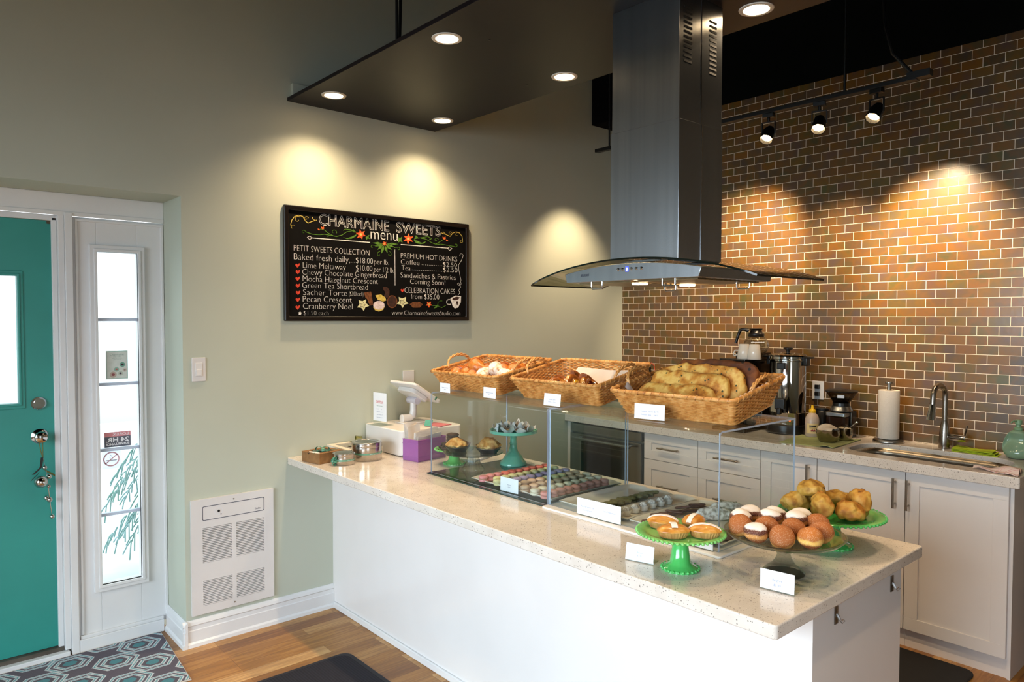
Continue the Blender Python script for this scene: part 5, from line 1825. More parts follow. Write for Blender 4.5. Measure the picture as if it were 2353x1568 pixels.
# ------------------------------------------------------------------ menu board on the green wall
def bq(u, v):
    """point of the board's flat face for the layout grid used below (x right, z up)"""
    h = HMAT
    w = h[6] * u + h[7] * v + 1
    return ((h[0] * u + h[1] * v + h[2]) / w, (h[3] * u + h[4] * v + h[5]) / w)
HMAT = [0.00067871797, 5.5858683e-06, -2.7511755, -0.00012363903, -0.00044705684, 2.2250478, -7.8287235e-05, -2.0540056e-06]
BXc, BZc = -2.114, 1.882
mb = thing('menu_board', 'black framed chalkboard menu with coloured lettering on the green wall', 'menu board', (BXc, 0, BZc))
LB_ = Matrix.Translation((-BXc, 0, -BZc))
M_chalkb = pm('black_chalkboard', '#040304', 0.8, spec=0.12, var=[(0.3, '#050404'), (0.7, '#090807')], vscale=5)
M_bframe = pm('black_stained_frame', '#0d0807', 0.3, var=[(0.3, '#0b0605'), (0.7, '#120b09')], vscale=8, stretch=(1, 1, 6))
bx0, bx1, bz0, bz1 = -2.7195, -1.5086, 1.5793, 2.1849
B().box(bx0 + 0.01, bx1 - 0.01, -0.014, -0.001, bz0 + 0.01, bz1 - 0.01, LB_).out('panel', M_chalkb, mb, smooth=0)
b = B()
fw_ = 0.026
FYL = LB_ @ frame((0, 0, 0), (1, 0, 0), (0, 0, 1), (0, -1, 0))
b.ring_prism([(bx0, bz0), (bx1, bz0), (bx1, bz1), (bx0, bz1)], [(bx0 + fw_, bz0 + fw_), (bx1 - fw_, bz0 + fw_), (bx1 - fw_, bz1 - fw_), (bx0 + fw_, bz1 - fw_)], 0.001, 0.024, FYL)
b.out('frame', M_bframe, mb, smooth=0, bevel=0.006, seg=3)
YF = 0.0146
def FB(u, v):
    x, z = bq(u, v)
    return LB_ @ FACE_Y((x, -YF, z))
M_chalk = pm('white_chalk', '#e9e4dc', 0.9, var=[(0.35, '#d5d0c8'), (0.6, '#f2eee8')], vscale=90)
M_cgreen = pm('green_chalk', '#4f7a1c', 0.9, var=[(0.35, '#3e6414'), (0.6, '#638f2a')], vscale=60)
M_corange = pm('orange_chalk', '#e0541c', 0.9, var=[(0.35, '#cf4412'), (0.6, '#ee6c2c')], vscale=60)
M_cred = pm('red_chalk', '#d23a22', 0.9, var=[(0.35, '#c02f19'), (0.6, '#de4a30')], vscale=60)
M_cyel = pm('yellow_chalk', '#c9b04c', 0.9, var=[(0.35, '#b79e3c'), (0.6, '#d8c063')], vscale=60)
M_cbrown = pm('brown_chalk', '#6a3a18', 0.9, var=[(0.35, '#552c10'), (0.6, '#7d4a22')], vscale=60)
M_cdark = pm('dark_brown_chalk', '#331608', 0.9, var=[(0.35, '#280f05'), (0.6, '#401e0d')], vscale=60)
M_cpale = pm('pale_cookie_chalk', '#d6d3a0', 0.9, var=[(0.35, '#c8c590'), (0.6, '#e2dfb2')], vscale=60)
M_cblush = pm('blush_chalk', '#d6c4c2', 0.9, var=[(0.35, '#c9b6b4'), (0.6, '#e2d2d0')], vscale=90)
def line(b, s, u0, v0, u1, v1, hgt, outline=0.0, bold=0.0, gap=None, align=None):
    x0, z0 = bq(u0, v0)
    x1, z1 = bq(u1, v1)
    size = hgt
    b.text(s, size, LB_ @ FACE_Y((x0, -YF, (z0 + z1) / 2)), width=x1 - x0, outline=outline, offset=bold if outline else -0.0011, extrude=0.0003)
def hpx(p):
    return p / 5.059 * 0.00268
# heading in open double line letters
b = B()
line(b, 'CHARMAINE', 478, 338, 1290, 408, 0.087, outline=0.0011)
line(b, 'SWEETS', 1372, 425, 1888, 462, 0.087, outline=0.0011)
b.out('heading', M_chalk, mb, smooth=0)
b = B()
line(b, 'menu', 1075, 503, 1388, 517, 0.093)
b.out('menu_word', M_chalk, mb, smooth=0)
b = B()
T = [('PETIT SWEETS COLLECTION', 185, 640, 1058, 690, .046), ('Baked fresh daily,...', 185, 738, 890, 778, .049), ('$18.00', 902, 780, 1098, 790, .047), ('per lb.', 1113, 795, 1285, 800, .045),
     ('Lime Meltaway', 288, 838, 782, 858, .046), ('$10.00', 902, 868, 1090, 876, .047), ('per 1/2 lb.', 1113, 884, 1343, 892, .045), ('Chewy Chocolate Gingerbread', 282, 915, 1255, 955, .046),
     ('Mocha Hazelnut Crescent', 285, 995, 1155, 1022, .046), ('Green Tea Shortbread', 280, 1075, 1038, 1088, .047), ('Sacher Torte', 287, 1155, 795, 1160, .047), ('($2.00 each)', 820, 1160, 985, 1165, .036),
     ('Pecan Crescent', 284, 1232, 850, 1240, .047), ('Cranberry Noel', 285, 1315, 857, 1318, .047), ('$1.50 each', 292, 1384, 580, 1388, .034),
     ('PREMIUM HOT DRINKS', 1425, 725, 2080, 760, .045), ('Coffee', 1425, 795, 1640, 803, .043), ('............', 1668, 804, 1902, 815, .040), ('$2.50', 1915, 822, 2077, 830, .041),
     ('Tea', 1432, 862, 1535, 866, .043), ('.................', 1552, 864, 1902, 880, .040), ('$2.50', 1915, 882, 2083, 890, .041), ('Sandwiches & Pastries', 1420, 950, 2062, 976, .045),
     ('Coming Soon!', 1532, 1026, 1940, 1034, .045), ('CELEBRATION CAKES', 1466, 1130, 2052, 1140, .047), ('from $35.00', 1540, 1200, 1868, 1203, .045), ('www.CharmaineSweetsStudio.com', 1316, 1388, 2114, 1390, .040)]
for s, u0, v0, u1, v1, hh in T:
    line(b, s, u0, v0, u1, v1, hh)
b.out('lettering', M_chalk, mb, smooth=0)
def poly(b, pts, z0=0.0, z1=0.0005):
    P = [bq(u, v) for u, v in pts]
    b.prism(P, YF + z0, YF + z1, FYL)
def stroke(b, pts, w, z=0.0006):
    P = [bq(u, v) for u, v in pts]
    for (x0, y0), (x1, y1) in zip(P, P[1:]):
        d = math.hypot(x1 - x0, y1 - y0)
        if d < 1e-6:
            continue
        nx, ny = -(y1 - y0) / d * w / 2, (x1 - x0) / d * w / 2
        ex, ey = (x1 - x0) / d * w * 0.3, (y1 - y0) / d * w * 0.3
        b.prism([(x0 + nx - ex, y0 + ny - ey), (x0 - nx - ex, y0 - ny - ey), (x1 - nx + ex, y1 - ny + ey), (x1 + nx + ex, y1 + ny + ey)], YF, YF + z, FYL)
def spiral(cu, cv, r0, r1, a0, a1, n=16):
    return [(cu + (r0 + (r1 - r0) * i / n) * math.cos(a0 + (a1 - a0) * i / n), cv + (r0 + (r1 - r0) * i / n) * math.sin(a0 + (a1 - a0) * i / n)) for i in range(n + 1)]
# rules and arrows
b = B()
stroke(b, [(395, 487), (1065, 540)], .0045); stroke(b, [(1427, 564), (1985, 606)], .0045); stroke(b, [(1355, 625), (1355, 1040)], .0030)
for u, v in ((368, 485), (1994, 610)):
    stroke(b, [(u - 28, v - 3), (u, v - 20), (u + 28, v + 2), (u, v + 22), (u - 28, v - 3)], .0025)
stroke(b, [(2110, 690)] + spiral(2125, 690, 10, 28, 2.5, 6.8) + [(2125, 760), (2098, 800), (2100, 860), (2112, 920), (2125, 980)] + spiral(2100, 1022, 28, 12, -0.9, 4.5) + [(2122, 1060), (2095, 1100), (2112, 1120), (2095, 1150)], .0018)
b.out('chalk_rules', M_chalk, mb, smooth=0)
# yellow scrolls
b = B()
stroke(b, spiral(180, 355, 12, 28, 5.5, 2.2, 12) + [(150, 330), (165, 280), (195, 240), (240, 225), (290, 238), (320, 290), (350, 315), (400, 295), (452, 280)], .0035)
stroke(b, spiral(232, 275, 12, 40, 0.5, 5.4), .0030); stroke(b, spiral(330, 262, 8, 26, 0.2, 6.0), .0026); stroke(b, [(405, 248), (398, 262), (410, 272), (440, 285)], .0026)
b.out('yellow_scroll', M_cyel, mb, smooth=0)
b = B()
stroke(b, [(1900, 428), (1950, 445), (2000, 468), (2030, 430), (2070, 415), (2110, 425), (2140, 470), (2145, 510)] + spiral(2130, 525, 18, 8, 0.3, 4.5, 10), .0030)
stroke(b, spiral(2085, 450, 8, 34, 1.5, 6.0), .0026); stroke(b, spiral(2000, 432, 6, 20, 0.2, 6.0), .0022); stroke(b, [(1920, 415), (1935, 430), (1965, 452)], .0022)
b.out('yellow_scroll', M_cyel, mb, smooth=0)
# green vines and leaves
b = B()
stroke(b, spiral(297, 420, 8, 24, 1.0, 5.8) + [(330, 420), (400, 445), (480, 450), (540, 445), (600, 455), (680, 470), (740, 455), (800, 415), (860, 405), (905, 420)], .0035)
stroke(b, [(490, 385), (540, 395), (580, 430), (640, 460)], .0025); stroke(b, [(640, 430)] + spiral(648, 420, 12, 34, 2.4, 6.6), .0028); stroke(b, spiral(580, 462, 6, 18, 0, 5), .0022)
stroke(b, [(760, 400), (780, 385), (840, 390), (900, 415)], .0028)
for L in ([(755, 480), (800, 490), (860, 470), (912, 445), (900, 470), (850, 497), (800, 500)], [(1015, 480), (1040, 460), (1060, 450), (1050, 478), (1068, 500), (1040, 490), (1028, 512)],
          [(1395, 475), (1415, 490), (1440, 470), (1432, 505), (1445, 540), (1415, 525), (1398, 540)], [(1575, 510), (1620, 520), (1670, 545), (1720, 525), (1700, 550), (1650, 560), (1600, 545)],
          [(1600, 455), (1625, 480), (1600, 495), (1580, 505)], [(875, 385), (900, 415), (880, 425)]):
    poly(b, L)
stroke(b, [(1600, 492), (1680, 480), (1740, 470), (1780, 490)] + spiral(1765, 500, 10, 4, 0, 4, 6), .0028)
stroke(b, [(1660, 490), (1720, 500), (1780, 540), (1830, 560), (1880, 530), (1930, 500)], .0028); stroke(b, spiral(1838, 510, 8, 26, 1, 6), .0026); stroke(b, [(1830, 560), (1900, 560), (1980, 575), (2040, 585)] + spiral(2065, 570, 22, 8, 1.5, -3, 10), .0028)
for a in (-2.9, -2.5, -2.05, -1.65, -1.2, -0.75, -0.35, 0.0):
    pass
for (du, dv) in ((-140, -10), (-110, 30), (-80, 70), (-35, 115), (35, 110), (85, 70), (120, 40), (160, 5)):
    L = math.hypot(du, dv)
    n_ = (-dv / L * 16, du / L * 16)
    poly(b, [(1233 + du * .15, 555 + dv * .15), (1233 + du * .55 + n_[0], 555 + dv * .55 + n_[1]), (1233 + du, 555 + dv), (1233 + du * .55 - n_[0], 555 + dv * .55 - n_[1])])
stroke(b, [(1130, 575), (1085, 570)] + spiral(1092, 590, 18, 8, -1.4, -5, 8), .0020); stroke(b, [(1185, 640), (1150, 660)] + spiral(1170, 680, 22, 9, -2.4, -6.5, 8), .0020)
stroke(b, [(1290, 640), (1312, 665)] + spiral(1292, 680, 22, 9, -0.6, 4, 8), .0020); stroke(b, [(1350, 600), (1400, 595)] + spiral(1398, 612, 18, 8, -1.4, 3.5, 8), .0020)
stroke(b, [(1785, 1275), (1840, 1280), (1900, 1300), (1945, 1275)], .0026); stroke(b, spiral(1890, 1260, 34, 40, 2.6, 5.0), .0045); poly(b, [(1805, 1310), (1830, 1280), (1850, 1262), (1842, 1300)])
b.out('green_vines', M_cgreen, mb, smooth=0)
def flower(b, cu, cv, r, n, a0=0.3):
    pts = []
    for i in range(2 * n):
        q = r if i % 2 == 0 else r * 0.48
        a = a0 + PI * i / n
        pts.append((cu + q * math.cos(a), cv + q * math.sin(a)))
    for i in range(0, 2 * n, 2):
        poly(b, [(cu, cv), pts[i - 1], pts[i], pts[(i + 1) % (2 * n)]], 0.0005, 0.0011)
for u, v, r, n, a0, rc in ((962, 447, 62, 6, 0.3, 16), (1512, 497, 64, 6, 0.6, 16), (1748, 1262, 40, 5, 0.3, 10), (1233, 555, 30, 6, 0.3, 9)):
    b = B()
    flower(b, u, v, r, n, a0)
    b.mi = 1
    poly(b, spiral(u, v, rc, rc, 0, 2 * PI, 10)[:-1], 0.0011, 0.0014)
    b.out('painted_flower', [M_corange, M_cyel], mb, smooth=0)
for u, v in ((518, 370), (1930, 485)):
    b = B()
    poly(b, [(u - 18, v - 16), (u, v - 4), (u + 14, v - 18), (u + 18, v + 10), (u + 2, v + 20), (u - 14, v + 8)])
    b.out('painted_bud', M_corange, mb, smooth=0)
for u, v in ((474, 388), (1962, 512)):
    b = B()
    poly(b, [(u - 14, v - 8), (u + 2, v - 6), (u + 14, v + 4), (u + 6, v + 12), (u - 8, v + 6)])
    b.out('painted_bud', M_corange, mb, smooth=0)
for u, v in ((225, 808), (228, 884), (225, 963), (227, 1044), (228, 1126), (225, 1207), (223, 1296), (1440, 1100)):
    b = B()
    k = 1.0 if u < 1000 else 0.8
    pts = [(0, 26), (-22, 4), (-25, -12), (-14, -22), (-4, -18), (2, -6), (10, -20), (24, -26), (27, -12), (18, 6)]
    poly(b, [(u + x * k, v + y * k) for x, y in pts])
    b.out('heart_bullet', M_cred, mb, smooth=0)
# painted biscuits and cup
def star(cu, cv, R, a0):
    return [(cu + (R if i % 2 == 0 else R * .55) * math.cos(a0 + PI * i / 5), cv + (R if i % 2 == 0 else R * .55) * math.sin(a0 + PI * i / 5)) for i in range(10)]
for u, v, R_, a0 in ((980, 1265, 74, 1.45), (1440, 1232, 72, 1.55)):
    b = B()
    poly(b, star(u, v, R_, a0))
    b.mi = 1
    stroke(b, star(u - 1, v + 3, R_ * .44, a0 - .2) + star(u - 1, v + 3, R_ * .44, a0 - .2)[:1], .002, 0.0009)
    b.out('painted_star_biscuit', [M_cpale, M_cdark], mb, smooth=0)
b = B()
poly(b, [(1215, 1060), (1260, 1058), (1290, 1100), (1285, 1160), (1262, 1190), (1225, 1165), (1240, 1120), (1218, 1090)])
b.out('painted_bean', M_cdark, mb, smooth=0)
b = B()
poly(b, [(1320 + 60 * math.cos(a / 16 * 2 * PI), 1230 + 76 * math.sin(a / 16 * 2 * PI)) for a in range(16)], 0, 0.0004)
b.mi = 1
poly(b, [(1320 + 50 * math.cos(a / 16 * 2 * PI), 1230 + 66 * math.sin(a / 16 * 2 * PI)) for a in range(16)], 0.0004, 0.0007)
b.out('painted_chocolate', [M_cbrown, M_cdark], mb, smooth=0)
for P_ in ([(995, 1120), (1075, 1112), (1100, 1270), (1060, 1275), (1030, 1200), (1008, 1180)], [(1525, 1260), (1560, 1235), (1640, 1232), (1676, 1262), (1640, 1300), (1560, 1300)]):
    b = B()
    poly(b, P_, -0.0002, 0.0003)
    b.out('painted_bar', M_cbrown, mb, smooth=0)
b = B()
poly(b, [(1125, 1155), (1190, 1145), (1240, 1180), (1250, 1215), (1215, 1228), (1150, 1205)])
b.out('painted_crescent', M_cyel, mb, smooth=0)
b = B()
poly(b, [(1095, 1290), (1120, 1330), (1165, 1345), (1215, 1325), (1232, 1280), (1228, 1300)])
b.out('painted_biscuit_edge', M_cyel, mb, smooth=0)
b = B()
poly(b, [(1165 + 66 * math.cos(a / 18 * 2 * PI), 1272 + 52 * math.sin(a / 18 * 2 * PI)) for a in range(18)], 0.0003, 0.0008)
b.out('painted_sugar_biscuit', M_cblush, mb, smooth=0)
b = B()
poly(b, [(2000, 1190), (2060, 1160), (2125, 1165), (2120, 1240), (2090, 1300), (2050, 1310), (2025, 1285), (2012, 1235)])
stroke(b, spiral(1985, 1235, 30, 30, -0.6, -5.2, 12), .006)
b.mi = 1
poly(b, [(2025, 1190), (2070, 1172), (2110, 1180), (2090, 1205), (2050, 1215), (2020, 1208)], 0.0005, 0.0010); poly(b, [(2065, 1225), (2090, 1225), (2085, 1260), (2078, 1280), (2070, 1255)], 0.0005, 0.0010)
b.out('painted_cup', [M_chalk, M_cdark], mb, smooth=0)
b = B()
poly(b, star(250, 1364, 24, -1.5))
b.out('star_bullet', M_chalk, mb, smooth=0)

# ------------------------------------------------------------------ wall heater and light switch
ht = thing('wall_heater', 'white flush wall heater with four slatted grilles near the door', 'heater', (-2.991, 0, 0.43))
LW = Matrix.Translation((2.991, 0, -0.43))
M_heat = pm('white_enamel', '#d6d3d1', 0.38, var=[(0.3, '#d2cfcd'), (0.7, '#dad7d5')], vscale=4)
hx0_, hx1_, hz0_, hz1_ = -3.1963, -2.7866, 0.1487, 0.7132
FH = LW @ frame((0, 0, 0), (1, 0, 0), (0, 0, 1), (0, -1, 0))
g = [(-3.143, -3.001, 0.3985, 0.5705), (-2.980, -2.837, 0.3985, 0.5705), (-3.143, -3.001, 0.1885, 0.3105), (-2.980, -2.837, 0.1885, 0.3105)]
b = B()
yb, yf = -0.001, -0.0145
zr = [hz0_, 0.1885, 0.3105, 0.3985, 0.5705, hz1_]
b.box(hx0_, hx1_, yf, yb, zr[0], zr[1], LW); b.box(hx0_, hx1_, yf, yb, zr[2], zr[3], LW); b.box(hx0_, hx1_, yf, yb, zr[4], zr[5], LW)
for z0, z1 in ((zr[1], zr[2]), (zr[3], zr[4])):
    b.box(hx0_, -3.143, yf, yb, z0, z1, LW); b.box(-3.001, -2.980, yf, yb, z0, z1, LW); b.box(-2.837, hx1_, yf, yb, z0, z1, LW)
b.out('cover', M_heat, ht, smooth=0)
for x0, x1, z0, z1 in g:
    b = B()
    n_ = 21 if z1 > 0.5 else 15
    for k in range(n_):
        z = z0 + (z1 - z0) * (k + 0.5) / n_
        b.prism([(0.0025, z - 0.0005), (0.0145, z - 0.0030), (0.0145, z + 0.0012), (0.0025, z + 0.0030)], x0, x1, LW @ frame((0, 0, 0), (0, -1, 0), (0, 0, 1), (1, 0, 0)) if False else LW @ Matrix(((0, 0, 1, 0), (-1, 0, 0, 0), (0, 1, 0, 0), (0, 0, 0, 1))))
    gr = b.out('grille', M_heat, ht, smooth=0)
    B().box(x0, x1, -0.0022, -0.001, z0, z1, LW).out('grille_backing', M_slot, gr, smooth=0)
b = B()
o_ = rrect(-3.1435, -2.836, 0.607, 0.677, 0.008, 4); i_ = rrect(-3.1405, -2.839, 0.610, 0.674, 0.006, 4)
b.ring_prism(o_, i_, 0.0145, 0.0149, FH)
b.out('control_outline', pm('dark_blue_grey_print', '#3a3d4c', 0.5, var=[(0.3, '#373a49'), (0.7, '#3f4251')], vscale=8), ht, smooth=0)
b = B()
b.lathe([(0, 0), (0.006, 0), (0.006, 0.002), (0, 0.002)], 20, FH @ Matrix.Translation((-3.065, 0.644, 0.0145)))
b.lathe([(0, 0), (0.003, 0), (0.003, 0.001), (0, 0.001)], 10, FH @ Matrix.Translation((-3.054, 0.627, 0.0145)))
b.out('thermostat_hole', M_slot, ht)
b = B().ring_prism([(-3.065 + 0.0195 * math.cos(a / 24 * 2 * PI), 0.644 + 0.0195 * math.sin(a / 24 * 2 * PI)) for a in range(24)], [(-3.065 + 0.0187 * math.cos(a / 24 * 2 * PI), 0.644 + 0.0187 * math.sin(a / 24 * 2 * PI)) for a in range(24)], 0.0145, 0.0148, FH)
b.out('thermostat_dial', M_line, ht, smooth=0)
b = B().text('Ouellet', 0.014, FH @ Matrix.Translation((-2.884, 0.619, 0.0146)), width=0.028)
b.out('lettering', pm('grey_heater_lettering', '#6e6e78', 0.5, var=[(0.3, '#6a6a74'), (0.7, '#72727c')], vscale=8), ht, smooth=0)
for z in (0.692, 0.170):
    B().lathe([(0, 0.0025), (0.003, 0.002), (0.0042, 0), (0, 0)], 12, FH @ Matrix.Translation((-2.991, z, 0.0145))).out('screw', M_nickel, ht)
sw = thing('light_switch', 'white rocker light switch on the green wall beside the door', 'light switch', (-3.148, 0, 1.346))
b = B().box(-0.033, 0.033, -0.006, -0.0005, -0.058, 0.058)
b.out('cover_plate', M_heat, sw, smooth=0, bevel=0.003)
b = B().box(-0.0165, 0.0165, -0.0085, -0.006, -0.033, 0.033)
b.box(-0.012, 0.012, -0.0115, -0.0085, -0.028, 0.0)
b.out('rocker', pm('white_rocker', '#dedbd8', 0.3, var=[(0.3, '#dad7d4'), (0.7, '#e2dfdc')], vscale=8), sw, smooth=0, bevel=0.001)

# ------------------------------------------------------------------ ornament hanging from the door knob
M_mirror = pm('mirror_bauble', '#c4bfb8', 0.04, 1.0, var=[(0.3, '#beb9b2'), (0.7, '#cac5be')], vscale=12)
M_rib = pm('olive_ribbon', '#5a5a18', 0.5, var=[(0.3, '#4d4d12'), (0.7, '#6a6a20')], vscale=18)
M_ribd = pm('black_ribbon', '#14100c', 0.5, var=[(0.3, '#100c09'), (0.7, '#1a1510')], vscale=18)
orn = thing('door_ornament', 'cluster of silver baubles and jingle bells hanging from the door knob', 'ornament', (-3.759, DY - 0.03, 1.0))
yo = -0.012
b = B()
b.tube([(-0.006, 0.0, 0.028), (-0.003, yo, -0.01), (0.004, yo, -0.045)], 0.0018, 6)
b.tube([(0.008, 0.0, 0.028), (0.006, yo, -0.01), (0.006, yo, -0.045)], 0.0018, 6)
b.sheet(lambda u, v: (0.012 + 0.040 * u, yo - 0.006 * math.sin(u * 3), -0.105 - 0.030 * u + (v - .5) * 0.009), 10, 2, thick=0.0006)
b.out('ribbon', M_rib, orn, smooth=60)
b = B()
b.sheet(lambda u, v: (0.002 - 0.008 * u - 0.035 * max(0, u - .6) * 2 + (v - .5) * 0.010, yo - 0.004, -0.045 - 0.075 * u), 14, 2, thick=0.0008)
b.sheet(lambda u, v: (-0.012 - 0.030 * u + (v - .5) * 0.008, yo - 0.006, -0.115 - 0.030 * u + (v - .5) * 0.012), 8, 2, thick=0.0008)
b.out('dark_ribbon', M_ribd, orn, smooth=60)
B().ell((-0.008, yo - 0.030, -0.152), (0.027, 0.027, 0.027), nu=36, nv=24).out('bauble', M_mirror, orn, smooth=60)
def bell(x, z, r):
    b = B().ell((x, yo - 0.014, z), (r, r, r * 1.05), nu=20, nv=14)
    b.lathe([(r * 1.0, -0.001), (r * 1.12, 0), (r * 1.0, 0.001)], 20, Matrix.Translation((x, yo - 0.014, z)))
    b.out('jingle_bell', M_mirror, orn, smooth=60)
for x, z, r in ((0.010, -0.092, 0.010), (0.026, -0.135, 0.011), (0.024, -0.180, 0.008), (0.014, -0.232, 0.010), (0.026, -0.242, 0.012), (0.035, -0.322, 0.010)):
    bell(x, z, r)
b = B()
b.tube([(0.006, yo - 0.004, -0.05), (0.012, yo - 0.008, -0.09), (0.020, yo - 0.012, -0.14), (0.024, yo - 0.012, -0.20), (0.030, yo - 0.012, -0.27), (0.035, yo - 0.012, -0.315)], 0.0014, 6)
b.out('cord', M_chrome, orn)

# ------------------------------------------------------------------ stickers on the sidelight
GYs = FY + 0.0245
def flat(name, mat_, x0, x1, z0, z1, y, parent=None, t=0.0006):
    return B().box(x0, x1, y, y + t, z0, z1).out(name, mat_, parent, smooth=0)
ps = thing('window_poster', 'small pale green poster with cake plates taped inside the sidelight', 'poster', (0, 0, 0))
flat('sheet', pm('mint_poster_paper', '#a9c4ba', 0.7, var=[(0.3, '#a2beb4'), (0.7, '#b0cac0')], vscale=30), -3.4835, -3.3865, 1.296, 1.434, GYs, ps)
flat('picture', pm('pale_tablecloth_print', '#cdd3cc', 0.7, var=[(0.3, '#c6ccc5'), (0.7, '#d3d9d2')], vscale=40), -3.4785, -3.3915, 1.301, 1.429, GYs - 0.0004, ps, 0.0004)
FP = lambda x, z: FACE_Y((x, GYs - 0.0005, z))
b = B()
b.text('Charmaine', 0.014, FP(-3.435, 1.411), align='CENTER', extrude=0.0001)
for k, (s, z) in enumerate((('sweets studio', 1.403), ('cakes and cookies', 1.396), ('coffee and tea', 1.389))):
    b.text(s, 0.006, FP(-3.435, z), align='CENTER', extrude=0.0001)
b.out('lettering', pm('grey_green_print', '#7d9a92', 0.7, var=[(0.3, '#78958d'), (0.7, '#829f97')], vscale=20), ps, smooth=0)
for cx_, cz_, r_, c1, c2 in ((-3.411, 1.366, 0.012, '#6a9a88', '#3f2030'), (-3.437, 1.343, 0.011, '#8ab0a0', '#b06a60'), (-3.401, 1.339, 0.010, '#c9c2b8', '#9a8a80'), (-3.420, 1.323, 0.011, '#b4bcae', '#4a3a4c'), (-3.452, 1.318, 0.015, '#b7a79a', '#8a4a50')):
    o = B().lathe([(0, 0), (r_, 0), (r_, 0.0004), (0, 0.0004)], 20, FACE_Y((cx_, GYs - 0.0005, cz_))).out('printed_plate', pm('plate_print_' + c1[1:], c1, 0.7, var=[(0.3, c1), (0.7, c1)], vscale=20), ps, smooth=0)
    B().ell((cx_, GYs - 0.0010, cz_), (r_ * 0.5, 0.0004, r_ * 0.42)).out('printed_cake', pm('cake_print_' + c2[1:], c2, 0.7, var=[(0.3, c2), (0.7, c2)], vscale=20), o, smooth=0)
MIR = lambda x, z: frame((x, GYs - 0.0006, z), (-1, 0, 0), (0, 0, 1), (0, 1, 0))
sv = thing('surveillance_sticker', 'red and black surveillance sticker seen from behind in the sidelight', 'sticker', (0, 0, 0))
flat('red_band', pm('faded_red_print', '#d98c92', 0.7, var=[(0.3, '#d4868c'), (0.7, '#de9298')], vscale=20), -3.495, -3.379, 1.014, 1.036, GYs, sv)
flat('black_band', pm('faded_black_print', '#62646f', 0.7, var=[(0.3, '#5d5f6a'), (0.7, '#676974')], vscale=20), -3.495, -3.379, 0.963, 1.014, GYs, sv)
b = B()
b.text('LOREX', 0.019, MIR(-3.389, 1.0185), width=0.070, extrude=0.0001)
b.text('24 HR.', 0.030, MIR(-3.387, 0.988), width=0.102, extrude=0.0001, offset=0.0008)
b.text('SURVEILLANCE', 0.015, MIR(-3.385, 0.972), width=0.104, extrude=0.0001, offset=0.0004)
b.out('lettering', M_paper, sv, smooth=0)
ns = thing('no_smoking_sticker', 'faded round no smoking sticker on a clear square, low in the sidelight', 'sticker', (0, 0, 0))
flat('backing', clear('clear_sticker_film', '#e9ecf2', 0.2, 1.4), -3.507, -3.424, 0.858, 0.944, GYs, ns)
b = B().ring_prism([(-3.466 + 0.036 * math.cos(a / 32 * 2 * PI), 0.905 + 0.036 * math.sin(a / 32 * 2 * PI)) for a in range(32)], [(-3.466 + 0.030 * math.cos(a / 32 * 2 * PI), 0.905 + 0.030 * math.sin(a / 32 * 2 * PI)) for a in range(32)], 0, 0.0004, FACE_Y((0, GYs - 0.0002, 0)))
b.box(-0.033, 0.033, -0.0025, 0.0025, 0, 0.0004, FACE_Y((-3.466, GYs - 0.0002, 0.905)) @ Matrix.Rotation(0.7, 4, 'Z'))
b.out('red_ring', pm('faded_pink_print', '#dda8b0', 0.7, var=[(0.3, '#d8a2aa'), (0.7, '#e2aeb6')], vscale=20), ns, smooth=0)
b = B().box(-3.490, -3.442, GYs - 0.0004, GYs - 0.0001, 0.896, 0.901)
b.tube([(-3.466, GYs - 0.0004, 0.905), (-3.474, GYs - 0.0004, 0.912), (-3.462, GYs - 0.0004, 0.918), (-3.470, GYs - 0.0004, 0.926)], 0.0012, 5)
b.out('cigarette_print', pm('faded_grey_print', '#b5b9c6', 0.7, var=[(0.3, '#b0b4c1'), (0.7, '#babecb')], vscale=20), ns, smooth=0)

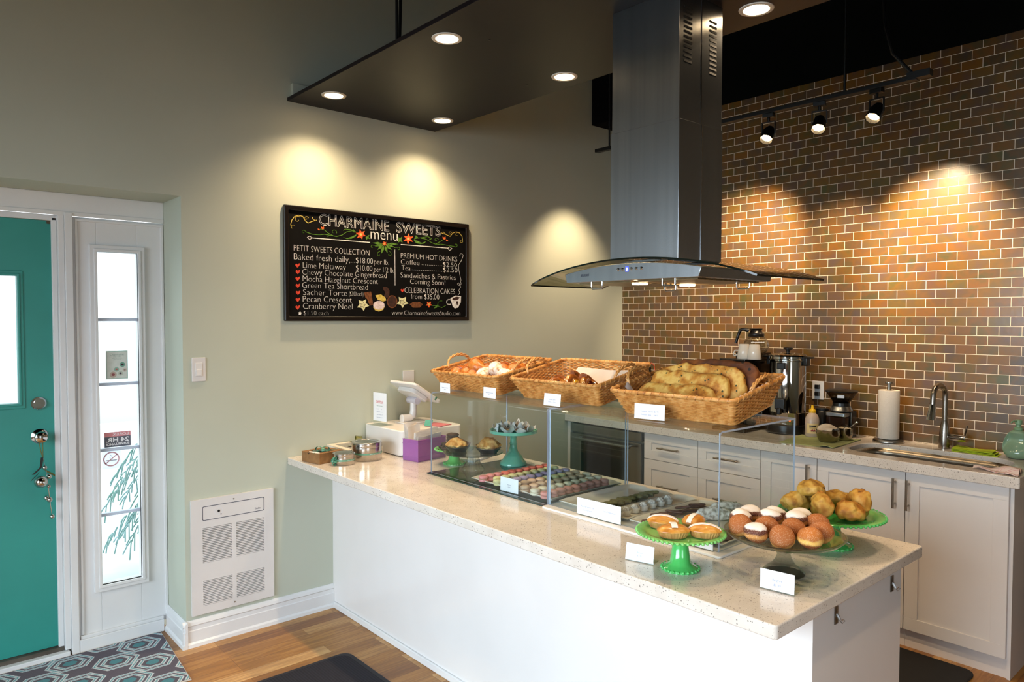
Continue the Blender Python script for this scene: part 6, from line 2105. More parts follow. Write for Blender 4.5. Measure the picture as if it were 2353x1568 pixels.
# ------------------------------------------------------------------ mats on the floor
def rug_mat():
    m, t, nd, lk, b = nodes_of('hexagon_woven_rug')
    tc = nd.new('ShaderNodeTexCoord')
    sp = nd.new('ShaderNodeSeparateXYZ')
    lk.new(tc.outputs['Object'], sp.inputs[0])
    def M(op, a, c=None, d=None):
        n = nd.new('ShaderNodeMath'); n.operation = op
        for i, q in enumerate((a, c, d)):
            if q is None: continue
            if isinstance(q, (int, float)): n.inputs[i].default_value = q
            else: lk.new(q, n.inputs[i])
        return n.outputs[0]
    CWx, CWy = 0.290, 0.233            # hexagon lattice pitch
    def cell(ox, oy):
        fx = M('SUBTRACT', M('FRACT', M('DIVIDE', M('ADD', sp.outputs['X'], 50 * CWx + 0.5 * CWx - 0.387 + ox), CWx)), 0.5)
        fy = M('SUBTRACT', M('FRACT', M('DIVIDE', M('ADD', sp.outputs['Y'], 50 * CWy + 0.5 * CWy - 0.326 + oy), CWy)), 0.5)
        ax = M('MULTIPLY', M('ABSOLUTE', fx), CWx)
        ay = M('MULTIPLY', M('ABSOLUTE', fy), CWy)
        # hexagonal distance: flat sides along x, pointed ends
        return M('MAXIMUM', M('MULTIPLY', ay, 1.14), M('ADD', M('MULTIPLY', ax, 0.86), M('MULTIPLY', ay, 0.55)))
    d = M('MINIMUM', cell(0, 0), cell(-0.125, CWy / 2))
    n = noise_tex(nd, lk, 160, 2)
    d2 = M('ADD', d, M('MULTIPLY', M('SUBTRACT', n.outputs['Fac'], 0.5), 0.006))
    dd = M('MULTIPLY', d2, 1 / 0.10)
    stops = [(0.0, '#4f8a94'), (0.26, '#5b5560'), (0.42, '#cdd3d8'), (0.475, '#6aa5ae'), (0.53, '#cfd5da'), (0.59, '#625c68'), (0.70, '#cdd3d8'), (0.755, '#6aa5ae'), (0.81, '#cfd5da'), (0.87, '#5f5864')]
    r = ramp(nd, stops, 'CONSTANT')
    lk.new(dd, r.inputs[0])
    n2 = noise_tex(nd, lk, 420, 2)
    r2 = ramp(nd, [(0.3, '#8a8a8a'), (0.7, '#ffffff')])
    lk.new(n2.outputs['Fac'], r2.inputs[0])
    mx = nd.new('ShaderNodeMix'); mx.data_type = 'RGBA'; mx.blend_type = 'MULTIPLY'; mx.inputs['Factor'].default_value = 0.55
    lk.new(r.outputs[0], mx.inputs['A']); lk.new(r2.outputs[0], mx.inputs['B'])
    lk.new(mx.outputs['Result'], b.inputs['Base Color'])
    b.inputs['Roughness'].default_value = 0.95
    bp = nd.new('ShaderNodeBump'); bp.inputs['Strength'].default_value = 0.5; bp.inputs['Distance'].default_value = 0.002
    lk.new(n2.outputs['Fac'], bp.inputs['Height']); lk.new(bp.outputs[0], b.inputs['Normal'])
    return m
rg = thing('door_rug', 'patterned grey and teal hexagon rug on the oak floor at the door', 'rug', (-3.9, -0.04, 0.0005))
ang = -0.058
RX = Matrix.Rotation(0, 4, 'Z')
quad = [(-3.2665, 0.262), (-3.3056, -0.3423), (-4.75, -0.3423), (-4.75, 0.250)]
b = B().prism([(x + 3.9, y + 0.04) for x, y in quad], 0, 0.007)
b.out('pile', rug_mat(), rg, smooth=0)
P = [(x + 3.9, y + 0.04, 0.004) for x, y in quad]
b = B().tube(P, 0.0042, 8, closed=True)
b.out('binding', pm('cream_rug_binding', '#bfb8ae', 0.9, var=[(0.3, '#b6afa5'), (0.7, '#c8c1b7')], vscale=60), rg, smooth=60)
def ribbed(name):
    m, t, nd, lk, b = nodes_of(name)
    tc = nd.new('ShaderNodeTexCoord')
    w = nd.new('ShaderNodeTexWave'); w.inputs['Scale'].default_value = 26; w.bands_direction = 'X'
    lk.new(tc.outputs['Object'], w.inputs['Vector'])
    r = ramp(nd, [(0.2, '#0b0810'), (0.8, '#1d1622')])
    lk.new(w.outputs['Fac'], r.inputs[0]); lk.new(r.outputs[0], b.inputs['Base Color'])
    bp = nd.new('ShaderNodeBump'); bp.inputs['Strength'].default_value = 0.6; bp.inputs['Distance'].default_value = 0.002
    lk.new(w.outputs['Fac'], bp.inputs['Height']); lk.new(bp.outputs[0], b.inputs['Normal'])
    b.inputs['Roughness'].default_value = 0.85
    return m
M_ribbed = ribbed('black_ribbed_carpet')
fm = thing('entrance_mat', 'black ribbed floor mat with rounded corners before the counter', 'mat', (-2.9, -1.5, 0.0005))
b = B().prism(rrect(-0.30, 0.222, -0.60, 0.925, 0.045), 0, 0.009)
b.out('ribbed_top', M_ribbed, fm, smooth=0, bevel=0.002)
b = B().prism(rrect(-0.325, 0.247, -0.625, 0.950, 0.05), 0, 0.004)
b.out('rubber_border', pm('black_rubber', '#17131c', 0.6, var=[(0.3, '#141018'), (0.7, '#1b1720')], vscale=20), fm, smooth=0, bevel=0.002)
km = B().prism(rrect(-1.30, -0.630, -2.60, -0.6, 0.05), 0.0005, 0.013)
tag(km.out('kitchen_mat', pm('dark_rubber_mat', '#0d0b0b', 0.7, var=[(0.3, '#0b0909'), (0.7, '#110f0f')], vscale=20), smooth=0, bevel=0.004), 'dark rubber floor mat between the counter and the kitchen cabinets', 'mat')

# ------------------------------------------------------------------ conifer outside the sidelight
M_needle = pm('glare_paled_needles', '#93b3b0', 0.7, var=[(0.3, '#7fa79c'), (0.7, '#a8c3c8')], vscale=10)  # blue green needles, washed-out outdoor glare mixed into their pale colour
cf = thing('conifer_shrub', 'drooping blue green conifer outside beyond the sidelight glass', 'shrub', (-2.78, 1.35, -0.06))
b = B().cyl((0, 0, 0), (0, 0, 0.95), 0.03, 0.012, 10)
b.out('trunk', pm('conifer_bark', '#6a5a4c', 0.9, var=[(0.3, '#5e4f42'), (0.7, '#76665a')], vscale=12), cf)
rr = random.Random(3)
b = B()
for i in range(40):
    z0 = 0.50 + 0.60 * rr.random()
    a = rr.uniform(0, 2 * PI)
    L = 0.52 * rr.uniform(0.6, 1.05)
    for j in range(18):
        u = (j + 1) / 18
        p = Vector((math.cos(a) * L * u, math.sin(a) * L * u, z0 + 0.06 * u - 0.42 * u * u))
        for s in (-1, 1):
            q = p + Vector((-math.sin(a) * s * 0.045 + math.cos(a) * 0.03 + rr.uniform(-.015, .015), math.cos(a) * s * 0.045 + math.sin(a) * 0.03 + rr.uniform(-.015, .015), -0.075 * rr.uniform(0.6, 1.4)))
            b.tube([p, (p + q) / 2 + Vector((0, 0, 0.008)), q], 0.0045, 4)
b.out('foliage', M_needle, cf, smooth=60)

# ------------------------------------------------------------------ gift boxes and tins at the wall end of the counter
M_kraft = pm('brown_kraft_card', '#8a6238', 0.8, var=[(0.3, '#805a32'), (0.7, '#946b40')], vscale=40)
M_kraftdark = pm('kraft_board_edge', '#3a2716', 0.85, var=[(0.3, '#33220f'), (0.7, '#43301d')], vscale=30)
M_satin = pm('green_satin_ribbon', '#3f7d62', 0.28, var=[(0.3, '#357056'), (0.7, '#4f8f72')], vscale=30, coat=0.3)
M_olive = pm('olive_satin_ribbon', '#5e5f1e', 0.24, var=[(0.3, '#4c4d14'), (0.7, '#77762c')], vscale=26, coat=0.4)
M_film = clear('clear_window_film', '#dfe3df', 0.03, 1.45)
def bow(parent, M, r, w, m, loops=2, tails=2, seed=1):
    """ribbon bow built from looped and trailing bands"""
    q = random.Random(seed)
    b = B()
    for k in range(loops):
        a = (2 * PI * k / loops) + q.uniform(-.25, .25)
        def loop(u, v, a=a):
            t = 2 * PI * u
            x = r * (0.5 - 0.5 * math.cos(t))
            z = r * 0.42 * math.sin(t) * (1 if math.sin(t) > 0 else 0.25) + 0.004
            s = (v - 0.5) * w * (0.45 + 0.55 * math.sin(t / 2))
            return (x * math.cos(a) - s * math.sin(a), x * math.sin(a) + s * math.cos(a), z + 0.1 * s)
        b.sheet(loop, 24, 3, M, thick=0.0007)
    for k in range(tails):
        a = (2 * PI * k / tails) + 0.9 + q.uniform(-.3, .3)
        def tail(u, v, a=a):
            x = r * 1.15 * u
            s = (v - 0.5) * w * 0.8
            return (x * math.cos(a) - s * math.sin(a), x * math.sin(a) + s * math.cos(a), 0.0035 + 0.010 * math.sin(u * 7) * u * (1 - u) * 2)
        b.sheet(tail, 14, 3, M, thick=0.0007)
    b.ell((0, 0, 0.008), (w * 0.42, w * 0.42, w * 0.36), M, nu=14, nv=8)
    return b.out('bow', m, parent, smooth=60)
# kraft box
ang = math.atan2(-0.292 + 0.1526, -2.6642 + 2.6929)
kx, ky = -2.6642, -0.292
kt = thing('gift_box', 'brown kraft gift box with a thin green bow at the wall end of the counter', 'box', (kx, ky, ZC), 0.0)
ux = Vector((-0.0285, 0.1385, 0)); W1 = ux.length; ux.normalize()          # along the front face
uy = Vector((0.978, 0.205, 0)).normalized()
KM = frame((0, 0, 0), ux, uy, (0, 0, 1)) if ux.cross(uy).z > 0 else frame((0, 0, 0), uy, ux, (0, 0, 1))
KA, KB = (W1, 0.150) if ux.cross(uy).z > 0 else (0.150, W1)
hk = 0.053
b = B().box(0, KA, 0, KB, 0.0005, hk - 0.002, KM)
b.out('box_body', M_kraft, kt, smooth=0, bevel=0.001)
b = B().ring_prism([(-0.0008, -0.0008), (KA + .0008, -0.0008), (KA + .0008, KB + .0008), (-0.0008, KB + .0008)], [(0.028, 0.028), (KA - 0.028, 0.028), (KA - 0.028, KB - 0.028), (0.028, KB - 0.028)], hk - 0.0019, hk + 0.0006, KM)
b.out('lid', M_kraft, kt, smooth=0)
B().box(0.028, KA - 0.028, 0.028, KB - 0.028, hk - 0.0015, hk - 0.0008, KM).out('window', pm('dark_window_film', '#1c211d', 0.08, var=[(0.3, '#171c18'), (0.7, '#222822')], vscale=14), kt, smooth=0)
b = B().ell((0.0145, KB * 0.42, hk + 0.0009) if KA > KB else (KA * 0.42, 0.0145, hk + 0.0009), (0.012, 0.042, 0.0006) if KA > KB else (0.042, 0.012, 0.0006), KM)
b.out('oval_label', M_paper, kt, smooth=0)
bow(kt, KM @ Matrix.Translation((KA * 0.45, KB * 0.45, hk + 0.001)), 0.040, 0.014, M_satin, 3, 3, 4)
b = B().box(KA * 0.40, KA * 0.40 + 0.006, -0.0016, KB + 0.0016, hk + 0.0006, hk + 0.0014, KM) if KA < KB else B().box(-0.0016, KA + 0.0016, KB * 0.3, KB * 0.3 + 0.006, hk + 0.0006, hk + 0.0014, KM)
b.out('ribbon', M_satin, kt, smooth=0)
b = B().lathe([(0, 0), (0.0075, 0), (0.0075, 0.0006), (0, 0.0006)], 20, KM @ (frame((-0.0001, KB * 0.62, hk - 0.003), (0, 1, 0), (0, 0, 1), (-1, 0, 0)) if KA > KB else frame((KA * 0.62, -0.0001, hk - 0.003), (1, 0, 0), (0, 0, 1), (0, -1, 0))))
b.out('thumb_notch', M_kraftdark, kt, smooth=0)
# cream box with an olive bow
M_cream = pm('cream_card', '#dcd2bf', 0.7, var=[(0.3, '#d5cbb8'), (0.7, '#e3d9c6')], vscale=30)
ct = thing('gift_box', 'cream windowed gift box with a large olive satin bow against the wall', 'box', (-2.375, -0.128, ZC))
cz = 0.043
b = B().box(-0.105, 0.100, -0.118, 0.120, 0.0005, cz - 0.001)
b.out('box_body', M_cream, ct, smooth=0, bevel=0.001)
b = B().ring_prism([(-0.1055, -0.1185), (0.1005, -0.1185), (0.1005, 0.1205), (-0.1055, 0.1205)], [(-0.075, -0.088), (0.070, -0.088), (0.070, 0.090), (-0.075, 0.090)], cz - 0.0009, cz + 0.0008)
b.out('lid', M_cream, ct, smooth=0)
B().box(-0.075, 0.070, -0.088, 0.090, cz - 0.0008, cz - 0.0002).out('window', pm('grey_window_film', '#8d8780', 0.12, var=[(0.3, '#857f78'), (0.7, '#96908a')], vscale=20), ct, smooth=0)
bow(ct, Matrix.Translation((0.035, 0.020, cz + 0.001)) @ Matrix.Rotation(0.85, 4, 'Z'), 0.080, 0.040, M_olive, 2, 3, 2)
# tins
M_tinm = pm('brushed_tin', '#bdb8b2', 0.2, 1.0, var=[(0.3, '#b5b0aa'), (0.7, '#c5c0ba')], vscale=40, stretch=(1, 1, 0.03))
M_ribprint = pm('printed_green_ribbon', '#5a8f74', 0.45, var=[(0.3, '#548a6e'), (0.7, '#60957a')], vscale=30)
def tin(lab, x, y, R, h, bowed):
    t = thing('round_tin', lab, 'tin', (x, y, ZC + 0.0003), 0, 'silver gift tins')
    B().lathe([(0, 0), (R * 0.985, 0), (R, 0.0015), (R, h * 0.74), (0, h * 0.74)], 56).out('body', M_tinm, t, smooth=40)
    B().lathe([(0, h * 0.742), (R * 1.022, h * 0.742), (R * 1.03, h * 0.76), (R * 1.022, h * 0.97), (R * 0.98, h), (R * 0.80, h), (R * 0.78, h * 0.985), (0, h * 0.985)], 56).out('lid', M_tinm, t, smooth=40)
    B().lathe([(0, h * 0.9855), (R * 0.77, h * 0.9855), (R * 0.77, h * 0.992), (0, h * 0.992)], 48).out('lid_window', M_film, t, smooth=40)
    B().lathe([(R + 0.0002, h * 0.36), (R + 0.0011, h * 0.36), (R + 0.0011, h * 0.36 + 0.0085), (R + 0.0002, h * 0.36 + 0.0085)], 56).out('ribbon', M_ribprint, t, smooth=40)
    b = B()
    txt = 'Charmaine Sweets'
    for i in range(2):
        base = -1.9 + 1.35 * i if not bowed else -1.75 + 1.5 * i
        step = 0.0052 / R
        for k, c in enumerate(txt):
            a = base + step * k
            if c != ' ':
                b.text(c, 0.0072, frame(((R + 0.0012) * math.cos(a), (R + 0.0012) * math.sin(a), h * 0.36 + 0.0018), (-math.sin(a), math.cos(a), 0), (0, 0, 1), (math.cos(a), math.sin(a), 0)), extrude=0.0001)
    b.out('lettering', M_paper, t, smooth=0)
    if bowed:
        a = 3.35
        bow(t, frame(((R + 0.002) * math.cos(a), (R + 0.002) * math.sin(a), h * 0.40), (-math.sin(a), math.cos(a), 0), (0, 0, 1), (math.cos(a), math.sin(a), 0)), 0.022, 0.010, M_satin, 4, 3, 7)
    return t
tin('small round silver tin with a green ribbon bow beside the kraft box', -2.562, -0.352, 0.0545, 0.058, True)
tin('large round silver tin with a printed green ribbon before the cream box', -2.412, -0.318, 0.0770, 0.094, False)

# ------------------------------------------------------------------ till corner
M_till = pm('white_till_plastic', '#dcd8d4', 0.3, var=[(0.3, '#d8d4d0'), (0.7, '#e0dcd8')], vscale=5)
dr = thing('cash_drawer', 'white rounded cash drawer standing against the green wall on the counter', 'cash drawer', (-2.045, -0.205, ZC))
b = B().prism(rrect(-0.208, 0.195, -0.200, 0.198, 0.035, 8), 0.003, 0.138)
b.out('case', M_till, dr, smooth=40, bevel=0.006, seg=3)
B().prism(rrect(-0.19, 0.18, -0.18, 0.18, 0.03, 6), 0.0, 0.003).out('feet', M_blackplastic, dr, smooth=40)
ZD = ZC + 0.138
# sign holder
sg = thing('sign_holder', 'clear sign holder with a white Gift Pack price list on the cash drawer', 'sign', (-2.215, -0.125, ZD + 0.0003), 0.12)
b = B().box(-0.0022, 0.0022, -0.062, 0.062, 0.006, 0.182)
b.box(-0.045, 0.045, -0.062, 0.062, 0.0, 0.0025)
b.box(-0.0015, 0.0015, -0.062, 0.062, 0.0025, 0.006)
b.out('acrylic_stand', M_acry, sg, smooth=0)
B().box(-0.0034, -0.0023, -0.0585, 0.0585, 0.022, 0.1795).out('sheet', M_paper, sg, smooth=0)
SF = FACE_X((-0.0036, 0, 0))
b = B().text('Gift Pack', 0.0245, SF @ Matrix.Translation((-0.004, 0.120, 0)), align='CENTER', shear=0.18, width=0.060, extrude=0.0001)
b.out('heading', pm('red_print', '#c8383e', 0.7, var=[(0.3, '#c23238'), (0.7, '#ce3e44')], vscale=20), sg, smooth=0)
b = B().text('Health Care Assortment', 0.0075, SF @ Matrix.Translation((-0.002, 0.104, 0)), align='CENTER', width=0.052, extrude=0.0001)
b.out('subheading', pm('green_print', '#7a9a86', 0.7, var=[(0.3, '#749480'), (0.7, '#80a08c')], vscale=20), sg, smooth=0)
b = B()
for k, (s, n_) in enumerate((('Mini Tin', '8'), ('Small Gift Box', '12'), ('Large Gift Box', '18'), ('Deluxe Gift Tin', '24'))):
    b.text(s, 0.0062, SF @ Matrix.Translation((-0.028, 0.086 - 0.0155 * k, 0)), extrude=0.0001)
    b.text(n_, 0.0062, SF @ Matrix.Translation((0.016, 0.086 - 0.0155 * k, 0)), extrude=0.0001)
b.out('lettering', M_ink, sg, smooth=0)
# tablet till
tb = thing('tablet_till', 'white tilted tablet register on a curved stand behind the price list', 'register', (-2.02, -0.155, ZD + 0.0003), 0.0)
b = B()
b.tube([(-0.075, 0.0, 0.027), (-0.02, 0.0, 0.027), (0.0, 0.0, 0.036), (0.004, 0.0, 0.07), (0.004, 0.0, 0.115)], 0.018, 14, rad=lambda t: 1.0 + 0.3 * (1 - t))
b.box(-0.085, 0.085, -0.06, 0.06, 0, 0.008)
b.out('stand', M_till, tb, smooth=50, bevel=0.002)
b = B().cyl((0.004, -0.045, 0.125), (0.004, 0.045, 0.125), 0.020, n=20)
b.out('hinge', pm('lilac_grey_plastic', '#c3bfc8', 0.4, var=[(0.3, '#bebac3'), (0.7, '#c8c4cd')], vscale=8), tb, smooth=40)
TM = Matrix.Translation((0.012, 0, 0.172)) @ Euler((0.0, math.radians(33), 0)).to_matrix().to_4x4() @ Matrix.Rotation(0.0, 4, 'Z')
b = B().prism(rrect(-0.105, 0.105, -0.135, 0.135, 0.022, 6), -0.004, 0.013, TM)
b.prism(rrect(-0.070, 0.060, -0.085, 0.085, 0.03, 6), -0.030, -0.004, TM)
b.out('tablet_shell', M_till, tb, smooth=40, bevel=0.005, seg=3)
B().prism(rrect(-0.093, 0.093, -0.122, 0.122, 0.008, 4), 0.0131, 0.0138, TM).out('screen', pm('dark_screen', '#0b0c0e', 0.06, var=[(0.3, '#090a0c'), (0.7, '#0e0f11')], vscale=6), tb, smooth=0)
B().box(0.055, 0.066, -0.1365, -0.1352, -0.006, 0.015, TM).out('green_tag', M_satin, tb, smooth=0)
b = B().box(-0.035, 0.045, 0.0, 0.004, -0.05, 0.05)
o = b.out('wall_outlet_box', M_till, None, (-1.955, -0.006, ZD + 0.235), smooth=0, bevel=0.002)
tag(o, 'white electrical plate on the green wall behind the tablet register', 'wall plate')
# lilac box of paper bags
lx = thing('lilac_box', 'translucent lilac storage box filled with white paper bags', 'storage box', (-2.2607, -0.5665, ZC + 0.0004), 0.0)
ua = Vector((-0.0197, 0.1082, 0)); LA = 0.112; ua.normalize()
ub = Vector((0.9815, 0.19, 0)); ub = (ub - ua * ub.dot(ua)).normalized(); LBx = 0.205
LM = frame((0, 0, 0), ub, ua, (0, 0, 1))
M_lilac = pm('lilac_plastic', '#a869b0', 0.3, var=[(0.3, '#a062a8'), (0.7, '#b172b9')], vscale=6, sub=0.25, trans=0.25)
b = B()
o_ = [(0, 0), (LBx, 0), (LBx, LA), (0, LA)]; i_ = [(0.003, 0.003), (LBx - 0.003, 0.003), (LBx - 0.003, LA - 0.003), (0.003, LA - 0.003)]
b.ring_prism(o_, i_, 0.003, 0.112, LM)
b.box(0, LBx, 0, LA, 0, 0.003, LM)
b.out('box_walls', M_lilac, lx, smooth=0, bevel=0.002)
b = B()
e = 0.0016
for z in (0.022, 0.088, 0.108):
    b.ring_prism([(-e, -e), (LBx + e, -e), (LBx + e, LA + e), (-e, LA + e)], [(0.001, 0.001), (LBx - .001, 0.001), (LBx - .001, LA - .001), (0.001, LA - .001)], z, z + 0.003, LM)
b.out('moulded_ribs', M_lilac, lx, smooth=0)
M_bag = pm('white_paper_bag', '#ded7cf', 0.8, var=[(0.3, '#d6cfc7'), (0.7, '#e6dfd7')], vscale=16, bump=0.15, bscale=60)
for k, (u0, u1, v, h, lean, lab) in enumerate([(0.012, 0.100, LA - 0.012 - 0.006 * j, 0.185 - 0.002 * j, 0.06, 'tall white paper bag, number %d from the back of the lilac box' % (j + 1)) for j in range(5)] +
                                              [(0.020, 0.190, LA - 0.055 - 0.0055 * j, 0.150 - 0.004 * j, -0.03, 'short white paper bag, number %d of the front bundle in the lilac box' % (j + 1)) for j in range(6)]):
    b = B()
    b.sheet(lambda s, t: (u0 + (u1 - u0) * s, v + lean * (t - 0.1) * 0.3 + 0.003 * math.sin(s * 6 + k) * t, 0.006 + (h - 0.006) * t + 0.006 * math.sin(s * 3 + k) * t), 10, 8, LM, thick=0.0022)
    o = b.out('paper_bag', M_bag, None, lx.location, smooth=60)
    tag(o, lab, 'paper bag', 'paper bags in the lilac box')
b = B()
b.sheet(lambda u, v: (0.02 * u, 0.045 * v, 0.004 + 0.03 * u), 4, 4, thick=0.001)
tag(b.out('green_card', pm('green_card_paper', '#4f9a84', 0.6, var=[(0.3, '#4a947e'), (0.7, '#559f8a')], vscale=12), None, (-2.045, -0.375, ZD + 0.0006), (0, 0, 0.5), smooth=0), 'small green folded card standing on the cash drawer', 'card')
b = B().box(-0.05, 0.05, -0.06, 0.06, 0, 0.004)
tag(b.out('pink_booklet', pm('pink_card_paper', '#d0707a', 0.6, var=[(0.3, '#ca6a74'), (0.7, '#d67680')], vscale=12), None, (-1.975, -0.335, ZD + 0.0005), (0, 0, 0.3), smooth=0), 'pink booklet lying on the cash drawer', 'booklet')
b = B().box(-0.10, 0.10, -0.07, 0.07, 0, 0.010)
tag(b.out('paper_stack', M_paper, None, (-1.985, -0.66, ZC + 0.0005), (0, 0, 0.35), smooth=0, bevel=0.001), 'stack of white paper behind the pies on the counter', 'paper')

# ------------------------------------------------------------------ coffee corner on the kitchen worktop
M_urn = pm('polished_urn_steel', '#b9b5ae', 0.06, 1.0, var=[(0.3, '#b4b0a9'), (0.7, '#bebab3')], vscale=10)
ux_, uy_ = -0.212, -1.464
un = thing('coffee_urn', 'tall polished steel coffee urn with black handles on the kitchen worktop', 'coffee urn', (ux_, uy_, ZB + 0.0003))
B().lathe([(0, 0), (0.118, 0), (0.120, 0.006), (0.116, 0.050), (0.104, 0.054), (0, 0.054)], 56).out('base', M_blackplastic, un, smooth=40)
b = B().lathe([(0.100, 0.0545), (0.1035, 0.056), (0.1035, 0.125), (0.1050, 0.127), (0.1035, 0.129), (0.1035, 0.430), (0.108, 0.434), (0.108, 0.441), (0.1035, 0.444), (0.1035, 0.458), (0.095, 0.461), (0, 0.461)], 64)
b.out('body', M_urn, un, smooth=40)
lid = B().lathe([(0, 0.4615), (0.100, 0.4615), (0.106, 0.464), (0.104, 0.468), (0.085, 0.474), (0.03, 0.479), (0, 0.480)], 56).out('lid', M_urn, un, smooth=40)
B().lathe([(0, 0.4805), (0.010, 0.4805), (0.012, 0.492), (0.026, 0.500), (0.027, 0.508), (0.020, 0.514), (0, 0.515)], 28).out('knob', M_blackplastic, lid, smooth=50)
for s in (-1, 1):
    b = B().box(-0.022, 0.022, s * 0.104, s * 0.128, 0.405, 0.462)
    b.box(-0.024, 0.024, s * 0.110, s * 0.155, 0.448, 0.460)
    b.out('side_handle', M_blackplastic, un, smooth=30, bevel=0.005, seg=3)
TA = math.atan2(-0.30, -0.95)     # tap looks towards the room
TR = Matrix.Rotation(math.pi + 0.15, 4, 'Z')
b = B().box(0.100, 0.135, -0.030, 0.030, 0.150, 0.215, TR)
b.box(0.120, 0.150, -0.012, 0.012, 0.120, 0.160, TR)
b.out('tap', M_blackplastic, un, smooth=30, bevel=0.006, seg=3)
b = B().tube([TR @ Vector((0.112, 0, 0.210)), TR @ Vector((0.114, 0, 0.30)), TR @ Vector((0.112, 0, 0.400))], 0.0055, 10)
b.out('sight_tube', M_chrome, un)
b = B().box(0.101, 0.122, -0.024, 0.024, 0.385, 0.425, TR)
b.out('gauge_cap', M_blackplastic, un, smooth=30, bevel=0.005)
b = B().lathe([(0, 0), (0.006, 0), (0.006, 0.003), (0, 0.004)], 16, Matrix.Rotation(math.pi + 0.62, 4, 'Z') @ frame((0.1036, 0, 0.085), (0, 1, 0), (0, 0, 1), (1, 0, 0)))
b.out('pilot_light', pm('orange_pilot_light', '#ff5a10', 0.4, emit='#ff5a10', estr=3.0), un)
bm_ = thing('coffee_machine', 'black and steel coffee brewer with cups on its top beside the urn', 'coffee machine', (-0.26, -1.208, ZB + 0.0003))
M_bsteel = pm('dark_brewer_steel', '#4b443c', 0.25, 1.0, var=[(0.3, '#453e36'), (0.7, '#524b43')], vscale=30)
B().box(-0.185, 0.175, -0.110, 0.110, 0, 0.022).out('warmer_base', M_bsteel, bm_, smooth=0, bevel=0.003)
B().box(0.02, 0.175, -0.108, 0.108, 0.022, 0.29).out('column', M_bsteel, bm_, smooth=0, bevel=0.003)
hd_ = B().box(-0.165, 0.175, -0.110, 0.110, 0.29, 0.425).out('head', M_bsteel, bm_, smooth=0, bevel=0.004)
B().box(-0.1705, -0.1655, -0.104, 0.110, 0.30, 0.420).out('black_front', M_blackplastic, hd_, smooth=0, bevel=0.002)
b = B().text('BUNN', 0.024, FACE_X((-0.1712, 0.055, 0.375)), width=0.066, offset=0.0008)
b.out('lettering', M_paper, hd_, smooth=0)
B().box(-0.145, -0.02, -0.085, 0.090, 0.4252, 0.437).out('top_warmer', M_blackplastic, bm_, smooth=0, bevel=0.003)
B().box(0.03, 0.16, -0.085, 0.085, 0.4252, 0.470).out('rear_warmer', M_bsteel, bm_, smooth=0, bevel=0.003)
b = B().lathe([(0, 0), (0.052, 0.0), (0.055, 0.012), (0.040, 0.030), (0, 0.030)], 30, Matrix.Translation((-0.06, 0, 0.24)))
b.out('brew_funnel', M_blackplastic, bm_, smooth=40)
b = B().lathe([(0, 0.0225), (0.058, 0.0225), (0.058, 0.027), (0, 0.027)], 30, Matrix.Translation((-0.09, 0, 0)))
b.out('hot_plate', M_blackplastic, bm_, smooth=40)
# decanter
ZTOP = ZB + 0.4705
dc = thing('coffee_decanter', 'empty glass coffee decanter with a black handle on top of the brewer', 'decanter', (-0.165, -1.225, ZTOP))
B().lathe([(0, 0.001), (0.058, 0.001), (0.072, 0.014), (0.080, 0.040), (0.074, 0.068), (0.056, 0.092), (0.046, 0.104), (0.0445, 0.104), (0.054, 0.091), (0.072, 0.067), (0.078, 0.040), (0.070, 0.015), (0.056, 0.003), (0, 0.003)], 44).out('glass', clear('decanter_glass', '#f2f2ee', 0.0, 1.5, 1.6), dc, smooth=60)
b = B().lathe([(0.0475, 0.098), (0.0495, 0.100), (0.0495, 0.116), (0.040, 0.122), (0.034, 0.140), (0.042, 0.150), (0, 0.150)], 36)
b.out('collar', M_blackplastic, dc, smooth=50)
b = B().tube([(-0.035, 0.030, 0.138), (-0.045, 0.055, 0.146), (-0.052, 0.078, 0.142), (-0.058, 0.092, 0.100), (-0.062, 0.104, 0.058)], 0.0105, 10, rad=lambda t: 1.15 - 0.35 * t)
b.out('handle', M_blackplastic, dc, smooth=60)
b = B()
for k in range(15):
    a = 3.3 + 0.075 * k
    b.box(-0.0022, 0.0022, -0.0003, 0.0003, 0, 0.0035 + 0.001 * (k % 3), frame((0.0757 * math.cos(a), 0.0757 * math.sin(a), 0.064), (-math.sin(a), math.cos(a), 0), (math.cos(a), math.sin(a), 0), (0, 0, 1)))
b.out('printed_mark', M_paper, dc, smooth=0)
M_mug = pm('white_china_mug', '#e4dccf', 0.15, var=[(0.3, '#dfd7ca'), (0.7, '#e9e1d4')], vscale=6)
for k, (x, y, lab) in enumerate(((-0.335, -1.245, 'upturned white mug at the left on the brewer'), (-0.335, -1.3135, 'upturned white mug at the right on the brewer'))):
    t = thing('mug', lab, 'mug', (x, y, ZB + 0.4375 if k == 0 else ZB + 0.4375), 0, 'upturned mugs on the brewer')
    B().lathe([(0.041, 0), (0.0425, 0.002), (0.030, 0.088), (0.027, 0.091), (0, 0.091), (0, 0.088), (0.025, 0.086), (0.0395, 0.002)], 36).out('cup', M_mug, t, smooth=50)
    b = B().tube([(-0.010, 0.034, 0.026), (-0.012, 0.060, 0.016), (-0.012, 0.066, 0.030), (-0.010, 0.056, 0.050), (-0.008, 0.031, 0.050)], 0.0048, 8)
    b.out('handle', M_mug, t, smooth=60)
# socket outlet
oc_ = thing('socket_outlet', 'white double socket on the tiled wall beside the urn', 'socket', (0, -1.551, 1.160))
B().box(-0.006, -0.0004, -0.036, 0.036, -0.056, 0.056).out('cover_plate', M_heat, oc_, smooth=0, bevel=0.002)
for z in (-0.022, 0.022):
    B().box(-0.028, -0.006, -0.015, 0.013, z - 0.013, z + 0.013).out('plug', M_blackplastic, oc_, smooth=0, bevel=0.004)
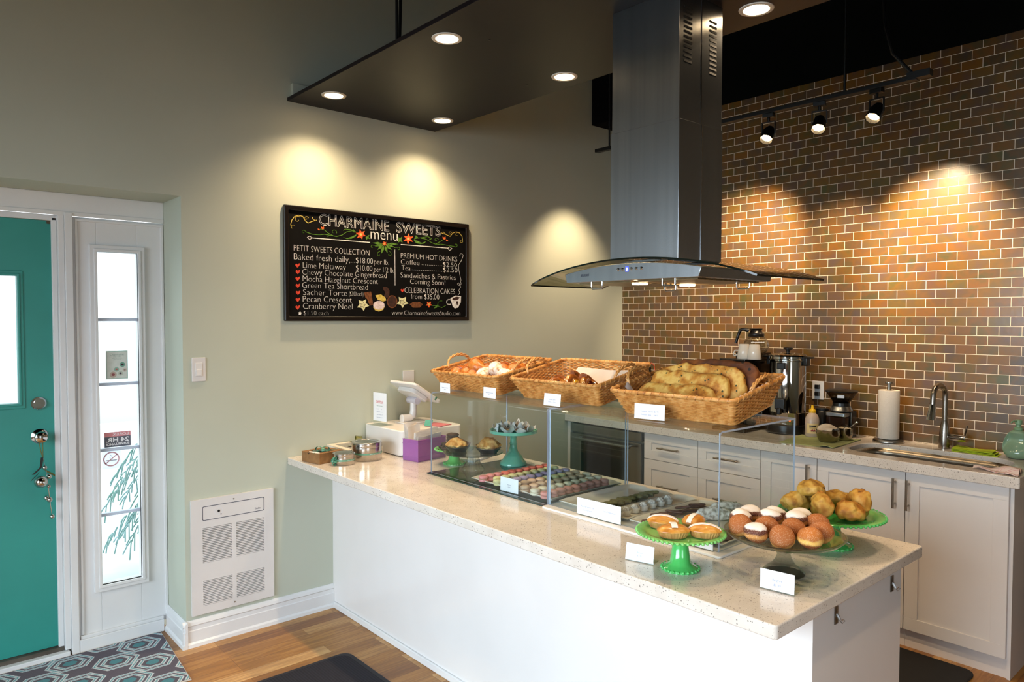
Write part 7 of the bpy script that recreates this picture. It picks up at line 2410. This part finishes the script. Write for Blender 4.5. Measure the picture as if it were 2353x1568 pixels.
# adapter with red wire near the wall
b = B().box(-0.02, 0.02, -0.016, 0.016, -0.018, 0.018)
o = thing('plug_adapter', 'small black plug with a red cable on the tiles behind the bread basket', 'plug', (-0.021, -0.265, 1.215))
b.out('plug_body', M_blackplastic, o, smooth=0, bevel=0.003)
B().tube([(0, -0.01, 0.018), (0, -0.014, 0.040), (0, -0.034, 0.052), (0, -0.056, 0.038), (0, -0.07, -0.02), (0, -0.08, -0.22)], 0.0025, 6).out('red_cable', pm('red_cable', '#b03018', 0.5, var=[(0.3, '#aa2a12'), (0.7, '#b6361e')], vscale=9), o)
# green cloth mat
M_mat = pm('sage_cloth', '#98a06a', 0.9, var=[(0.3, '#8f9762'), (0.7, '#a2aa74')], vscale=30, bump=0.3, bscale=300)
mq = [Vector((-0.585, -1.615, 0)), Vector((-0.550, -1.900, 0)), Vector((-0.165, -1.880, 0)), Vector((-0.250, -1.575, 0))]
def cl(u, v):
    p = (mq[0] * (1 - u) + mq[1] * u) * (1 - v) + (mq[3] * (1 - u) + mq[2] * u) * v
    z = 0.0035 + 0.010 * math.exp(-((u - 0.86) / 0.09) ** 2 - (v / 0.16) ** 2) + 0.004 * max(0, u - 0.85) * 5 * (0.5 + 0.5 * math.sin(v * 9))
    return (p.x + 0.4, p.y + 1.74, z)
b = B().sheet(cl, 24, 18, thick=0.003)
tag(b.out('cloth_mat', M_mat, None, (-0.4, -1.74, ZB + 0.0003), smooth=60), 'sage green cloth lying under the steel bowls on the kitchen worktop', 'cloth')
ZM = ZB + 0.0042
# squeeze bottle
bt_ = thing('sauce_bottle', 'squeeze bottle with a yellow cap and a fruit label beside the urn', 'bottle', (-0.262, -1.6435, ZM))
B().lathe([(0, 0), (0.036, 0), (0.039, 0.004), (0.039, 0.085), (0.037, 0.105), (0.030, 0.122), (0.020, 0.133), (0.018, 0.136), (0, 0.136)], 40).out('body', pm('cloudy_bottle_plastic', '#b9a696', 0.3, var=[(0.3, '#b29f8f'), (0.7, '#c1ae9e')], vscale=10, sub=0.2), bt_, smooth=50)
B().lathe([(0, 0.1365), (0.0185, 0.1365), (0.0190, 0.151), (0.0165, 0.154), (0.0085, 0.160), (0.0055, 0.180), (0, 0.181)], 32).out('cap', pm('yellow_cap_plastic', '#e0b41a', 0.35, var=[(0.3, '#d9ad14'), (0.7, '#e8bc22')], vscale=10), bt_, smooth=50)
def arcband(R, z0, z1, a0, a1, m, par, nm, n=16):
    b = B().sheet(lambda u, v: (R * math.cos(a0 + (a1 - a0) * u), R * math.sin(a0 + (a1 - a0) * u), z0 + (z1 - z0) * v), n, 1, thick=0.0004)
    return b.out(nm, m, par, smooth=60)
FA = math.pi + 0.55
lbz = arcband(0.0396, 0.020, 0.078, FA - 0.95, FA + 0.95, pm('cream_bottle_label', '#d9c088', 0.6, var=[(0.3, '#d2b980'), (0.7, '#e0c790')], vscale=10), bt_, 'label_sheet')
arcband(0.0400, 0.060, 0.067, FA - 0.5, FA + 0.5, M_blackplastic, lbz, 'label_band')
for k in range(5):
    a = FA + (-0.2 + 0.13 * k)
    B().ell((0.0400 * math.cos(a), 0.0400 * math.sin(a), 0.036 + 0.004 * (k % 2)), (0.0035, 0.0035, 0.0045)).out('printed_fruit', pm('berry_print', '#8a2a3a', 0.6, var=[(0.3, '#842434'), (0.7, '#903040')], vscale=20), lbz, smooth=60)
b = B()
for k in range(9):
    a = FA + 0.42 - 0.105 * k
    b.box(-0.0012, 0.0012, -0.0002, 0.0002, 0, 0.004, frame((0.0401 * math.cos(a), 0.0401 * math.sin(a), 0.0505), (-math.sin(a), math.cos(a), 0), (math.cos(a), math.sin(a), 0), (0, 0, 1)))
b.out('printed_line', pm('olive_label_print', '#7a6a24', 0.6, var=[(0.3, '#746420'), (0.7, '#80702a')], vscale=20), lbz, smooth=0)
# bowls
M_bowl = pm('steel_bowl', '#a29a86', 0.12, 1.0, var=[(0.3, '#9b937f'), (0.7, '#aaa28e')], vscale=10)
def bowl(lab, x, y, R, h):
    t = thing('steel_bowl', lab, 'bowl', (x, y, ZM + 0.001), 0, 'steel bowls on the sage cloth')
    B().lathe([(0, 0), (R * 0.70, 0), (R * 0.86, h * 0.22), (R * 0.97, h * 0.6), (R, h), (R * 0.965, h), (R * 0.93, h * 0.6), (R * 0.82, h * 0.24), (R * 0.66, h * 0.05), (0, h * 0.05)], 48).out('shell', M_bowl, t, smooth=60)
    return t
b1 = bowl('larger steel bowl with a crumpled lid of cloth, front of the two', -0.375, -1.790, 0.0625, 0.066)
b2 = bowl('smaller steel bowl holding a spoon, behind the larger one', -0.262, -1.832, 0.042, 0.070)
b = B()
b.sheet(lambda u, v: (0.046 * (2 * u - 1), 0.044 * (2 * v - 1), 0.060 + 0.032 * (1 - (2 * u - 1) ** 2) * (1 - 0.5 * (2 * v - 1) ** 2) + 0.006 * math.sin(u * 9 + v * 4)), 16, 16, thick=0.003)
tag(b.out('crumpled_cloth', pm('cream_napkin', '#c9b9a4', 0.85, var=[(0.3, '#bcac96'), (0.7, '#d5c6b2')], vscale=30, bump=0.3), None, (-0.375, -1.785, ZM + 0.002), smooth=60), 'crumpled cream napkin inside the larger steel bowl', 'napkin')
b = B()
for k in range(12):
    b.ell((0.030 * math.cos(k * 1.1) * (0.5 + 0.04 * k), 0.030 * math.sin(k * 1.1) * (0.5 + 0.04 * k), 0), (0.009, 0.006, 0.004), Matrix.Rotation(k * 0.7, 4, 'Z'), nu=8, nv=6)
o = b.out('tea_bags', pm('pale_packet', '#cdbfa6', 0.6, var=[(0.3, '#c2b49b'), (0.7, '#d8cab1')], vscale=30), None, (-0.262, -1.832, ZM + 0.066), smooth=60)
tag(o, 'heap of small pale wrapped packets in the smaller steel bowl', 'packets', kind='stuff')
b = B().tube([(-0.262, -1.838, ZM + 0.05), (-0.262, -1.862, ZM + 0.078), (-0.262, -1.890, ZM + 0.104)], 0.0025, 8)
b.ell((-0.262, -1.894, ZM + 0.108), (0.006, 0.009, 0.006))
tag(b.out('teaspoon', M_chrome, smooth=60), 'teaspoon handle sticking out of the smaller steel bowl', 'spoon')
# grinder
gr_ = thing('coffee_grinder', 'coffee grinder with a clear bean hopper beside the paper towel', 'grinder', (-0.135, -1.752, ZB + 0.0003))
B().box(-0.068, 0.068, -0.060, 0.064, 0, 0.010).out('foot', M_blackplastic, gr_, smooth=0, bevel=0.003)
B().box(0.0, 0.066, -0.062, 0.060, 0.010, 0.150).out('motor_housing', M_bsteel, gr_, smooth=0, bevel=0.006, seg=3)
B().prism(rrect(-0.070, -0.002, -0.052, 0.060, 0.012), 0.011, 0.122).out('ground_bin', pm('smoked_brown_plastic', '#22130c', 0.1, var=[(0.3, '#1d0f09'), (0.7, '#28170f')], vscale=10), gr_, smooth=40, bevel=0.003)
B().prism(rrect(-0.072, 0.0, -0.054, 0.062, 0.012), 0.124, 0.146).out('bin_band', M_steel, gr_, smooth=40, bevel=0.003)
b = B().lathe([(0, 0.151), (0.060, 0.151), (0.062, 0.156), (0.052, 0.174), (0.050, 0.180), (0, 0.180)], 40)
b.out('setting_ring', M_steel, gr_, smooth=40)
B().lathe([(0, 0.1805), (0.047, 0.1805), (0.045, 0.198), (0, 0.198)], 40).out('hopper_base', M_blackplastic, gr_, smooth=40)
B().lathe([(0.042, 0.1985), (0.044, 0.1985), (0.086, 0.262), (0.084, 0.262)], 48).out('hopper', clear('smoked_hopper', '#a8987e', 0.02, 1.5), gr_, smooth=60)
B().lathe([(0, 0.2625), (0.089, 0.2625), (0.090, 0.268), (0.080, 0.272), (0, 0.273)], 48).out('hopper_lid', M_blackplastic, gr_, smooth=40)
B().lathe([(0, 0.1985), (0.043, 0.1985), (0.060, 0.224), (0.035, 0.230), (0, 0.232)], 30).out('beans', pm('coffee_beans', '#1c0e07', 0.4, var=[(0.3, '#140904'), (0.7, '#2a170d')], vscale=140, bump=0.8, bscale=150), gr_, smooth=60)
arcband(0.0772, 0.232, 0.252, math.pi + 0.15, math.pi + 0.62, M_paper, gr_, 'hopper_label')
b = B().lathe([(0, 0), (0.040, 0), (0.044, 0.02), (0.044, 0.13), (0.038, 0.138), (0, 0.139)], 30)
o = thing('black_canister', 'small black canister in shadow between the urn and the grinder', 'canister', (-0.10, -1.625, ZB + 0.0003))
b.out('body', M_blackplastic, o, smooth=40)
B().lathe([(0, 0.1395), (0.037, 0.1395), (0.037, 0.150), (0, 0.152)], 30).out('lid', M_blackmetal, o, smooth=40)
B().lathe([(0.0402, 0.001), (0.0448, 0.006), (0.0448, 0.020), (0.0442, 0.0205)], 30).out('wooden_band', M_kraft, o, smooth=40)

# ------------------------------------------------------------------ around the sink
pt = thing('paper_towel_stand', 'white paper towel roll on a steel stand behind the sink', 'paper towel', (-0.108, -2.0035, ZB + 0.0003))
B().lathe([(0, 0), (0.078, 0), (0.080, 0.004), (0.076, 0.014), (0.052, 0.019), (0, 0.020)], 48).out('base', M_nickel, pt, smooth=50)
B().cyl((0, 0, 0.020), (0, 0, 0.322), 0.010, n=16).out('post', M_nickel, pt)
B().lathe([(0, 0.3225), (0.020, 0.3225), (0.0215, 0.327), (0.020, 0.335), (0, 0.337)], 28).out('finial', M_nickel, pt, smooth=40)
def towel_mat():
    m, t, nd, lk, b = nodes_of('embossed_paper_towel')
    b.inputs['Base Color'].default_value = lin('#ddd2c4')
    b.inputs['Roughness'].default_value = 0.9
    tc = nd.new('ShaderNodeTexCoord')
    v = nd.new('ShaderNodeTexVoronoi'); v.inputs['Scale'].default_value = 46
    lk.new(tc.outputs['Object'], v.inputs['Vector'])
    mu = nd.new('ShaderNodeMath'); mu.operation = 'MULTIPLY'; mu.inputs[1].default_value = 34
    lk.new(v.outputs['Distance'], mu.inputs[0])
    si = nd.new('ShaderNodeMath'); si.operation = 'SINE'
    lk.new(mu.outputs[0], si.inputs[0])
    bp = nd.new('ShaderNodeBump'); bp.inputs['Strength'].default_value = 0.35; bp.inputs['Distance'].default_value = 0.001
    lk.new(si.outputs[0], bp.inputs['Height']); lk.new(bp.outputs[0], b.inputs['Normal'])
    return m
B().lathe([(0.019, 0.021), (0.0525, 0.021), (0.0535, 0.024), (0.0535, 0.285), (0.0525, 0.288), (0.019, 0.288), (0.019, 0.021)], 56).out('roll', towel_mat(), pt, smooth=40)
# faucet
M_fau = pm('brushed_faucet_nickel', '#9a9187', 0.24, 1.0, var=[(0.3, '#938a80'), (0.7, '#a1988e')], vscale=20)
fa = thing('kitchen_faucet', 'brushed nickel gooseneck faucet with a side lever behind the sink', 'faucet', (-0.082, -2.275, ZB + 0.0003))
B().lathe([(0, 0), (0.027, 0), (0.0275, 0.003), (0.0260, 0.040), (0.0250, 0.075), (0.0215, 0.110), (0.0165, 0.140), (0.0140, 0.150), (0, 0.150)], 36).out('body', M_fau, fa, smooth=50)
pts = [(0, 0, 0.148), (0, 0, 0.24)]
for i in range(15):
    a = PI * i / 14 * 0.93
    pts.append((-0.058 + 0.058 * math.cos(a), 0.010 * (1 - math.cos(a)), 0.275 + 0.062 * math.sin(a)))
pts += [(-0.119, 0.021, 0.235)]
B().tube(pts, 0.0135, 16).out('gooseneck', M_fau, fa, smooth=60)
d0_, d1_ = Vector((-0.119, 0.021, 0.238)), Vector((-0.133, 0.023, 0.158))
b = B().cyl(d0_, d0_ + (d1_ - d0_) * 0.45, 0.0150, 0.0185, n=24)
b.cyl(d0_ + (d1_ - d0_) * 0.45, d1_, 0.0185, 0.0225, n=24)
b.out('spray_head', M_chrome, fa, smooth=40)
b = B().cyl((0, -0.020, 0.062), (-0.008, -0.105, 0.062), 0.0185, n=24)
b.out('lever_housing', M_chrome, fa, smooth=40, bevel=0.002)
B().tube([(-0.008, -0.098, 0.078), (-0.010, -0.103, 0.105), (-0.012, -0.108, 0.130)], 0.0048, 10).out('lever', M_chrome, fa)
# soap dispenser with sponge pocket
M_cera = pm('sage_ceramic', '#7f9a7e', 0.18, var=[(0.3, '#799478'), (0.7, '#86a185')], vscale=6, coat=0.4)
so = thing('soap_dispenser', 'pale green ceramic soap dispenser with a scooped sponge pocket by the sink', 'soap dispenser', (-0.118, -2.612, ZB + 0.0003))
pf = [(0.0, 0.000), (0.040, 0.0), (0.052, 0.008), (0.062, 0.030), (0.066, 0.052), (0.062, 0.078), (0.052, 0.105), (0.038, 0.128), (0.024, 0.140), (0, 0.142)]
b = B().lathe(pf, 64)
# press a pocket into the side that faces the room
ax = Vector((-0.96, 0.22, 0)).normalized()
for v in b.b.verts:
    n_ = Vector((v.co.x, v.co.y, 0))
    if n_.length > 1e-4:
        c_ = n_.normalized().dot(ax)
        t_ = (v.co.z - 0.088) / 0.040
        f_ = max(0.0, 1 - max(0, (1 - c_) / 0.42) ** 2) * max(0.0, 1 - abs(t_) ** 2.5)
        v.co -= ax * 0.040 * (f_ ** 0.6 if f_ > 0 else 0)
bo = b.out('ceramic_body', M_cera, so, smooth=70)
md = bo.modifiers.new('smooth', 'SUBSURF'); md.levels = 1; md.render_levels = 1
B().lathe([(0, 0.1405), (0.019, 0.1405), (0.020, 0.150), (0.0175, 0.153), (0.0110, 0.154), (0.0110, 0.166), (0.0150, 0.168), (0.0155, 0.188), (0.011, 0.191), (0, 0.191)], 30).out('pump', pm('green_pump_plastic', '#7fa07a', 0.4, var=[(0.3, '#799a74'), (0.7, '#85a680')], vscale=9), so, smooth=40)
B().tube([(-0.010, 0.004, 0.184), (-0.035, 0.012, 0.185), (-0.048, 0.016, 0.182), (-0.052, 0.017, 0.178)], 0.0040, 10).out('spout', MATS['green_pump_plastic'], so)
# cloths
M_lime = pm('lime_green_cloth', '#9fb414', 0.85, var=[(0.3, '#95aa0e'), (0.7, '#aabf1e')], vscale=30, bump=0.4, bscale=320)
b = B()
for k in range(3):
    b.sheet(lambda u, v, k=k: (-0.050 + 0.095 * v + 0.006 * k * v, 0.10 - (0.205 - 0.012 * k) * u + 0.008 * v, 0.0035 + 0.0062 * k + 0.003 * math.sin(u * 5 + k) * (0.3 + v)), 16, 8, thick=0.0035)
tag(b.out('folded_cloth', M_lime, None, (-0.105, -2.432, ZB + 0.0008), smooth=60), 'bright lime green folded cloth between the faucet and the soap dispenser', 'cloth')
def stripe_mat():
    m, t, nd, lk, b = nodes_of('pink_striped_towel')
    tc = nd.new('ShaderNodeTexCoord')
    w = nd.new('ShaderNodeTexWave'); w.inputs['Scale'].default_value = 14; w.inputs['Distortion'].default_value = 2.0
    lk.new(tc.outputs['Object'], w.inputs['Vector'])
    r = ramp(nd, [(0.0, '#d8c0b4'), (0.72, '#dcc6ba'), (0.8, '#b8646a'), (0.86, '#c87a7c'), (0.93, '#dcc6ba')])
    lk.new(w.outputs['Fac'], r.inputs[0]); lk.new(r.outputs[0], b.inputs['Base Color'])
    b.inputs['Roughness'].default_value = 0.9
    return m
b = B()
def cr(u, v):
    w_ = 0.03 + 0.085 * u
    x = (v - 0.5) * w_ * 1.3 - 0.02 * u
    y = -0.18 * u
    z = 0.005 + 0.016 * u * (1 - (2 * v - 1) ** 2) + 0.007 * math.sin(v * 13 + u * 4) * (0.3 + u) + 0.006 * math.sin(u * 9 + 2 * v)
    return (x, y, max(0.0045, z))
b.sheet(cr, 26, 26, thick=0.003)
tag(b.out('dish_towel', stripe_mat(), None, (-0.545, -2.545, ZB + 0.0006), (0, 0, 0.12), smooth=70), 'crumpled pale towel with pink stripes on the worktop corner by the sink', 'towel')
